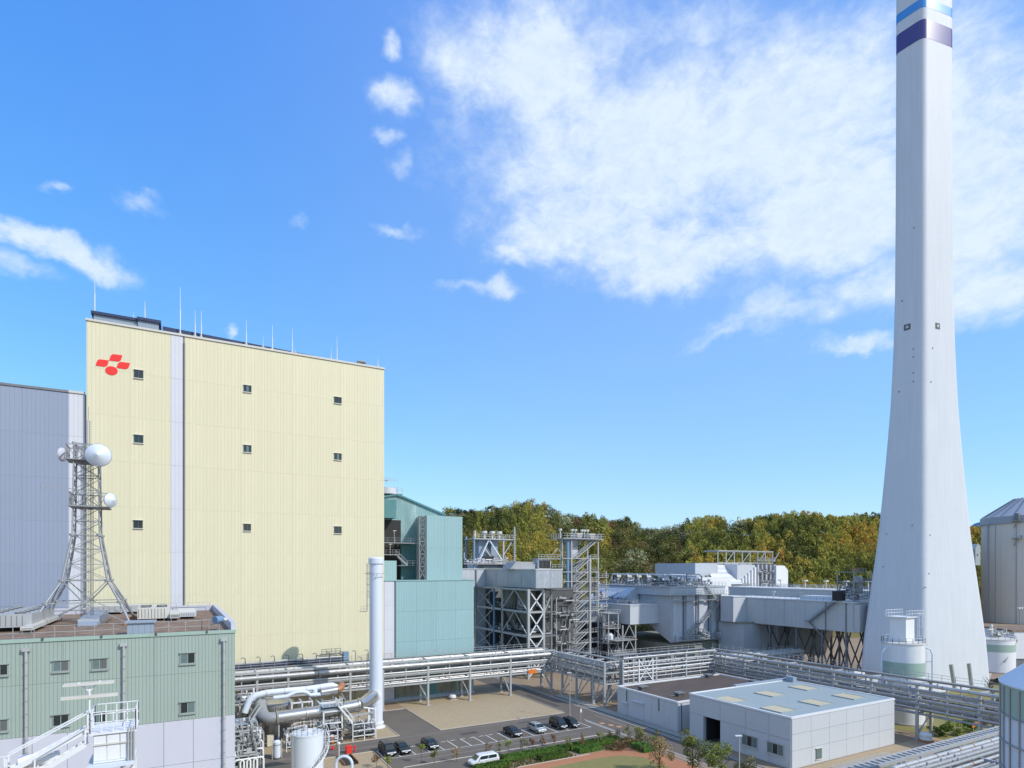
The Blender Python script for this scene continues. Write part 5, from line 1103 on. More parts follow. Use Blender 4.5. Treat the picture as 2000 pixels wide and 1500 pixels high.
# rear precipitator unit
ru = thing('rear_precipitator', 'rear plant unit with slanted slatted hoods and an overhead crane frame', 'industrial casing', (195,170,0))
def XU(px, v): return onV(px,1120,v).x
mb = MB(); mb.box(XU(1358,166),XU(1500,170),170,188,0,32.4); mb.build('casing','espblue',ru)
mb = MB(); mb.box(XU(1358,166),XU(1402,166),166,170,24,32.4); mb.build('side_block','espblue',ru)
h0, h1 = XU(1386,163), XU(1440,163)
for i in range(8):
    f = i/8; z = 31.6-7.4*f; y = 169.5-8*f; k = XU(1398,165)*(1-f)+h0*f; k2 = XU(1468,165)*(1-f)+h1*f
    mb = MB(); mb.prism([(y,z),(y-1.0,z-.92),(y-1.0,z-.75),(y,z+.16)],'x',k,k2); mb.build('hood_slat','brightroof' if i % 2 == 0 else 'esplight',ru)
mb = MB(); mb.prism([(169.9,31.4),(161.4,23.6),(169.9,23.6)],'x',h0+1,h1+6); mb.build('hood','midsteel',ru)
for i in range(6): x = XU(1442+6*i,163); mb = MB(); mb.box(x,x+.8,162.4,163,20,25.4+1.1*i); mb.build('stile','whitep',ru)
mb = MB(); mb.box(XU(1440,163),XU(1475,163),163,169.9,20,31.8); mb.build('side_wall','esplight',ru)
for i in range(5): x = XU(1480+8*i,165); mb = MB(); mb.tube((x,165,20),(x,165,32),.5,8); mb.build('riser','galvl' if i % 2 else 'pale',ru)
mb = MB(); mb.box(XU(1476,168),XU(1512,168),166.5,169.9,18,32); mb.build('dark_recess','darksteel',ru)
clutter(ru, XU(1478,165), XU(1512,165), 163.5, 164.6, (20,24,28), 40, 81, ('galvl','midsteel'))
xq, xr = XU(1512,165), XU(1535,165)
mb = MB(); mb.prism([(xq,18),(xr,18),(xr,29.5),(xr-2.4,31.6),(xq,31.6)],'y',164,172); mb.build('white_casing','whitep',ru)
mb = MB(); x0, x1 = XU(1398,170), XU(1505,170)
for z in (32.6,37.2): mb.beam((x0,169,z),(x1,169,z),.35); mb.beam((x0,176,z),(x1,176,z),.35)
for i in range(8):
    x = x0+(x1-x0)*i/7; mb.beam((x,169,32.6),(x,169,37.2),.3)
    if i % 2: mb.beam((x,169,32.6),(x+(x1-x0)/7*(1 if i < 6 else .9),169,37.2),.25)
mb.box(x0,x1,168.6,176.4,37.3,37.6); mb.build('crane_frame','galvl',ru)
mb = MB(); railing(mb,[(XU(1476,169),168.5,33.6),(x1+1,168.5,33.6)],1.2,1.3,.12); mb.box(XU(1476,169),x1+1,168.3,170,33.4,33.6); mb.build('platform','galvl',ru)
mb = MB(); mb.box(XU(1366,158),XU(1428,158),158,164,18,27.0); mb.build('white_block','whitep',ru)
mb = MB(); mb.box(XU(1362,157),XU(1560,157),157,170,17.5,21.0); mb.build('lower_roof','brightroof',ru)
mb = MB(); railing(mb,[(XU(1440,156.5),156.9,21),(XU(1560,156.5),156.9,21)],1.1,2,.1); mb.build('railing','galvl',ru)
clutter(ru, XU(1430,158), XU(1560,158), 157.5, 161, (21,), 70, 82, ('galvl','sill','galv'))
# low pump building behind the right-hand rack
pb_ = thing('pump_house', 'long low building with a brown roof between the rack and chimney', 'building', (130,88,0))
mb = MB(); mb.box(126,134,76,100,0,6.8); mb.build('wall','wh',pb_); mb = MB(); mb.box(126.3,133.7,76.3,99.7,6.8,6.86); mb.build('roof','roofrust',pb_)
mb = MB(); mb.box(125.8,126.3,75.8,100.2,6.8,7.3); mb.box(133.7,134.2,75.8,100.2,6.8,7.3); mb.box(126.3,133.7,99.7,100.2,6.8,7.3); mb.box(126.3,133.7,75.8,76.3,6.8,7.0); mb.build('roof_kerb','mossconc',pb_)
mb = MB(); mb.box(127,129.5,77,79,6.9,8.2); mb.box(130.5,132,77.4,78.6,6.9,7.9); mb.build('roof_box','whitep',pb_)
clutter(pb_, 127,134,71,75.5,(0.2,1.5),30,91,('galvl','silver','pale'))
# ================================================================ TANKS BY THE CHIMNEY
def tank(name, label, c, R_, h, bandz=None, roof='cone', mat='whitep', n=40):
    t = thing(name, label, 'tank', (c[0],c[1],0)); x, y = c
    mb = MB(); mb.lathe((x,y,0),[(R_,0),(R_,h)],n); sh = mb.build('shell',mat,t)
    if bandz: mb = MB(); mb.lathe((x,y,0),[(R_+.02,bandz[0]),(R_+.02,bandz[1])],n); mb.build('green_band','band',t)
    mb = MB(); mb.lathe((x,y,0),[(R_+.12,h-.12),(R_+.12,h+.05),(R_*.98,h+.12),(0,h+.12+R_*.12)],n); mb.build('roof','sill',t)
    mb = MB(); pts = [(x+math.cos(a)*R_,y+math.sin(a)*R_,h+.1) for a in [i*2*math.pi/20 for i in range(21)]]; railing(mb,pts,1.05,2,.06); mb.build('railing','whitep',t)
    mb = MB(); mb.lathe((x,y,0),[(R_+.25,0),(R_+.25,.3),(R_,.3)],n); mb.build('foundation','concrete',t); return t
c = W3(.6465*116.5+ .0,116.5,0); c = W3((1763.5-1000)/FPX*118.5,118.5,0)
tk = tank('white_tank', 'white tank with a green band and square turret, in front of the chimney', (c.x,c.y), 3.65, 15.6, (9.4,12.0))
mb = MB(); mb.box(c.x-1.6,c.x+1.4,c.y-1.4,c.y+1.6,16,20.6); mb.build('turret','whitep',tk)
mb = MB(); mb.box(c.x-2.1,c.x+1.9,c.y-1.8,c.y+2.1,20.6,20.75); railing(mb,[(c.x-2.1,c.y-1.8,20.75),(c.x+3.8,c.y-1.8,20.75)],1.2,1.0,.06); railing(mb,[(c.x-2.1,c.y+2.1,20.75),(c.x+3.8,c.y+2.1,20.75)],1.2,1.0,.06); ladder(mb,(c.x+2.9,c.y-1.4,16.2),21.6,(1,0,0),.7); mb.build('turret_railing','whitep',tk)
d = Vector((RT[0],RT[1],0)); e = Vector((FW[0],FW[1],0)); cc = Vector((c.x,c.y,0))
for s, z1 in ((-1,13.2),(1,13.2)):
    q = cc+d*s*3.65-e*1.2; mb = MB(); mb.pipe([q+Vector((0,0,14.8)),q+d*s*.9+Vector((0,0,14.4)),q+d*s*1.3+Vector((0,0,13.4)),q+d*s*1.3+Vector((0,0,.3))],.16,8); mb.build('side_pipe','dish',tk)
    for z in (7,12): mb = MB(); mb.beam(q+Vector((0,0,z)),q+d*s*1.3+Vector((0,0,z)),.1); mb.build('pipe_bracket','galv',tk)
mb = MB(); q = cc-d*5-e*4; mb.pipe([q+Vector((0,0,4.2)),q-d*2+Vector((0,0,3.6)),q-d*5+Vector((0,0,3.4))],.3,8); mb.build('feed_pipe','galv',tk)
c = W3((1939-1000)/FPX*178,178,0)
tk = tank('white_tank', 'white tank with a green band partly hidden behind the chimney, on its right', (c.x,c.y), 5.3, 9.6, (6.1,8.2))
mb = MB(); cc = Vector((c.x,c.y,0)); mb.beam(cc-e*5.45-d*1.0+Vector((0,0,3.4)),cc-e*3.7+d*4.1+Vector((0,0,9.6)),.5,.3); mb.build('stair','galvl',tk)
mb = MB(); mb.lathe((c.x-1,c.y,9.8),[(.5,0),(.5,3.6),(.3,4)],8); mb.box(c.x-3.2,c.x,c.y-.4,c.y+.4,12.2,12.5); mb.build('roof_vent','sill',tk)
clutter(tk, c.x-3, c.x+2, c.y-3, c.y, (10,), 22, 95, ('sill','galvl'))
wb2 = thing('low_building', 'low white building with dark base windows at the right edge, behind the banded tank', 'building', (205,128,0))
p = at(1981,1308,183); q = at(2120,1308,183)
d2_ = (q-p).normalized(); p.z = 0; q.z = 0
mb = MB(); nn = Vector((d2_.y,-d2_.x,0))*-14; P4 = [p,q,q+nn,p+nn]; mb.add([x+Vector((0,0,2.8)) for x in P4]+[x+Vector((0,0,11.0)) for x in P4],[(0,3,2,1),(4,5,6,7),(0,1,5,4),(1,2,6,5),(2,3,7,6),(3,0,4,7)]); mb.build('wall','whitep',wb2)
mb = MB(); P4 = [x+(P4[2]-P4[0])*.02 for x in P4]; mb.add([x+Vector((0,0,.0)) for x in P4]+[x+Vector((0,0,2.78)) for x in P4],[(0,3,2,1),(4,5,6,7),(0,1,5,4),(1,2,6,5),(2,3,7,6),(3,0,4,7)]); mb.build('dark_base','midsteel',wb2)
mb = MB(); P5 = [P4[0]-d*1.2-e*.5,P4[1]-e*.5,P4[2],P4[3]]; mb.add([x+Vector((0,0,11.0)) for x in P5]+[x+Vector((0,0,11.5)) for x in P5],[(0,3,2,1),(4,5,6,7),(0,1,5,4),(1,2,6,5),(2,3,7,6),(3,0,4,7)]); mb.build('roof','roofrust',wb2)
# coal silo
S = W3((2020-1000)/FPX*342,342,0); SR = 23.8
cs = thing('storage_silo', 'huge weathered beige cylindrical silo with a grey cone roof at the right edge', 'silo', (S.x,S.y,0))
mb = MB(); mb.lathe((S.x,S.y,0),[(SR,0),(SR,55.5)],90); mb.build('shell','beige',cs)
mb = MB(); mb.lathe((S.x,S.y,0),[(SR+.6,55.5),(SR+.6,59.6),(SR,59.8)],90); mb.build('rim','silogrey',cs)
mb = MB(); mb.lathe((S.x,S.y,0),[(SR,59.8),(9,70.2),(8.6,70.4),(0,70.6)],24); mb.build('roof','silogrey',cs)
for a in range(0, 24):
    an_ = a*2*math.pi/24; mb = MB(); mb.beam((S.x+math.cos(an_)*(SR+.1),S.y+math.sin(an_)*(SR+.1),59.95),(S.x+math.cos(an_)*9,S.y+math.sin(an_)*9,70.5),.3); mb.build('roof_rib','midsteel',cs)
def ons(px, z_): 
    t = (px-1000)/FPX; best = None
    for k_ in range(300):
        zz_ = 342-SR+k_*.25; w = W3(t*zz_,zz_,z_)
        if (Vector((w.x,w.y))-Vector((S.x,S.y))).length <= SR+.3: return w
    return W3(t*342,342,z_)
for px, w in ((1930,.9),(1944,.25),(1985,.3)): p = ons(px,0); mb = MB(); mb.beam(p,p+Vector((0,0,55.4)),w); mb.build('drain_pipe','silogrey',cs)
for z in (57,47.3):
    p = ons(1984,z)-e*1.5; mb = MB(); mb.box(p.x-2.5,p.x+4.5,p.y-1.5,p.y+2.5,z-.5,z-.15); railing(mb,[(p.x-2.5,p.y-1.5,z-.15),(p.x+4.5,p.y-1.5,z-.15)],1.2,1.5,.16); mb.beam((p.x-2,p.y-1,z-.5),(p.x+1,p.y+2.5,z-4.5),.25); mb.beam((p.x+2,p.y-1,z-.5),(p.x+3,p.y+2.5,z-4.5),.25); mb.build('platform','galv',cs)
p = ons(1984,60)-e*1.2; mb = MB(); mb.box(p.x-1.6,p.x+1.6,p.y-1,p.y+1,57,60.5); mb.build('machine_box','midsteel',cs)
cv = thing('conveyor_house', 'small pale blue shed and dark trestle glimpsed between chimney and silo', 'conveyor', at(1902,1150,300))
p = at(1896,1066,300); q = at(1916,1104,300); mb = MB(); mb.prism([(p.x,q.z),(p.x+5,q.z),(p.x+5,p.z),(p.x+2.5,p.z+1),(p.x,p.z-1.5)],'y',p.y-2,p.y+4); mb.build('shed','roofblue',cv)
mb = MB(); mb.box(p.x+1.5,p.x+2.3,p.y-2.1,p.y-2.01,p.z-5,p.z-4); mb.build('window','shade',cv)
mb = MB()
for dx in (0.4,4.6): mb.beam((p.x+dx,p.y,0),(p.x+dx,p.y,q.z),.6); mb.beam((p.x+dx,p.y+3.5,0),(p.x+dx,p.y+3.5,q.z),.6)
for k_ in range(6): mb.beam((p.x+.4,p.y,k_*5),(p.x+4.6,p.y,k_*5+5),.4)
mb.build('trestle','navytrim',cv)
lt = thing('floodlight_mast', 'tall lamp mast with twin heads in front of the beige silo', 'street lamp', at(1992,1232,230))
p = W3((1992-1000)/FPX*230,230,0); mb = MB(); mb.tube(p,p+Vector((0,0,14.8)),.25,8,.15); mb.build('pole','galv',lt); 
for s in (-1,1): mb = MB(); mb.box(p.x+s*1.1-.6,p.x+s*1.1+.6,p.y-.4,p.y+.4,14.9,15.5); mb.build('lamp_head','sill',lt)
# ================================================================ GREEN BUILDING WITH ROOFTOP MAST
VG = 68.0; GH = 23.6; gU = onV(459,1300,VG).x; g0 = gU-62
gz = onV(459,1395,VG).z
gb = thing('green_building', 'sage green clad building with a pale base at the left front, carrying the mast', 'building', ((g0+gU)/2, VG, 0))
mb = MB(); mb.box(g0,gU,VG,VG+37,0,GH); mb.build('wall','green',gb)
seams = [gU-7.15*i for i in range(9)]
for a, b_ in zip(seams[1:], seams[:-1]):
    mb = MB(); mb.box(a+.012,b_-.012,VG-.07,VG-.005,gz+4.62,GH); mb.build('cladding_panel','green',gb)
    mb = MB(); mb.box(a+.012,b_-.012,VG-.07,VG-.005,gz,gz+4.6); mb.build('cladding_panel','green',gb)
pw = [gU]+[gU-1.25]+[gU-1.25-2.55*i for i in range(1,22)]
for a, b_ in zip(pw[1:], pw[:-1]):
    mb = MB(); mb.box(a+.02,b_-.02,VG-.05,VG-.005,gz-4.3,gz-.03); mb.build('wall_panel','pale',gb)
    mb = MB(); mb.box(a+.02,b_-.02,VG-.05,VG-.005,.1,gz-4.34); mb.build('wall_panel','pale',gb)
mb = MB(); mb.box(g0,gU+.1,VG-.18,VG-.071,GH-.12,GH+.18); mb.box(g0,gU+.1,VG-.071,VG+.25,GH+.001,GH+.18); mb.build('eaves_trim','band',gb)
mb = MB()
for i in range(12): mb.box(gU-2.6-4.4*i-.09,gU-2.6-4.4*i+.09,VG-.24,VG-.05,GH-.02,GH+.22)
mb.build('trim_clip','darksteel',gb)
mb = MB(); mb.box(gU-.35,gU+.1,VG+.25,VG+37,GH+.001,GH+.9); mb.box(g0,gU-.35,VG+36.6,VG+37,GH+.001,GH+.9); mb.build('parapet','pale',gb)
mb = MB(); mb.box(g0,gU-.36,VG+.26,VG+36.5,GH+.001,GH+.05); mb.build('roof','roofrust',gb)
for x in (52,242,437):
    a = onV(x,1300,VG).x; zt_ = GH-.9
    mb = MB(); mb.tube((a,VG-.28,.2),(a,VG-.28,zt_),.12,10); mb.box(a-.3,a+.3,VG-.42,VG-.071,zt_,zt_+.3); o = mb.build('downpipe','galvl',gb)
    mb = MB(); [mb.tube((a,VG-.28,z),(a,VG-.28,z+.08),.155,8) for z in [1+1.15*i for i in range(19)]]; mb.build('pipe_bracket','galv',o)
for x0, x1, y0, y1, ps in ((352,381,1276,1295,('glassl','glass')),(352,381,1372,1391,('glass','glassl')),(103,135,1291,1310,('glassl','frame')),(179,210,1287,1306,('glassl','frame')),
                       (103,135,1397,1416,('glass','glass')),(180,209,1392,1411,('glassl','glass')),(-16,16,1299,1318,('glassl','glass')),(-16,16,1407,1427,('glass','frame'))):
    a = onV(x0,y0,VG-.1); b = onV(x1,y1,VG-.1); window(gb,'v',VG-.07,a.x,b.x,b.z,a.z,'gframe',ps,'gframe',t=.10,fw=.06)
mb = MB(); railing(mb,[(g0,VG+1.1,GH+.05),(onV(258,1235,VG+1).x,VG+1.1,GH+.05)],1.15,1.5,.04); railing(mb,[(onV(296,1230,VG+1).x,VG+1.1,GH+.05),(gU-3,VG+1.1,GH+.05)],1.15,1.5,.04); railing(mb,[(gU-3,VG+1.1,GH+.05),(gU-1.6,VG+3,GH+.05)],1.15,1.5,.04)
mb.build('roof_railing','galvl',gb); mb = MB(); railing(mb,[(g0,VG+35.8,GH+.05),(gU-.8,VG+35.8,GH+.05)],1.3,1.5,.05); mb.build('rear_railing','galvl',gb)
mb = MB(); x = onV(275,1230,VG+.9).x; mb.box(x-1.1,x+1.1,VG+.5,VG+2.2,GH+.05,GH+1.2); mb.box(x-1.3,x+1.3,VG+.3,VG+2.4,GH+1.2,GH+1.35); mb.build('roof_hatch','bluegrey',gb)
def rooftop(name, label, cat, px, py, w, l, h, mat='galvl', fans=0, slats=0, leg=.3, grp=None):
    p = G(px, py, GH+.05); t = thing(name, label, cat, (p.x,p.y,GH+.05), grp)
    mb = MB(); mb.box(p.x-w/2,p.x+w/2,p.y,p.y+l,GH+.05+leg,GH+.05+leg+h); mb.build('casing',mat,t)
    mb = MB(); 
    for x in (p.x-w/2+.1,p.x+w/2-.2):
        for y in (p.y+.05,p.y+l-.15): mb.box(x,x+.1,y,y+.1,GH+.05,GH+.05+leg)
    mb.build('legs','midsteel',t)
    for i in range(fans):
        for j in range(2):
            x = p.x+(-.25 if j == 0 else .25)*w; y = p.y+l*(i+.5)/fans; mb = MB(); mb.tube((x,y,GH+.05+leg+h),(x,y,GH+.05+leg+h+.12),min(w,l/fans)*.22,14); mb.build('fan','darksteel',t)
            mb = MB(); mb.beam((x-.4,y,GH+.2+leg+h),(x+.4,y,GH+.2+leg+h),.06); mb.beam((x,y-.4,GH+.2+leg+h),(x,y+.4,GH+.2+leg+h),.06); mb.build('fan_guard','galvl',t)
    for i in range(slats): y = p.y+l*(i+.2)/slats; mb = MB(); mb.box(p.x-w/2-.02,p.x+w/2+.02,y,y+l/slats*.3,GH+.05+leg+h,GH+.05+leg+h+.06); mb.build('slat','sill',t)
    mb = MB(); [mb.box(p.x-w/2+.1+w*.1*i,p.x-w/2+.16+w*.1*i,p.y-.03,p.y,GH+.15+leg,GH+leg+h-.1) for i in range(9)]; mb.build('grille','midsteel',t)
    return t
rooftop('air_conditioner','long bank of rooftop air conditioners at the far left of the green building roof','air conditioner',8,1235,4.4,13,1.3,'galvl',6,0,.5)
rooftop('air_conditioner','pale square twin-fan air conditioner in the middle right of the green roof','air conditioner',300,1213,3.4,5.2,1.35,'sill',2)
rooftop('duct_box','left of two cream flat duct boxes beside the twin-fan air conditioner','duct box',326,1212,.9,6.0,.5,'kerb',0,2,.35)
rooftop('duct_box','right of two cream flat duct boxes beside the twin-fan air conditioner','duct box',341,1213,1.0,7.0,.6,'sill',0,0,.35)
rooftop('roof_grating','flat grey slatted box nearest the right end of the green roof','air conditioner',366,1209,2.0,8.0,.6,'esplight',0,9,.3)
rooftop('bench','long cream plank-like duct lying beside the left bank of air conditioners','duct box',52,1238,1.0,18,.35,'sill',0,0,.35)
rooftop('equipment_cluster','small grey units by the rear railing under the mast','air conditioner',222,1200,6.5,3,.9,'galvl',0,3)
t = thing('searchlight', 'blue-grey round searchlight at the right corner of the green roof', 'searchlight', (gU-1.4,VG+1.6,GH+.05))
mb = MB(); mb.tube((gU-1.4,VG+1.6,GH+.05),(gU-1.4,VG+1.6,GH+.9),.08,8); mb.build('stand','galv',t); mb = MB(); mb.tube((gU-1.8,VG+1.3,GH+1.15),(gU-1.1,VG+1.8,GH+1.2),.42,14,.34); mb.build('drum','bluecol',t); mb = MB(); mb.tube((gU-1.1,VG+1.8,GH+1.2),(gU-.7,VG+2.0,GH+1.1),.2,10); mb.build('motor','sill',t)
mb = MB(); p = G(168,1225,GH+.05); mb.prism([(81.5,GH+.06),(93,GH+.06),(93,GH+1.2),(84,GH+.9),(81.5,GH+.3)],'x',p.x-.9,p.x+.9)
t = thing('cable_duct','blue-grey sloping cable trough under the lattice mast', 'cable trough', (p.x,82,GH+.05)); mb.build('trough','bluegrey',t); mb = MB(); mb.box(p.x-1.0,p.x+1.0,82.5,82.7,GH+.3,GH+.8); mb.build('band','galvl',t)
# lattice mast -----------------------------------------------------
MX, MY = (G(67,1224,GH).x+G(260,1217,GH).x)/2, 86.4
lm = thing('lattice_mast', 'galvanised lattice radio mast standing on the green building roof', 'radio mast', (MX,MY,GH))
lev = [(GH+.1,9.1),(26.2,6.9),(28.7,4.3),(34.0,2.6),(44.6,2.3)]
def wz(z):
    for (a, x), (b, y) in zip(lev[:-1], lev[1:]):
        if a <= z <= b: return x+(y-x)*(z-a)/(b-a)
    return 2.3
def cor(z): w = wz(z)/2; return [Vector((MX-w,MY-w,z)),Vector((MX+w,MY-w,z)),Vector((MX+w,MY+w,z)),Vector((MX-w,MY+w,z))]
for k_ in range(4):
    for (z0,_), (z1,_) in zip(lev[:-1], lev[1:]):
        mb = MB(); mb.tube(cor(z0)[k_], cor(z1)[k_], .125 if z0 < 29 else .1 if z0 < 34 else .08, 8); mb.build('leg','galv',lm)
        mb = MB(); mb.tube(cor(z1)[k_]-Vector((0,0,.12)),cor(z1)[k_]+Vector((0,0,.12)),.3 if z1 < 35 else .2,8); mb.build('flange','galv',lm)
    p = cor(GH+.1)[k_]; mb = MB(); mb.box(p.x-.6,p.x+.6,p.y-.6,p.y+.6,GH+.05,GH+.4); mb.build('footing','rust',lm)
stations = [GH+.1,26.2,28.7,30.6,32.4,34.0,35.7,37.4,39.2,40.9,42.5,44.6]
for z0, z1 in zip(stations[:-1], stations[1:]):
    a, b_ = cor(z0), cor(z1); w = .10 if z0 < 28 else .065
    for k_ in range(4):
        j = (k_+1) % 4; mb = MB(); mb.beam(b_[k_], b_[j], w*1.2)
        if z0 < 24: m = (b_[k_]+b_[j])/2; mb.beam(a[k_], m, w); mb.beam(a[j], m, w)
        elif z0 < 28: m = (a[k_]+a[j])/2; mb.beam(m, b_[k_], w); mb.beam(m, b_[j], w)
        else: mb.beam(a[k_], b_[j], w); mb.beam(a[j], b_[k_], w)
        mb.build('lattice_bracing','galv' if z0 < 36 else 'midsteel',lm)
mb = MB(); ladder(mb,(MX-.1,MY-.3,GH+.1),44.5,(1,0,0),.55); mb.build('ladder','galv',lm)
mb = MB()
for dx in (-.6,-.5,.35,.47,.6): mb.beam((MX+dx,MY-.2,GH+.1),(MX+dx,MY-.2,44.5),.05)
mb.build('cable_run','darksteel',lm)
def ringplat(z, x0, x1, y0, y1, h=1.6):
    mb = MB(); mb.box(x0,x1,y0,y1,z-.1,z); mb.build('platform','midsteel',lm)
    mb = MB(); P4 = [(x0,y0,z),(x1,y0,z),(x1,y1,z),(x0,y1,z),(x0,y0,z)]
    for a, b_ in zip(P4[:-1],P4[1:]):
        a, b_ = Vector(a), Vector(b_); n = max(2,round((b_-a).length/.9))
        mb.beam(a,b_,.1); mb.beam(a+Vector((0,0,h)),b_+Vector((0,0,h)),.1); mb.beam(a,a+Vector((0,0,h)),.1)
        for i in range(n): p = a.lerp(b_,i/n); q = a.lerp(b_,(i+1)/n); mb.beam(p,p+Vector((0,0,h)),.06); mb.beam(p,q+Vector((0,0,h)),.045)
    mb.build('platform_cage','galv',lm)
ringplat(42.7, MX-1.9, MX+1.4, MY-1.5, MY+1.5, 1.7); ringplat(37.3, MX-1.6, MX+2.2, MY-1.6, MY+1.6, 1.6)
mb = MB()
for dx in (-.12,.12): mb.beam((MX+.1+dx,MY,44.6),(MX+.1+dx,MY,47.6),.06)
for i in range(15): mb.beam((MX-.1,MY,44.8+.19*i),(MX+.38,MY,44.8+.19*i),.05)
mb.tube((MX+.1,MY,47.6),(MX+.1,MY,49.2),.03,6); mb.build('whip_antenna','galv',lm)
mb = MB(); mb.beam((MX-1.1,MY-1.2,39.3),(MX-4.3,MY-1.4,39.3),.07)
for i in range(6): mb.beam((MX-1.7-.5*i,MY-1.3,38.9),(MX-1.7-.5*i,MY-1.3,39.7),.04)
mb.build('yagi_antenna','galv',lm)
def dish(label, c, d, R_, name='dish_antenna'):
    c = Vector(c); d = Vector(d).normalized(); t = thing(name, label, 'dish antenna', c)
    a = d.cross(Vector((0,0,1))).normalized(); b_ = a.cross(d)
    def rings(spec, nm, mt):
        mb = MB(); n = 28; vs = []
        for r_, s in spec: vs += [c+d*s+(a*math.cos(2*math.pi*i/n)+b_*math.sin(2*math.pi*i/n))*r_ for i in range(n)]
        mb.add(vs, [(k_*n+i,k_*n+(i+1)%n,(k_+1)*n+(i+1)%n,(k_+1)*n+i) for k_ in range(len(spec)-1) for i in range(n)], True); mb.build(nm, mt, t)
    rings([(.001,R_*.62),(R_*.5,R_*.36),(R_*.93,R_*.1),(R_,R_*.03)],'radome','dish'); rings([(R_*1.01,R_*.05),(R_*1.01,-R_*.12),(R_*.8,-R_*.3),(R_*.2,-R_*.5),(.001,-R_*.5)],'reflector','pale')
    mb = MB(); mb.tube(c-d*R_*.45,c-d*R_*.9,.14,8); mb.build('mount','galv',t); return t
e_, d_r = Vector((FW[0],FW[1],0)), Vector((RT[0],RT[1],0))
dish('large white conical-faced dish facing the viewer at the top of the mast', at(192,889,69.2), -e_+d_r*.45+Vector((0,0,-.05)), 1.3)
dish('small dish pointing left at the upper cage of the mast', at(121,888,71), -d_r*.97-e_*.12, .8)
dish('small dish pointing right at the lower cage of the mast', at(216,977,70.5), d_r*.95-e_*.25, .82)
# ================================================================ WHITE STACK
sx_, sy_ = 33.1, 112.5; SR_ = 1.24
ws = thing('white_stack', 'slim white exhaust stack with a caged ladder, in front of the yellow building', 'stack', (sx_,sy_,0))
zt_ = HC+24*114.4/FPX
mb = MB(); mb.lathe((sx_,sy_,0),[(SR_,0),(SR_,zt_-1.4)],32); mb.build('shaft','whitest',ws)
mb = MB(); mb.lathe((sx_,sy_,zt_-1.4),[(SR_,0),(SR_+.22,.15),(SR_+.22,1.1),(SR_,1.35),(SR_*.7,1.4),(0,1.42)],32); mb.build('cap','whitest',ws)
mb = MB(); mb.lathe((sx_,sy_,0),[(SR_+.5,0),(SR_+.5,.16),(SR_,.2),(SR_+.22,.9),(SR_+.22,1.0),(SR_,1.0)],32); mb.build('base_flange','whitep',ws)
mb = MB(); pts = [(sx_+math.cos(a)*(SR_+.9),sy_+math.sin(a)*(SR_+.9),zt_-3.1) for a in [i*math.pi/6 for i in range(13)]]
for a, b_ in zip(pts[:-1],pts[1:]): mb.beam(a,b_,.09); mb.beam(Vector(a),Vector((sx_,sy_,zt_-3.1)),.07)
mb.build('ring_bracket','galvl',ws)
lx = Vector((sx_,sy_,0))-d_r*(SR_+.45)-e_*.1
for z0, z1 in ((zt_-10.2,zt_-1.2),(3,14)):
    mb = MB(); ladder(mb,(lx.x,lx.y,z0),z1,(e_.x,e_.y,0),.45); [mb.beam((lx.x,lx.y,z0+1+2*i),(sx_,sy_,z0+1+2*i),.06) for i in range(int((z1-z0)/2))]; mb.build('caged_ladder','galv',ws)
mb = MB(); p = lx-d_r*.8; mb.box(p.x-.5,p.x+.6,p.y-.5,p.y+.6,zt_-10.4,zt_-10.3); railing(mb,[(p.x-.5,p.y-.5,zt_-10.3),(p.x+.6,p.y-.5,zt_-10.3)],1.0,.5,.05); mb.build('rest_platform','galv',ws)
# ================================================================ EXHAUST DUCT AND YARD PLANT
VD = 108.0
def oD(x,y,v=VD): return onV(x,y,v)
xd = thing('exhaust_duct', 'big shiny steel exhaust duct running along the yard into the white stack', 'duct', (oD(620,1388).x,VD,0))
pts = [oD(541,1402),oD(660,1385)]; mb = MB(); mb.tube(pts[0],pts[1],1.12,28); mb.build('straight_run','steel',xd)
e1 = [oD(660,1385),oD(685,1380.5),oD(700,1377.5)]; mb = MB(); mb.pipe(e1,1.12,24); mb.build('straight_run','steel',xd)
for x, y in ((541,1402),(598,1394),(661,1385),(700,1377)):
    c = oD(x,y); dd_ = (pts[1]-pts[0]).normalized(); mb = MB(); mb.tube(c-dd_*.14,c+dd_*.14,1.27,24); mb.build('flange','mossconc' if x in (661,541) else 'steel',xd)
el = [oD(700,1377.5),oD(708,1374,109),oD(717,1367,110),oD(726,1360,111.2),oD(731,1358.5,112),Vector((sx_,sy_,6.6))]
mb = MB(); mb.pipe(el,1.05,22); mb.build('elbow','steel',xd)
dd_ = (el[4]-el[3]).normalized(); mb = MB(); mb.tube(el[4]-dd_*.5,el[4]+dd_*.3,1.28,22); mb.build('white_collar','whitep',xd)
lo = [oD(541,1402),oD(527,1403.5,108.1),oD(517,1401,108.8),oD(511,1393,110),oD(509,1382,111.3),oD(510,1370,112.3)]
mb = MB(); mb.pipe(lo,1.05,20); mb.build('elbow','galv',xd)
for x in (544,573,597,615,700,722):
    c = oD(x,1400-(x-541)*.15); c.z -= 1.15; mb = MB(); mb.beam((c.x,c.y-.3,0),(c.x,c.y-.3,c.z+.1),.24); mb.build('support_post','galvl',xd)
mb = MB(); mb.beam((oD(552,1400).x,VD-.7,3.0),(oD(728,1400).x,VD-.7,4.2),.22,.3); mb.beam((oD(552,1400).x,VD-.7,2.1),(oD(660,1400).x,VD-.7,2.9),.16); mb.build('side_beam','galvl',xd)
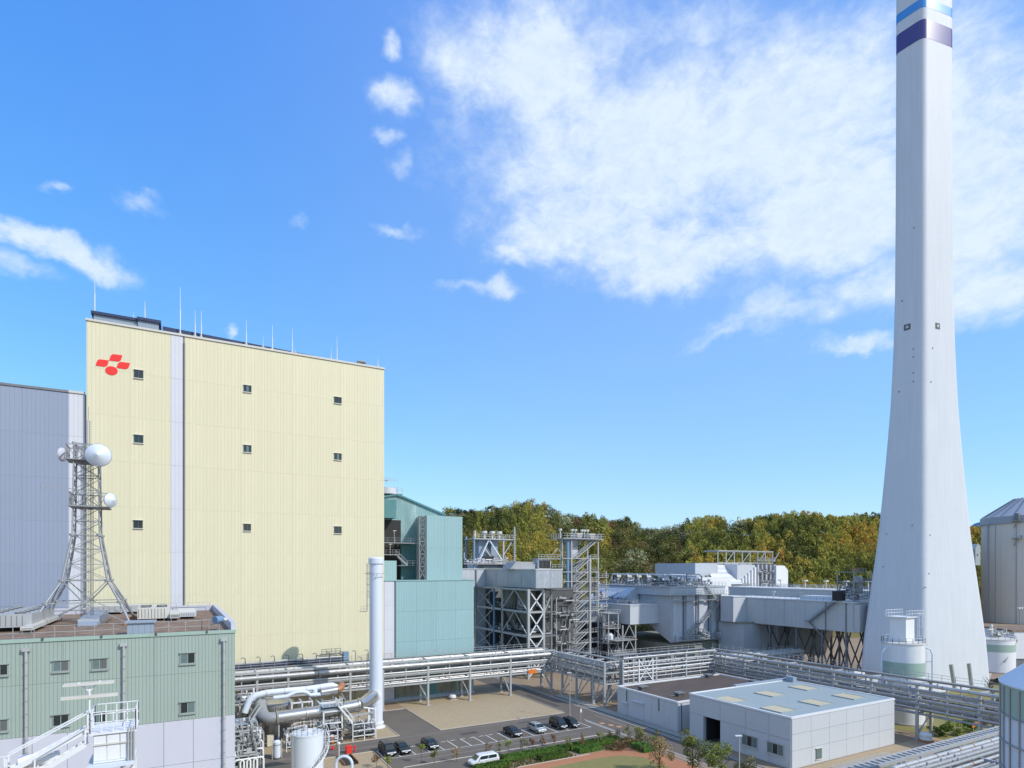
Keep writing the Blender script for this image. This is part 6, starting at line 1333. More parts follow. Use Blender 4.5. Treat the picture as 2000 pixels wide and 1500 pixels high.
# curved kerb rail at the stack end
mb = MB(); P_ = [oD(700,1402),oD(720,1397,107.6),oD(733,1391,107.4)]; mb.pipe([(p.x,p.y,5.2-.3*i) for i,p in enumerate(P_)],.16,8)
for p in P_[1:]: mb.beam((p.x,p.y,0),(p.x,p.y,5),.3)
mb.beam((P_[1].x,P_[1].y,2.8),(P_[2].x,P_[2].y,2.8),.18); mb.build('end_frame','whitep',xd)
hx = thing('heat_exchanger', 'dull grey upright drum behind the shiny duct', 'vessel', oD(537,1380,113.5))
c = oD(537,1380,114.5); mb = MB(); mb.lathe((c.x,c.y,0),[(3.3,0),(3.3,6.2),(3.0,6.5),(0,6.8)],32); mb.build('shell','steel',hx)
for z in (1.5,3.2,4.9,6.1): mb = MB(); mb.lathe((c.x,c.y,0),[(3.36,z),(3.36,z+.16)],32); mb.build('hoop','galv',hx)
for i in range(7): a = math.pi+i*.35; mb = MB(); mb.beam((c.x+3.38*math.cos(a),c.y+3.38*math.sin(a),.2),(c.x+3.38*math.cos(a),c.y+3.38*math.sin(a),6.1),.12); mb.build('rib','galv',hx)
wp = thing('white_pipe_run', 'thick white lagged pipe with a copper-coloured end joint above the steel duct', 'pipe', oD(570,1350,112))
q = [oD(x,y,111) for x,y in ((478,1392),(484,1376),(489,1366),(500,1358),(520,1353),(560,1349),(600,1345.5),(640,1339.5),(648,1338.5),(655,1341),(661,1347))]
mb = MB(); mb.pipe(q,.52,16); mb.build('main_pipe','whitest',wp)
for x, y in ((520,1353),(556,1349.5),(598,1345.5),(625,1342)): c = oD(x,y,111); mb = MB(); mb.tube((c.x-.08,c.y,c.z-.01),(c.x+.08,c.y,c.z),.57,16); mb.build('joint_band','pale',wp)
q = [oD(x,y,109.8) for x,y in ((534,1363),(560,1360),(577,1352),(592,1350.5),(600,1353),(606,1357.5),(626,1356),(640,1354))]; mb = MB(); mb.pipe(q,.34,12); mb.build('branch_pipe','dish',wp)
a, b_ = oD(627,1352.5,109.9), oD(659,1347,109.9); mb = MB(); mb.tube(a,b_,.7,18); mb.build('silencer','steel',wp)
mb = MB(); mb.pipe([b_,oD(664,1345,110),oD(667,1341,110.6),oD(668,1336.5,111)],.62,16); mb.build('copper_joint','rust',wp)
c = oD(615,1346,110.4); mb = MB(); mb.tube((c.x,c.y,c.z-1.3),(c.x,c.y,c.z),.45,12); mb.build('riser','whitest',wp)
def portal(label, x0, x1, y, z, n=3, depth=3.0, mat='whitep', w=.24, deck=None, rail_=False):
    t = thing('yard_frame', label, 'steel frame', ((x0+x1)/2,y,0))
    for i in range(n):
        x = x0+(x1-x0)*i/(n-1); mb = MB(); mb.beam((x,y,0),(x,y,z),w); mb.build('post',mat,t); mb = MB(); mb.beam((x,y+depth,0),(x,y+depth,z),w); mb.build('post',mat,t); mb = MB(); mb.beam((x,y,z),(x,y+depth,z),w); mb.build('cross_beam',mat,t)
    for zz_ in (z, z*.62, z*.3):
        mb = MB(); mb.beam((x0,y,zz_),(x1,y,zz_),w); mb.build('beam',mat,t)
    if deck:
        mb = MB(); mb.box(x0-.2,x1+.2,y-.2,y+depth+.2,deck-.1,deck); mb.build('deck','bluegrey',t)
    if rail_: mb = MB(); railing(mb,[(x0-.2,y-.2,deck),(x1+.2,y-.2,deck),(x1+.2,y+depth+.2,deck)],1.1,1.1,.06); mb.build('railing',mat,t)
    return t
X = lambda px, v: onV(px,1400,v).x
f1 = portal('white steel portal frame between the drum and the yellow wall', X(570,110.5), X(610,110.5), 110.5, 6.6, 3, 3)
f2 = portal('white frame carrying the silencer beside the copper-coloured joint', X(624,109), X(662,109), 109, 6.4, 2, 3, deck=3.9, rail_=True)
clutter(f2, X(624,109), X(664,109), 109.2, 112, (0,4), 46, 102, ('whitep','silver','galv'))
f3 = portal('railed access platform astride the right end of the steel duct', X(632,106.2), X(668,106.2), 106.2, 5.4, 2, 2.4, deck=6.3, rail_=True)
mb = MB(); flight(mb,(X(690,105.6),105.7,3.0),(X(662,105.6),105.7,6.3),.8,(0,1,0),t=.1); mb.build('stair_flight','whitep',f3)
for i, (x0, x1, v, z, sd_) in enumerate(((462,500,112,7.0,111),(462,500,104,4.4,112))):
    f = portal(('upper','lower')[i]+' white pipe frame at the corner of the green building', X(x0,v)-2, X(x1,v), v, z, 3, 4, mat='galvl')
    clutter(f, X(x0,v)-1.5, X(x1,v), v+.2, v+4, (0.2,2.4,z-1), 90, sd_, ('galv','silver','midsteel','galvl','whitep'), r=(.07,.24))
dk_ = thing('covered_pit', 'blue-grey flat canopy over a dark bay beside the green building', 'canopy', (X(482,106),106,0))
mb = MB(); mb.box(X(440,106),X(503,106),105.4,109.6,5.0,5.2); mb.build('canopy_roof','bluegrey',dk_); mb = MB(); mb.box(X(440,107),X(500,107),109,109.4,0,4.9); mb.build('bay_shade_wall','shade',dk_)  # near-black rear wall holds the bay's shade in its colour
for x in (X(462,106),X(502,106)): mb = MB(); mb.beam((x,105.5,0),(x,105.5,5),.2); mb.build('post','galvl',dk_)
mb = MB(); flight(mb,(X(488,105),105.2,5.2),(X(511,105),105.2,8.0),.9,(0,1,0),t=.12); mb.build('stairs','galvl',dk_)
for i, (v, sd_) in enumerate(((101.5,121),(97,122),(92.5,123))):
    f = portal(('rear','middle','front')[i]+' bay of tangled white piping right of the green building', X(448,v), X(515-6*i,v), v, 4.3-.3*i, 4, 3.2, mat='galvl', w=.16)
    clutter(f, X(450,v), X(512-6*i,v), v, v+3.2, (.1,1.4,2.6), 120, sd_, ('galv','silver','midsteel','galvl','darksteel','whitep'), r=(.06,.2))
    for j in range(4): x = X(458+14*j,v); mb = MB(); mb.tube((x,v+.6,0),(x,v+.6,1.6),.42,12,.34); mb.build('pump','dish',f)
    mb = MB(); [mb.pipe([(X(456+13*j,v),v-.3,.2),(X(456+13*j,v),v-.3,3.0),(X(456+13*j,v)+.4,v-.3,3.3),(X(456+13*j,v)+1.1,v-.3,3.3),(X(456+13*j,v)+1.3,v-.3,3.0),(X(456+13*j,v)+1.3,v-.3,.4)],.13,8) for j in range(4)]; mb.build('loop_pipe','whitep',f)
f = portal('low white frame with pumps in front of the duct, by the stack', X(690,104.5), X(735,104.5), 104.8, 3.0, 3, 2.6, w=.14)
clutter(f, X(668,104.8), X(733,104.8), 105, 107.4, (0.1,1.2), 60, 131, ('galv','silver','midsteel','darksteel','whitep'), r=(.06,.2))
f = portal('row of small pumps and valves beneath the shiny duct', X(560,104), X(660,104), 104.2, 2.6, 5, 2.6, w=.12)
clutter(f, X(560,104), X(670,104), 104.4, 107, (0.1,1.2), 120, 132, ('galv','silver','darksteel','whitep','shade'), r=(.06,.24))  # near-black pieces among the pipes stand for shaded gaps
t = thing('control_cabinet','cream control cabinet standing under the shiny duct','cabinet',G(528,1458))
p = G(528,1458); mb = MB(); mb.box(p.x-.55,p.x+.55,p.y-.35,p.y+.35,.1,1.9); mb.build('casing','cream',t); mb = MB(); mb.box(p.x-.5,p.x-.02,p.y-.39,p.y-.355,.15,1.82); mb.build('door','cream',t); mb = MB(); mb.box(p.x+.02,p.x+.5,p.y-.39,p.y-.355,.15,1.82); mb.build('door','cream',t)
t = thing('blue_drum','blue plastic drum behind the cream cabinet','drum',G(541,1453))
p = G(541,1453); mb = MB(); mb.lathe((p.x,p.y,0),[(0,.95),(.3,.95),(.33,.9),(.35,.5),(.33,.1),(.3,0)],16); mb.build('body','blue',t); mb = MB(); mb.tube((p.x,p.y,.95),(p.x,p.y,1.0),.31,14); mb.build('lid','blue',t)
t = thing('slim_vessel','slim bright upright vessel on a post, left of the white tank','vessel',G(541,1482))
p = G(541,1482); mb = MB(); mb.lathe((p.x,p.y,0),[(.5,.2),(.55,.4),(.55,2.7),(.4,2.9),(0,3.0)],16); mb.build('body','whitest',t); mb = MB(); mb.lathe((p.x,p.y,0),[(.57,2.2),(.57,2.35)],16); mb.build('band','galv',t)
for s in (-1,1): mb = MB(); mb.beam((p.x+s*.7,p.y,0),(p.x+s*.7,p.y,3.1),.12); mb.build('post','galvl',t)
t = thing('lamp_bollard','small white globe lamp on a post under the duct','lamp',G(564,1456))
p = G(564,1456); mb = MB(); mb.tube((p.x,p.y,0),(p.x,p.y,1.5),.07,8); mb.build('post','sill',t); mb = MB(); mb.lathe((p.x,p.y,1.5),[(0,0),(.25,.1),(.3,.35),(.2,.6),(0,.7)],14); mb.build('globe','lamp',t)
# round white tank with winding stair
TX, TY, TR_, TH = 16.6, 91.0, 2.25, 6.3
rt = thing('storage_tank','round white tank with a winding stair in the yard, bottom of view','tank',(TX,TY,0))
mb = MB(); mb.lathe((TX,TY,0),[(TR_,0),(TR_,TH-.2),(TR_+.06,TH-.2),(TR_+.06,TH),(TR_-.2,TH+.05),(0,TH+.35)],40); mb.build('shell','whitest',rt)
mb = MB(); mb.lathe((TX,TY,0),[(TR_+.4,0),(TR_+.4,.3),(TR_,.3)],40); mb.build('foundation','concrete',rt)
n = 26
prev = None; mb = MB(); mr_ = MB()
for i in range(n):
    a = math.radians(-118+i*5.6); z = .3+i*(TH-.3)/n; c0 = Vector((TX+math.cos(a)*TR_,TY+math.sin(a)*TR_,z)); c1 = Vector((TX+math.cos(a)*(TR_+.8),TY+math.sin(a)*(TR_+.8),z))
    mb.beam(c0,c1,.26,.05)
    if prev: mr_.beam(prev,c1,.07,.22); mr_.beam(prev+Vector((0,0,1)),c1+Vector((0,0,1)),.05)
    if i % 3 == 0: mr_.beam(c1,c1+Vector((0,0,1)),.04)
    prev = c1
mb.build('stair_treads','galvl',rt); mr_.build('stair_rail','whitep',rt)
mb = MB(); railing(mb,[(TX+math.cos(a)*(TR_-.05),TY+math.sin(a)*(TR_-.05),TH) for a in [i*math.pi/9 for i in range(19)]],1.05,.9,.045); mb.build('top_railing','whitep',rt)
mb = MB(); a = math.radians(205); mb.tube((TX+math.cos(a)*(TR_+.15),TY+math.sin(a)*(TR_+.15),.2),(TX+math.cos(a)*(TR_+.15),TY+math.sin(a)*(TR_+.15),TH),.09,8); mb.tube((TX-.4,TY,TH+.3),(TX-.4,TY,TH+.75),.25,10); mb.tube((TX+.9,TY-.9,TH+.1),(TX+.9,TY-.9,TH+.4),.18,10); mb.build('nozzles','galvl',rt)
p = at(599,1496,86.3); mb = MB(); mb.tube(p+Vector((0,0,0)),p-Vector((FW[0],FW[1],0))*.3,.3,12); mb.build('manhole','midsteel',rt)
# gooseneck vent pipe near the camera
gv_ = thing('gooseneck_pipe','pale blue inverted-U vent pipe rising into the bottom of the view','vent pipe',W3((672-1000)/FPX*62,62,0))
c = W3((672-1000)/FPX*62,62,0); zt_ = HC-(1477-HY)/FPX*62; q = []
for i in range(13): a = math.pi*i/12; q.append(c+d_r*(-.82*math.cos(a))+Vector((0,0,zt_-.82+.82*math.sin(a))))
mb = MB(); mb.pipe([c-d_r*.82]+q,.15,14); mb.build('pipe','dish',gv_); mb = MB(); mb.pipe([q[-1],q[-1]-Vector((0,0,1.0))],.15,14); mb.build('outlet','dish',gv_); mb = MB(); mb.tube(q[-1]-Vector((0,0,1.0)),q[-1]-Vector((0,0,1.12)),.24,14); mb.build('flange','galv',gv_)
t = thing('hydrant_box','small red hydrant box on the gravel by the brown ramp','hydrant',G(681,1471))
p = G(681,1471); mb = MB(); mb.box(p.x-.45,p.x+.45,p.y-.35,p.y+.35,0,1.15); mb.build('box','red',t); mb = MB(); mb.box(p.x-.5,p.x+.5,p.y-.4,p.y+.4,1.15,1.22); mb.build('lid','red',t)
t = thing('hydrant_post','slim red hydrant standing between the red box and the parked cars','hydrant',G(693,1468))
p = G(693,1468); mb = MB(); mb.tube((p.x,p.y,0),(p.x,p.y,1.0),.12,8); mb.build('post','red',t); mb = MB(); mb.tube((p.x-.25,p.y,.75),(p.x+.25,p.y,.75),.08,8); mb.build('outlet','red',t)
t = thing('hydrant_post','low red valve post beside the gravel edge, left of the lamp post','hydrant',G(650,1465))
p = G(650,1465); mb = MB(); mb.tube((p.x,p.y,0),(p.x,p.y,.6),.14,8); mb.build('post','red',t); mb = MB(); mb.tube((p.x-.4,p.y,.45),(p.x+.4,p.y,.45),.1,8); mb.build('valve','red',t)
t = thing('guard_post','row of orange barrier posts beside the white tank stair','barrier',G(650,1452))
p = G(650,1454); 
for i in range(3): mb = MB(); mb.box(p.x-.25,p.x+.25,p.y+.8*i-.1,p.y+.8*i+.1,0,1.3+.3*(i%2)); mb.build('orange_board','orange',t)
t = thing('lamp_post','short white globe-topped lamp post beside the brown ramp','lamp',G(662,1478))
p = G(662,1478); mb = MB(); mb.tube((p.x,p.y,0),(p.x,p.y,1.9),.1,8); mb.build('post','sill',t); mb = MB(); mb.lathe((p.x,p.y,1.9),[(0,0),(.25,.1),(.28,.3),(0,.55)],12); mb.build('globe','whitep',t)
t = thing('ramp_pit','dark brown sunken ramp opening in the gravel','pit',G(676,1482))
p = G(676,1482); mb = MB(); mb.box(p.x-1.0,p.x+1.0,p.y-3.5,p.y+1.5,.0,.05); mb.build('pit_shade_sheet','shade',t); mb = MB(); mb.box(p.x-1.1,p.x-1.0,p.y-3.5,p.y+1.5,0,.4); mb.box(p.x+1.0,p.x+1.1,p.y-3.5,p.y+1.5,0,.4); mb.build('pit_kerb','rust',t)  # near-black sheet at ground level, the pit's shaded depth put into its colour
t = thing('vent_cap','round white ventilation cap on the gravel in front of the teal building','vent',G(884,1366))
p = G(884,1366); mb = MB(); mb.lathe((p.x,p.y,0),[(0,1.15),(.6,1.1),(.85,.85),(.85,.45),(.5,.4)],18); mb.build('cap','whitep',t); mb = MB(); mb.tube((p.x,p.y,0),(p.x,p.y,.42),.45,14); mb.build('neck','galv',t); mb = MB(); mb.box(p.x-.9,p.x+.9,p.y-.9,p.y+.9,.02,.12); mb.build('pad','kerb',t)
t = thing('manhole_cover','rust-red manhole cover near the front corner of the gravel','manhole',G(1021,1402))
p = G(1021,1402); mb = MB(); mb.box(p.x-1.1,p.x+1.1,p.y-.6,p.y+.6,.02,.06); mb.build('frame','rust',t); mb = MB(); mb.box(p.x-.8,p.x+.8,p.y-.4,p.y+.4,.06,.09); mb.build('cover','concrete',t)
# ================================================================ STREET LAMPS AND SIGN
def lamp(label, px, py0, py1, g=0):
    p = G(px, py0); z = HC-(py1-HY)/FPX*(p.x*FW[0]+p.y*FW[1]); t = thing('street_lamp', label, 'street lamp', (p.x,p.y,0), 'street lamps')
    mb = MB(); mb.tube(p,(p.x,p.y,z-.1),.1,8,.07); mb.build('pole','galvl',t); mb = MB(); mb.tube((p.x,p.y,0),(p.x,p.y,.5),.16,8); mb.build('base','galv',t)
    a, b_ = (Vector((p.x,p.y,z))-d_r*.55, Vector((p.x,p.y,z))+d_r*.35); mb = MB(); mb.beam(a,b_,.28,.14); mb.build('lamp_head','whitep',t)
lamp('tall slim street lamp at the road corner by the far end of the parked cars', 1113, 1402, 1314)
lamp('street lamp in front of the warehouse windows at the bottom of the view', 1444, 1545, 1437)
t = thing('road_sign','small white round sign on a post at the end of the car park','sign',G(1134,1407))
p = G(1134,1407); mb = MB(); mb.tube((p.x,p.y,0),(p.x,p.y,2.2),.06,8); mb.build('post','galvl',t); mb = MB(); mb.tube((p.x-.02,p.y-.1,1.95),(p.x+.02,p.y-.16,1.95),.42,16); mb.build('sign_face','whitep',t)
# ================================================================ NEAR WHITE STRUCTURE (left) AND NEAR SILO (right)
nv = 45.0
def oN(x,y,v=nv): return onV(x,y,v)
nw = thing('white_platform','weathered white machine platform with railings and stair, bottom left','platform',(oN(220,1450).x,nv+1,0))
xa_, xb2 = oN(182,1450).x, oN(260,1450).x; zd = oN(220,1428).z; zl = oN(220,1492).z
mb = MB(); mb.box(xa_,xb2,nv,nv+2.4,zl+.15,zd-.1); mb.build('machine_casing','whitep',nw)
for i in range(3):
    w = (xb2-xa_)/3; mb = MB(); mb.box(xa_+w*i+.03,xa_+w*(i+1)-.03,nv-.05,nv-.005,zl+.3,zd-.75); mb.build('casing_panel','whitep',nw)
    mb = MB(); mb.box(xa_+w*i+.03,xa_+w*(i+1)-.03,nv-.09,nv-.005,zd-.7,zd-.2); mb.build('casing_panel','whitep',nw)
mb = MB(); mb.beam((xa_,nv-.1,zd-.72),(xb2,nv-.1,zd-.72),.1); mb.beam((xb2+.03,nv-.1,zl),(xb2+.03,nv-.1,zd),.12); mb.build('rusty_edge','sill',nw)
mb = MB(); mb.box(xa_-.2,xb2+.2,nv-.2,nv+2.6,zd-.1,zd); mb.build('deck','whitep',nw)
mb = MB(); railing(mb,[(xa_-.15,nv+2.5,zd),(xa_-.15,nv-.15,zd),(xb2+.15,nv-.15,zd),(xb2+.15,nv+2.5,zd),(xa_-.15,nv+2.5,zd)],1.3,.62,.05); mb.build('railing','whitep',nw)
mb = MB(); mb.tube((xa_-.5,nv+.2,zl+.1),(xb2,nv+.2,zl+.1),.0001,6) if False else mb.box(xa_-.3,xb2+.1,nv-.4,nv+2.6,zl-.1,zl+.12); mb.build('lower_deck','dish',nw)
for x in (xa_,xb2):
    for y in (nv,nv+2.4): mb = MB(); mb.beam((x,y,0),(x,y,zl),.22); mb.build('post','whitep',nw)
mb = MB(); xbrace(mb,(xa_,nv,0),(xb2,nv,0),zl-3,zl-.2,.1); mb.tube((xa_+.2,nv-.05,zl-1.2),(xb2-.2,nv-.05,zl-1.2),.5,14); mb.build('under_frame','whitep',nw)
mb = MB(); clx = oN(262,1470).x; [mb.tube((clx-.15*i,nv-.2,zl),(clx-.15*i,nv-.2,zd+.2),.05,7) for i in range(3)]; mb.build('side_pipes','galvl',nw)
mb = MB(); a_ = oN(172,1424); b2_ = oN(10,1512); flight(mb,(b2_.x,nv-.1,b2_.z),(a_.x,nv-.1,a_.z),1.0,(0,1,0),t=.08); mb.build('stair','whitep',nw)
mb = MB(); a_ = oN(168,1452); b2_ = oN(70,1512); flight(mb,(b2_.x,nv-.3,b2_.z),(a_.x,nv-.3,a_.z),.9,(0,1,0),t=.08); mb.build('stair','whitep',nw)
mb = MB(); a_ = oN(30,1498); b2_ = oN(110,1487); mb.tube((a_.x,nv+1,a_.z),(b2_.x,nv+1,b2_.z),.4,14); mb.build('round_duct','whitep',nw)
a_ = oN(0,1492); mb = MB(); railing(mb,[(a_.x-3,nv,a_.z-.9),(a_.x+.3,nv,a_.z-.9)],1.3,.8,.05); mb.build('railing','whitep',nw)
px_ = oN(173,1400).x
lp = thing('twin_bar_lamp','white T-shaped lamp mast with two tube light bars, bottom left','lamp',(px_,nv+.4,zd))
mb = MB(); mb.tube((px_,nv+.4,zd),(px_,nv+.4,oN(173,1345).z),.06,8); mb.build('mast','whitep',lp)
for y, hw, s in ((1335,38,0),(1360,41,1)):
    c = oN(174 if y < 1350 else 176, y, nv+.4); w = hw/FPX*35
    if y < 1350:
        for k_ in (-.12,.14): mb = MB(); mb.box(c.x-w*1.15,c.x+w*1.15,nv+.4+k_*2-.07,nv+.4+k_*2+.07,c.z-.06,c.z+.06); mb.build('light_tube','sill',lp)
        mb = MB(); mb.pipe([(px_,nv+.4,c.z-.9),(px_,nv+.4,c.z-.5),(px_-.35,nv+.4,c.z-.1),(px_-.6,nv+.3,c.z+.1)],.06,7); mb.pipe([(px_,nv+.4,c.z-.5),(px_+.35,nv+.4,c.z-.1),(px_+.6,nv+.4,c.z+.12)],.06,7); mb.build('bracket','whitep',lp)
    else: mb = MB(); mb.box(c.x-w*1.2,c.x+w*1.2,nv+.25,nv+.5,c.z-.09,c.z+.09); mb.build('light_tube','sill',lp)
# near silo
NS = W3(.8128*50+11.2,50.5,0); NR_ = 8.4; ez = HC-(1372-HY)/FPX*46
ns_ = thing('near_silo','ribbed silver-white silo with a cone roof and green band, right front edge','silo',(NS.x,NS.y,0))
mb = MB(); mb.lathe((NS.x,NS.y,0),[(NR_,0),(NR_,ez)],64); mb.build('shell','dish',ns_)
mb = MB(); mb.lathe((NS.x,NS.y,0),[(NR_+.02,ez-2.7),(NR_+.02,ez-.12)],64); mb.build('green_band','band',ns_)
mb = MB(); mb.lathe((NS.x,NS.y,ez),[(NR_+.05,-.12),(NR_+.18,-.1),(NR_+.18,.02),(2,5.6),(0,6.0)],64); mb.build('roof','dish',ns_)
for i in range(40):
    a = i*2*math.pi/40; mb = MB(); mb.beam((NS.x+math.cos(a)*(NR_+.07),NS.y+math.sin(a)*(NR_+.07),0),(NS.x+math.cos(a)*(NR_+.07),NS.y+math.sin(a)*(NR_+.07),ez-.3),.1); mb.build('rib','galv',ns_)
for z in (ez-2.8,ez-5.2,ez-7.6,ez-10): mb = MB(); mb.lathe((NS.x,NS.y,0),[(NR_+.02,z-.06),(NR_+.16,z-.05),(NR_+.16,z+.05),(NR_+.02,z+.06)],64); mb.build('hoop','galv',ns_)
mb = MB(); n = 30; prev = None
for i in range(n):
    a = math.radians(150+i*4.2); z = ez-12+i*.34; c1 = Vector((NS.x+math.cos(a)*(NR_+1.1),NS.y+math.sin(a)*(NR_+1.1),z)); c0 = Vector((NS.x+math.cos(a)*(NR_+.1),NS.y+math.sin(a)*(NR_+.1),z)); mb.beam(c0,c1,.5,.05)
    if prev: mb.beam(prev,c1,.08,.3); mb.beam(prev+Vector((0,0,1.1)),c1+Vector((0,0,1.1)),.06)
    if i % 3 == 0: mb.beam(c1,c1+Vector((0,0,1.1)),.05)
    prev = c1
mb.build('winding_stair','galv',ns_)
# ================================================================ VEHICLES
def car(kind, paintm, label, group, L=4.6, W_=1.75, H=1.8, van=True):
    t = thing({'van':'parked_van','sedan':'parked_car','hatch':'parked_car'}[kind], label, 'van' if kind == 'van' else 'car', (0,0,0), group)
    # side outlines run along y; the nose points to -y
    f, b = -L/2, L/2
    body = [(f+.02,.35),(f-.0,.62),(f+.12,.84),(f+.5,.95),(f+.95,1.0),(b-.25,1.05),(b-.02,.95),(b,.4),(b-.25,.25),(f+.25,.25)]
    if kind == 'van': cab = [(f+.62,.97),(f+1.35,H-.1),(f+1.7,H),(b-.55,H),(b-.22,H-.15),(b-.05,1.03)]; roofd = .16
    elif kind == 'hatch': cab = [(f+.8,.97),(f+1.55,H-.06),(f+1.95,H),(b-.8,H-.04),(b-.45,H-.18),(b-.06,1.03)]; roofd = .18
    else: cab = [(f+1.25,.98),(f+2.05,H-.05),(f+2.35,H),(b-1.5,H),(b-1.15,H-.08),(b-.5,1.03)]; roofd = .2
    def loft(poly, w_of, name, mat, par=t):
        mb = MB(); n = len(poly); secs = []
        for s, k_ in ((-1,1.0),(-1,.0)): pass
        vs = []
        for x_s, inset in ((-1,0),(-.9,-.0),(.9,-.0),(1,0)):
            for (y, z) in poly:
                w = w_of(z); cy = (f+b)/2; sh = 1.0 if abs(x_s) < .95 else .965; vs.append((x_s*w, cy+(y-cy)*sh, z if sh == 1 else .3+(z-.3)*.97))
        fs = []
        for k_ in range(3):
            for i in range(n): j = (i+1) % n; fs.append((k_*n+i,k_*n+j,(k_+1)*n+j,(k_+1)*n+i))
        fs.append(tuple(range(n-1,-1,-1))); fs.append(tuple(range(3*n,4*n)))
        mb.add(vs, fs); o = mb.build(name, mat, par, local=True)
        for p in o.data.polygons: p.use_smooth = False
        bv = o.modifiers.new('bevel','BEVEL'); bv.width = .05; bv.segments = 2; bv.limit_method = 'ANGLE'
        return o
    hw = W_/2
    loft(body, lambda z: hw*(1.0 if z > .4 else .96), 'body', paintm)
    loft(cab, lambda z: hw*(.95-roofd*max(0,(z-1.0)/(H-1.0))), 'cabin', paintm)
    def wx(z): return hw*(.95-roofd*max(0,(z-1.0)/(H-1.0)))
    # windscreen, rear window and side glass sit just proud of the cabin
    a, c = Vector((0,*cab[0])), Vector((0,*cab[1])); mb = MB(); p = a.lerp(c,.1); q = a.lerp(c,.93); o = Vector((0,-.035,.025))
    mb.add([(-wx(p.z)*.9,p.y+o.y,p.z+o.z),(wx(p.z)*.9,p.y+o.y,p.z+o.z),(wx(q.z)*.88,q.y+o.y,q.z+o.z),(-wx(q.z)*.88,q.y+o.y,q.z+o.z)],[(0,1,2,3)]); mb.build('windscreen','glass',t,local=True)
    a, c = Vector((0,*cab[-1])), Vector((0,*cab[-2])); mb = MB(); p = a.lerp(c,.15); q = a.lerp(c,.95); 
    mb.add([(-wx(p.z)*.85,p.y+.04,p.z+.02),(wx(p.z)*.85,p.y+.04,p.z+.02),(wx(q.z)*.83,q.y+.04,q.z+.02),(-wx(q.z)*.83,q.y+.04,q.z+.02)],[(3,2,1,0)]); mb.build('rear_window','glass',t,local=True)
    y0, y1 = cab[0][0]+.45, cab[-1][0]-.4; t0, t1 = cab[1][0]+.18, cab[-2][0]-.2
    for s in (-1,1):
        for k_ in range(2):
            ya, yb = y0+(y1-y0)*k_/2+.05, y0+(y1-y0)*(k_+1)/2-.05; ta, tb_ = t0+(t1-t0)*k_/2+.04, t0+(t1-t0)*(k_+1)/2-.04; zb, zt = 1.08, H-.17
            mb = MB(); mb.add([(s*(wx(zb)+.02),ya,zb),(s*(wx(zb)+.02),yb,zb),(s*(wx(zt)+.02),tb_,zt),(s*(wx(zt)+.02),ta,zt)],[(0,1,2,3)]); mb.build('side_window','glass',t,local=True)
        for y in (f+.85,b-.85):
            mb = MB(); mb.tube((s*(hw-.2),y,.32),(s*(hw+.01),y,.32),.32,16); wo = mb.build('wheel','tyre',t,local=True); mb = MB(); mb.tube((s*(hw-.02),y,.32),(s*(hw+.025),y,.32),.19,12); mb.build('rim','silver',wo,local=True)
        mb = MB(); mb.box(s*(hw-.42)-.2,s*(hw-.42)+.2,f-.02,f+.3,.62,.80); mb.build('headlight','lamp',t,local=True)
        mb = MB(); mb.box(s*(hw-.2)-.12,s*(hw-.2)+.12,b-.12,b+.02,.72,.98); mb.build('tail_light','red',t,local=True)
        mb = MB(); mb.box(s*(hw+.08)-.09,s*(hw+.08)+.09,f+1.2,f+1.34,1.0,1.14); mb.build('wing_mirror',paintm,t,local=True)
    mb = MB(); mb.box(-.17,.17,f-.03,f+.0,.42,.58); mb.build('number_plate','plate',t,local=True)
    mb = MB(); mb.box(-.5,.5,f-.015,f+.1,.60,.74); mb.build('grille','silver' if kind != 'hatch' else 'darksteel',t,local=True)
    return t
GR = 'cars parked in the front row'
specs = [('van','carblack',29.9,'black van parked furthest left in the front row',4.7,1.75,1.85),('sedan','carblack',32.35,'black saloon parked right beside the leftmost van',4.7,1.8,1.48),
         ('hatch','carblack',37.2,'lone black compact car between empty bays in the left half of the row',4.2,1.72,1.55),('sedan','carblack',53.2,'black saloon just left of the silver estate car',4.6,1.75,1.45),
         ('hatch','carsilver',58.2,'silver compact car, the only silver one in the row',4.4,1.72,1.58),('van','carblack',63.2,'boxy black van left of the last car in the row',4.3,1.7,1.85),('hatch','carblack',65.8,'black car at the right end of the row, next to the round sign',4.3,1.7,1.62)]
for kind, pm_, u, lb, L, w, h in specs:
    c_ = car(kind, pm_, lb, GR, L, w, h); c_.location = (u, 95.2+rg.uniform(-.25,.25), .02); c_.rotation_euler.z = R(rg.uniform(-1.5,1.5))
c_ = car('van','carwhite','white minivan parked alongside the hedge, facing left','other parked vehicles',4.7,1.75,1.72); c_.location = (41.2,82.9,.02); c_.rotation_euler.z = R(-90)
pp_ = [(1952,1336,'dark car left of the other one on the bright road by the chimney lawn',62,'sedan'),(1972,1337,'dark car with its boot towards the silo, on the bright road',62,'hatch'),(1993,1326,'dark car half out of frame above the two on the bright road',62,'van')]
for px, py, lb, rz, kd in pp_:
    p = G(px,py); c_ = car(kd,'carblack',lb,'cars by the chimney',4.3,1.7,1.6); c_.location = (p.x,p.y,.02); c_.rotation_euler.z = R(rz+90)
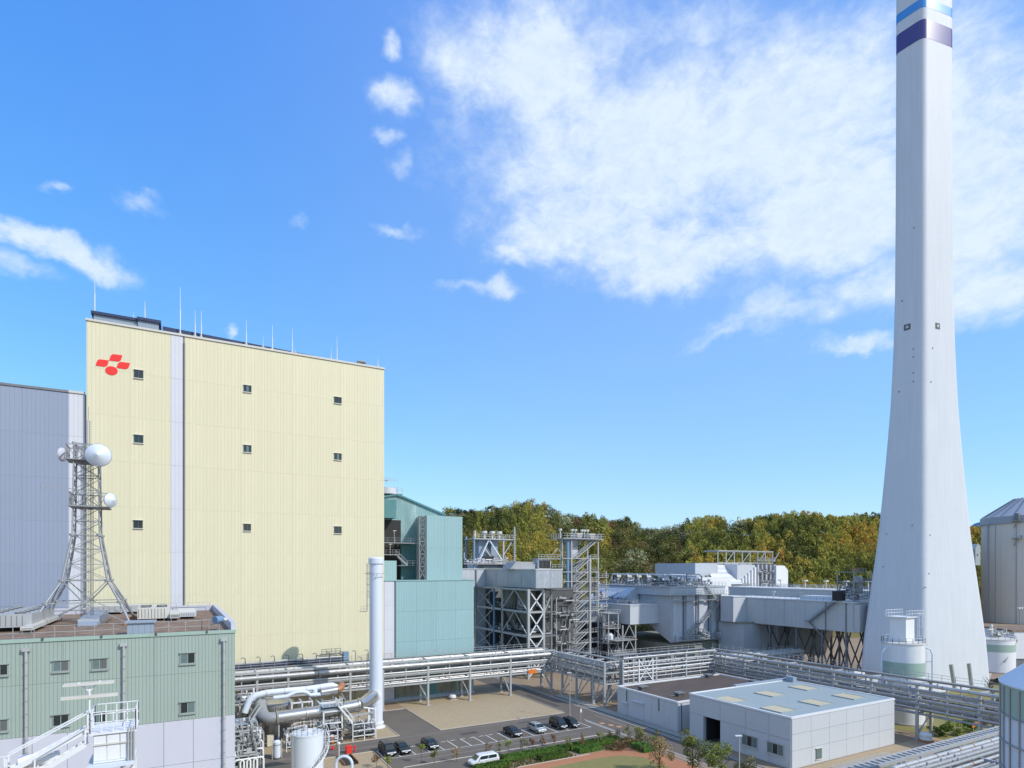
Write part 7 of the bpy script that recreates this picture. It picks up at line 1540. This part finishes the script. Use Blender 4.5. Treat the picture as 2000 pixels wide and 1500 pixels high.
# ================================================================ HEDGES, SHRUBS AND TREES
def hedge(name, label, x0, x1, y0, y1, h, seed, n, mat='hedge'):
    rg = random.Random(seed); t = thing(name, label, 'hedge', ((x0+x1)/2,(y0+y1)/2,0)); mb = MB(); mb.box(x0+.12,x1-.12,y0+.12,y1-.12,0,h-.12); mb.build('inner_growth','hillsoil',t)
    mb = MB()
    for i in range(n):
        f = rg.random(); x = rg.uniform(x0,x1); y = rg.uniform(y0,y1); z = h+rg.gauss(0,.05)
        nr = Vector((rg.gauss(0,.5),rg.gauss(0,.5),1))
        if f < .35: y = y0+rg.gauss(0,.05); z = rg.uniform(.05,h); nr = Vector((rg.gauss(0,.5),-1,rg.gauss(.3,.5)))
        elif f < .45: x = rg.choice((x0,x1))+rg.gauss(0,.05); z = rg.uniform(.05,h); nr = Vector((-1,rg.gauss(0,.5),rg.gauss(.3,.5)))
        nr.normalize(); a = nr.orthogonal().normalized(); a.rotate(Matrix.Rotation(rg.random()*6.28,3,nr)); b_ = nr.cross(a); s = rg.uniform(.10,.2); p = Vector((x,y,z))
        mb.add([p-a*s,p-b_*s*.6,p+a*s,p+b_*s*.6],[(0,1,2,3)])
    mb.build('leaves',mat,t); return t
hedge('clipped_hedge','short clipped bright green hedge block by the orange path, left one of two',49.6,54.4,79.6,81.0,.75,1,2600)
hedge('clipped_hedge','short clipped bright green hedge block by the orange path, right one of two',57.2,61.6,79.9,81.3,.75,2,2400)
hedge('long_hedge','long green hedge along the car park edge, left half',44.5,56.5,82.0,83.7,.8,3,5200)
hedge('long_hedge','long green hedge along the car park edge, right half',56.8,67.0,81.8,83.5,.9,4,4800)
hedge('low_hedge','low curved green hedge at the foot of the brown tree',66.6,69.2,75.2,78.6,.8,5,1500)
hedge('low_hedge','low green hedge at the left bottom beside the minivan',38.5,44.2,79.9,81.3,.8,6,2400)
def plant(name, label, p, h, rad, n, s, mat, seed, cat='tree', group=None, stem=.06, branches=6, lowf=.35):
    rg = random.Random(seed); t = thing(name, label, cat, (p[0],p[1],0), group)
    mb = MB(); mb.tube((p[0],p[1],0),(p[0]+rg.gauss(0,.1),p[1],h*.75),stem,7,stem*.4)
    for i in range(branches):
        a = rg.random()*6.28; z0 = h*(lowf+.45*rg.random()); r_ = rad*(.5+.5*rg.random()); mb.tube((p[0],p[1],z0),(p[0]+math.cos(a)*r_,p[1]+math.sin(a)*r_,z0+h*.22+rg.random()*h*.12),stem*.45,5,stem*.15)
    mb.build('trunk','bark',t); mb = MB(); crown(mb,(p[0],p[1],h*(.5+lowf*.45)),(rad,rad,h*(1-lowf)*.55),n,s,rg,max(7,int(rad*6)),up=.4,shell=.35); mb.build('leaves',mat,t); return t
sap = [(735,1500),(757,1503),(823,1490),(848,1493),(892,1488),(955,1482),(975,1480),(993,1475),(1020,1470),(1040,1468),(1060,1463),(1082,1459),(1110,1470),(1138,1464),(1170,1458),(1190,1450),(1206,1452),(1226,1448),(1243,1446)]
wh_ = ['bottom left of the car park, first from the left','second from the left along the car park edge','third from the left along the car park edge','fourth along the edge, left of the minivan','just left of the white minivan','right behind the white minivan roof','behind the rear of the white minivan','just right of the white minivan','in the long hedge, first past the minivan','in the long hedge, second past the minivan',
       'in the long hedge, third past the minivan','in the long hedge, fourth past the minivan','between the two clipped hedge blocks','above the right clipped hedge block','right of the clipped hedge blocks','where the long hedge nears the road','in the hedge bend near the road','on the hedge end by the road','last one at the road corner of the hedge']
for i, ((x, y), w) in enumerate(zip(sap, wh_)):
    p = G(x, y); plant('sapling','young thin-leaved sapling '+w,(p.x,p.y),2.3+.9*rg.random(),.55+.35*rg.random(),150+int(120*rg.random()),.2,rg.choice(['spring','spring','olive','brownleaf']),200+i,'sapling','saplings along the car park hedge',.04,7)
p = G(1288,1512); plant('brown_tree','slender reddish-brown leaved tree standing alone by the curved path',(p.x,p.y),5.9,1.75,1900,.2,'brownleaf',31,stem=.12,branches=14,lowf=.2)
p = G(1352,1515); plant('leafy_tree','light green loose tree in front of the warehouse doorway',(p.x,p.y),6.4,2.0,1900,.24,'spring',32,stem=.1,branches=12,lowf=.25)
p = G(1405,1528); plant('leafy_tree','light green spreading tree below the warehouse windows',(p.x,p.y),5.6,2.3,2000,.24,'spring',33,stem=.1,branches=12,lowf=.25)
p = G(1450,1535); plant('leafy_tree','olive green small tree beside the lamp in front of the warehouse',(p.x,p.y),4.2,1.7,1300,.22,'olive',34,stem=.09,branches=10,lowf=.2)
p = G(1370,1540); plant('dark_bush','dense dark green bush under the light green trees',(p.x,p.y),2.3,1.4,1500,.2,'hedge',35,'bush',stem=.07,lowf=.1)
p = G(1252,1470); plant('thin_tree','thin yellowish tree left of the brown tree at the road bend',(p.x,p.y),4.2,1.2,700,.2,'olive',36,stem=.08,branches=10,lowf=.2)
p = G(1932,1362); plant('bare_tree','nearly bare small tree on the lawn beside the chimney',(p.x,p.y),5.0,1.6,110,.2,'olive',37,stem=.13,branches=26,lowf=.3)
for i, (x, y, w, mt_) in enumerate(((1958,1377,'reddish bush on the lawn near the ribbed silo','olive'),(1972,1379,'reddish bush touching the ribbed silo edge','brownleaf'),(1838,1438,'dense green bush under the rack, left one','hedge'),(1868,1436,'dense green bush under the rack, middle one','spring'),(1892,1430,'dense green bush under the rack, right one','hedge'))):
    p = G(x, y); plant('bush', w, (p.x,p.y), 2.3 if i > 1 else 2.6, 1.7 if i > 1 else 1.2, 1300 if i > 1 else 700, .24, mt_, 60+i, 'bush', stem=.07, lowf=.05)
for i in range(9):
    p = G(1196+11*i+rg.uniform(-4,4), 1462-2.2*i+rg.uniform(-3,9)); plant('low_shrub','low brownish olive shrub in the planted corner by the road bend, '+['first','second','third','fourth','fifth','sixth','seventh','eighth','ninth'][i]+' from left',(p.x,p.y),1.1+.8*rg.random(),.8+.4*rg.random(),260,.18,rg.choice(['olive','brownleaf','spring']),400+i,'shrub','low shrubs at the road bend',.04,5,.1)
gm = MB(); rg2 = random.Random(77)
for i in range(2600):
    x, y = rg2.uniform(62,70), rg2.uniform(79,83.4)
    if rg2.random() < .5: x, y = rg2.uniform(40,56), rg2.uniform(79.2,82)
    a = rg2.random()*6.28; s = rg2.uniform(.06,.16); gm.add([(x-s*math.cos(a),y-s*math.sin(a),.03),(x+s*math.cos(a),y+s*math.sin(a),.03),(x+s*.3*math.sin(a),y,.2+s)],[(0,1,2)])
o = gm.build('ground_cover','olive'); o['kind'] = 'stuff'
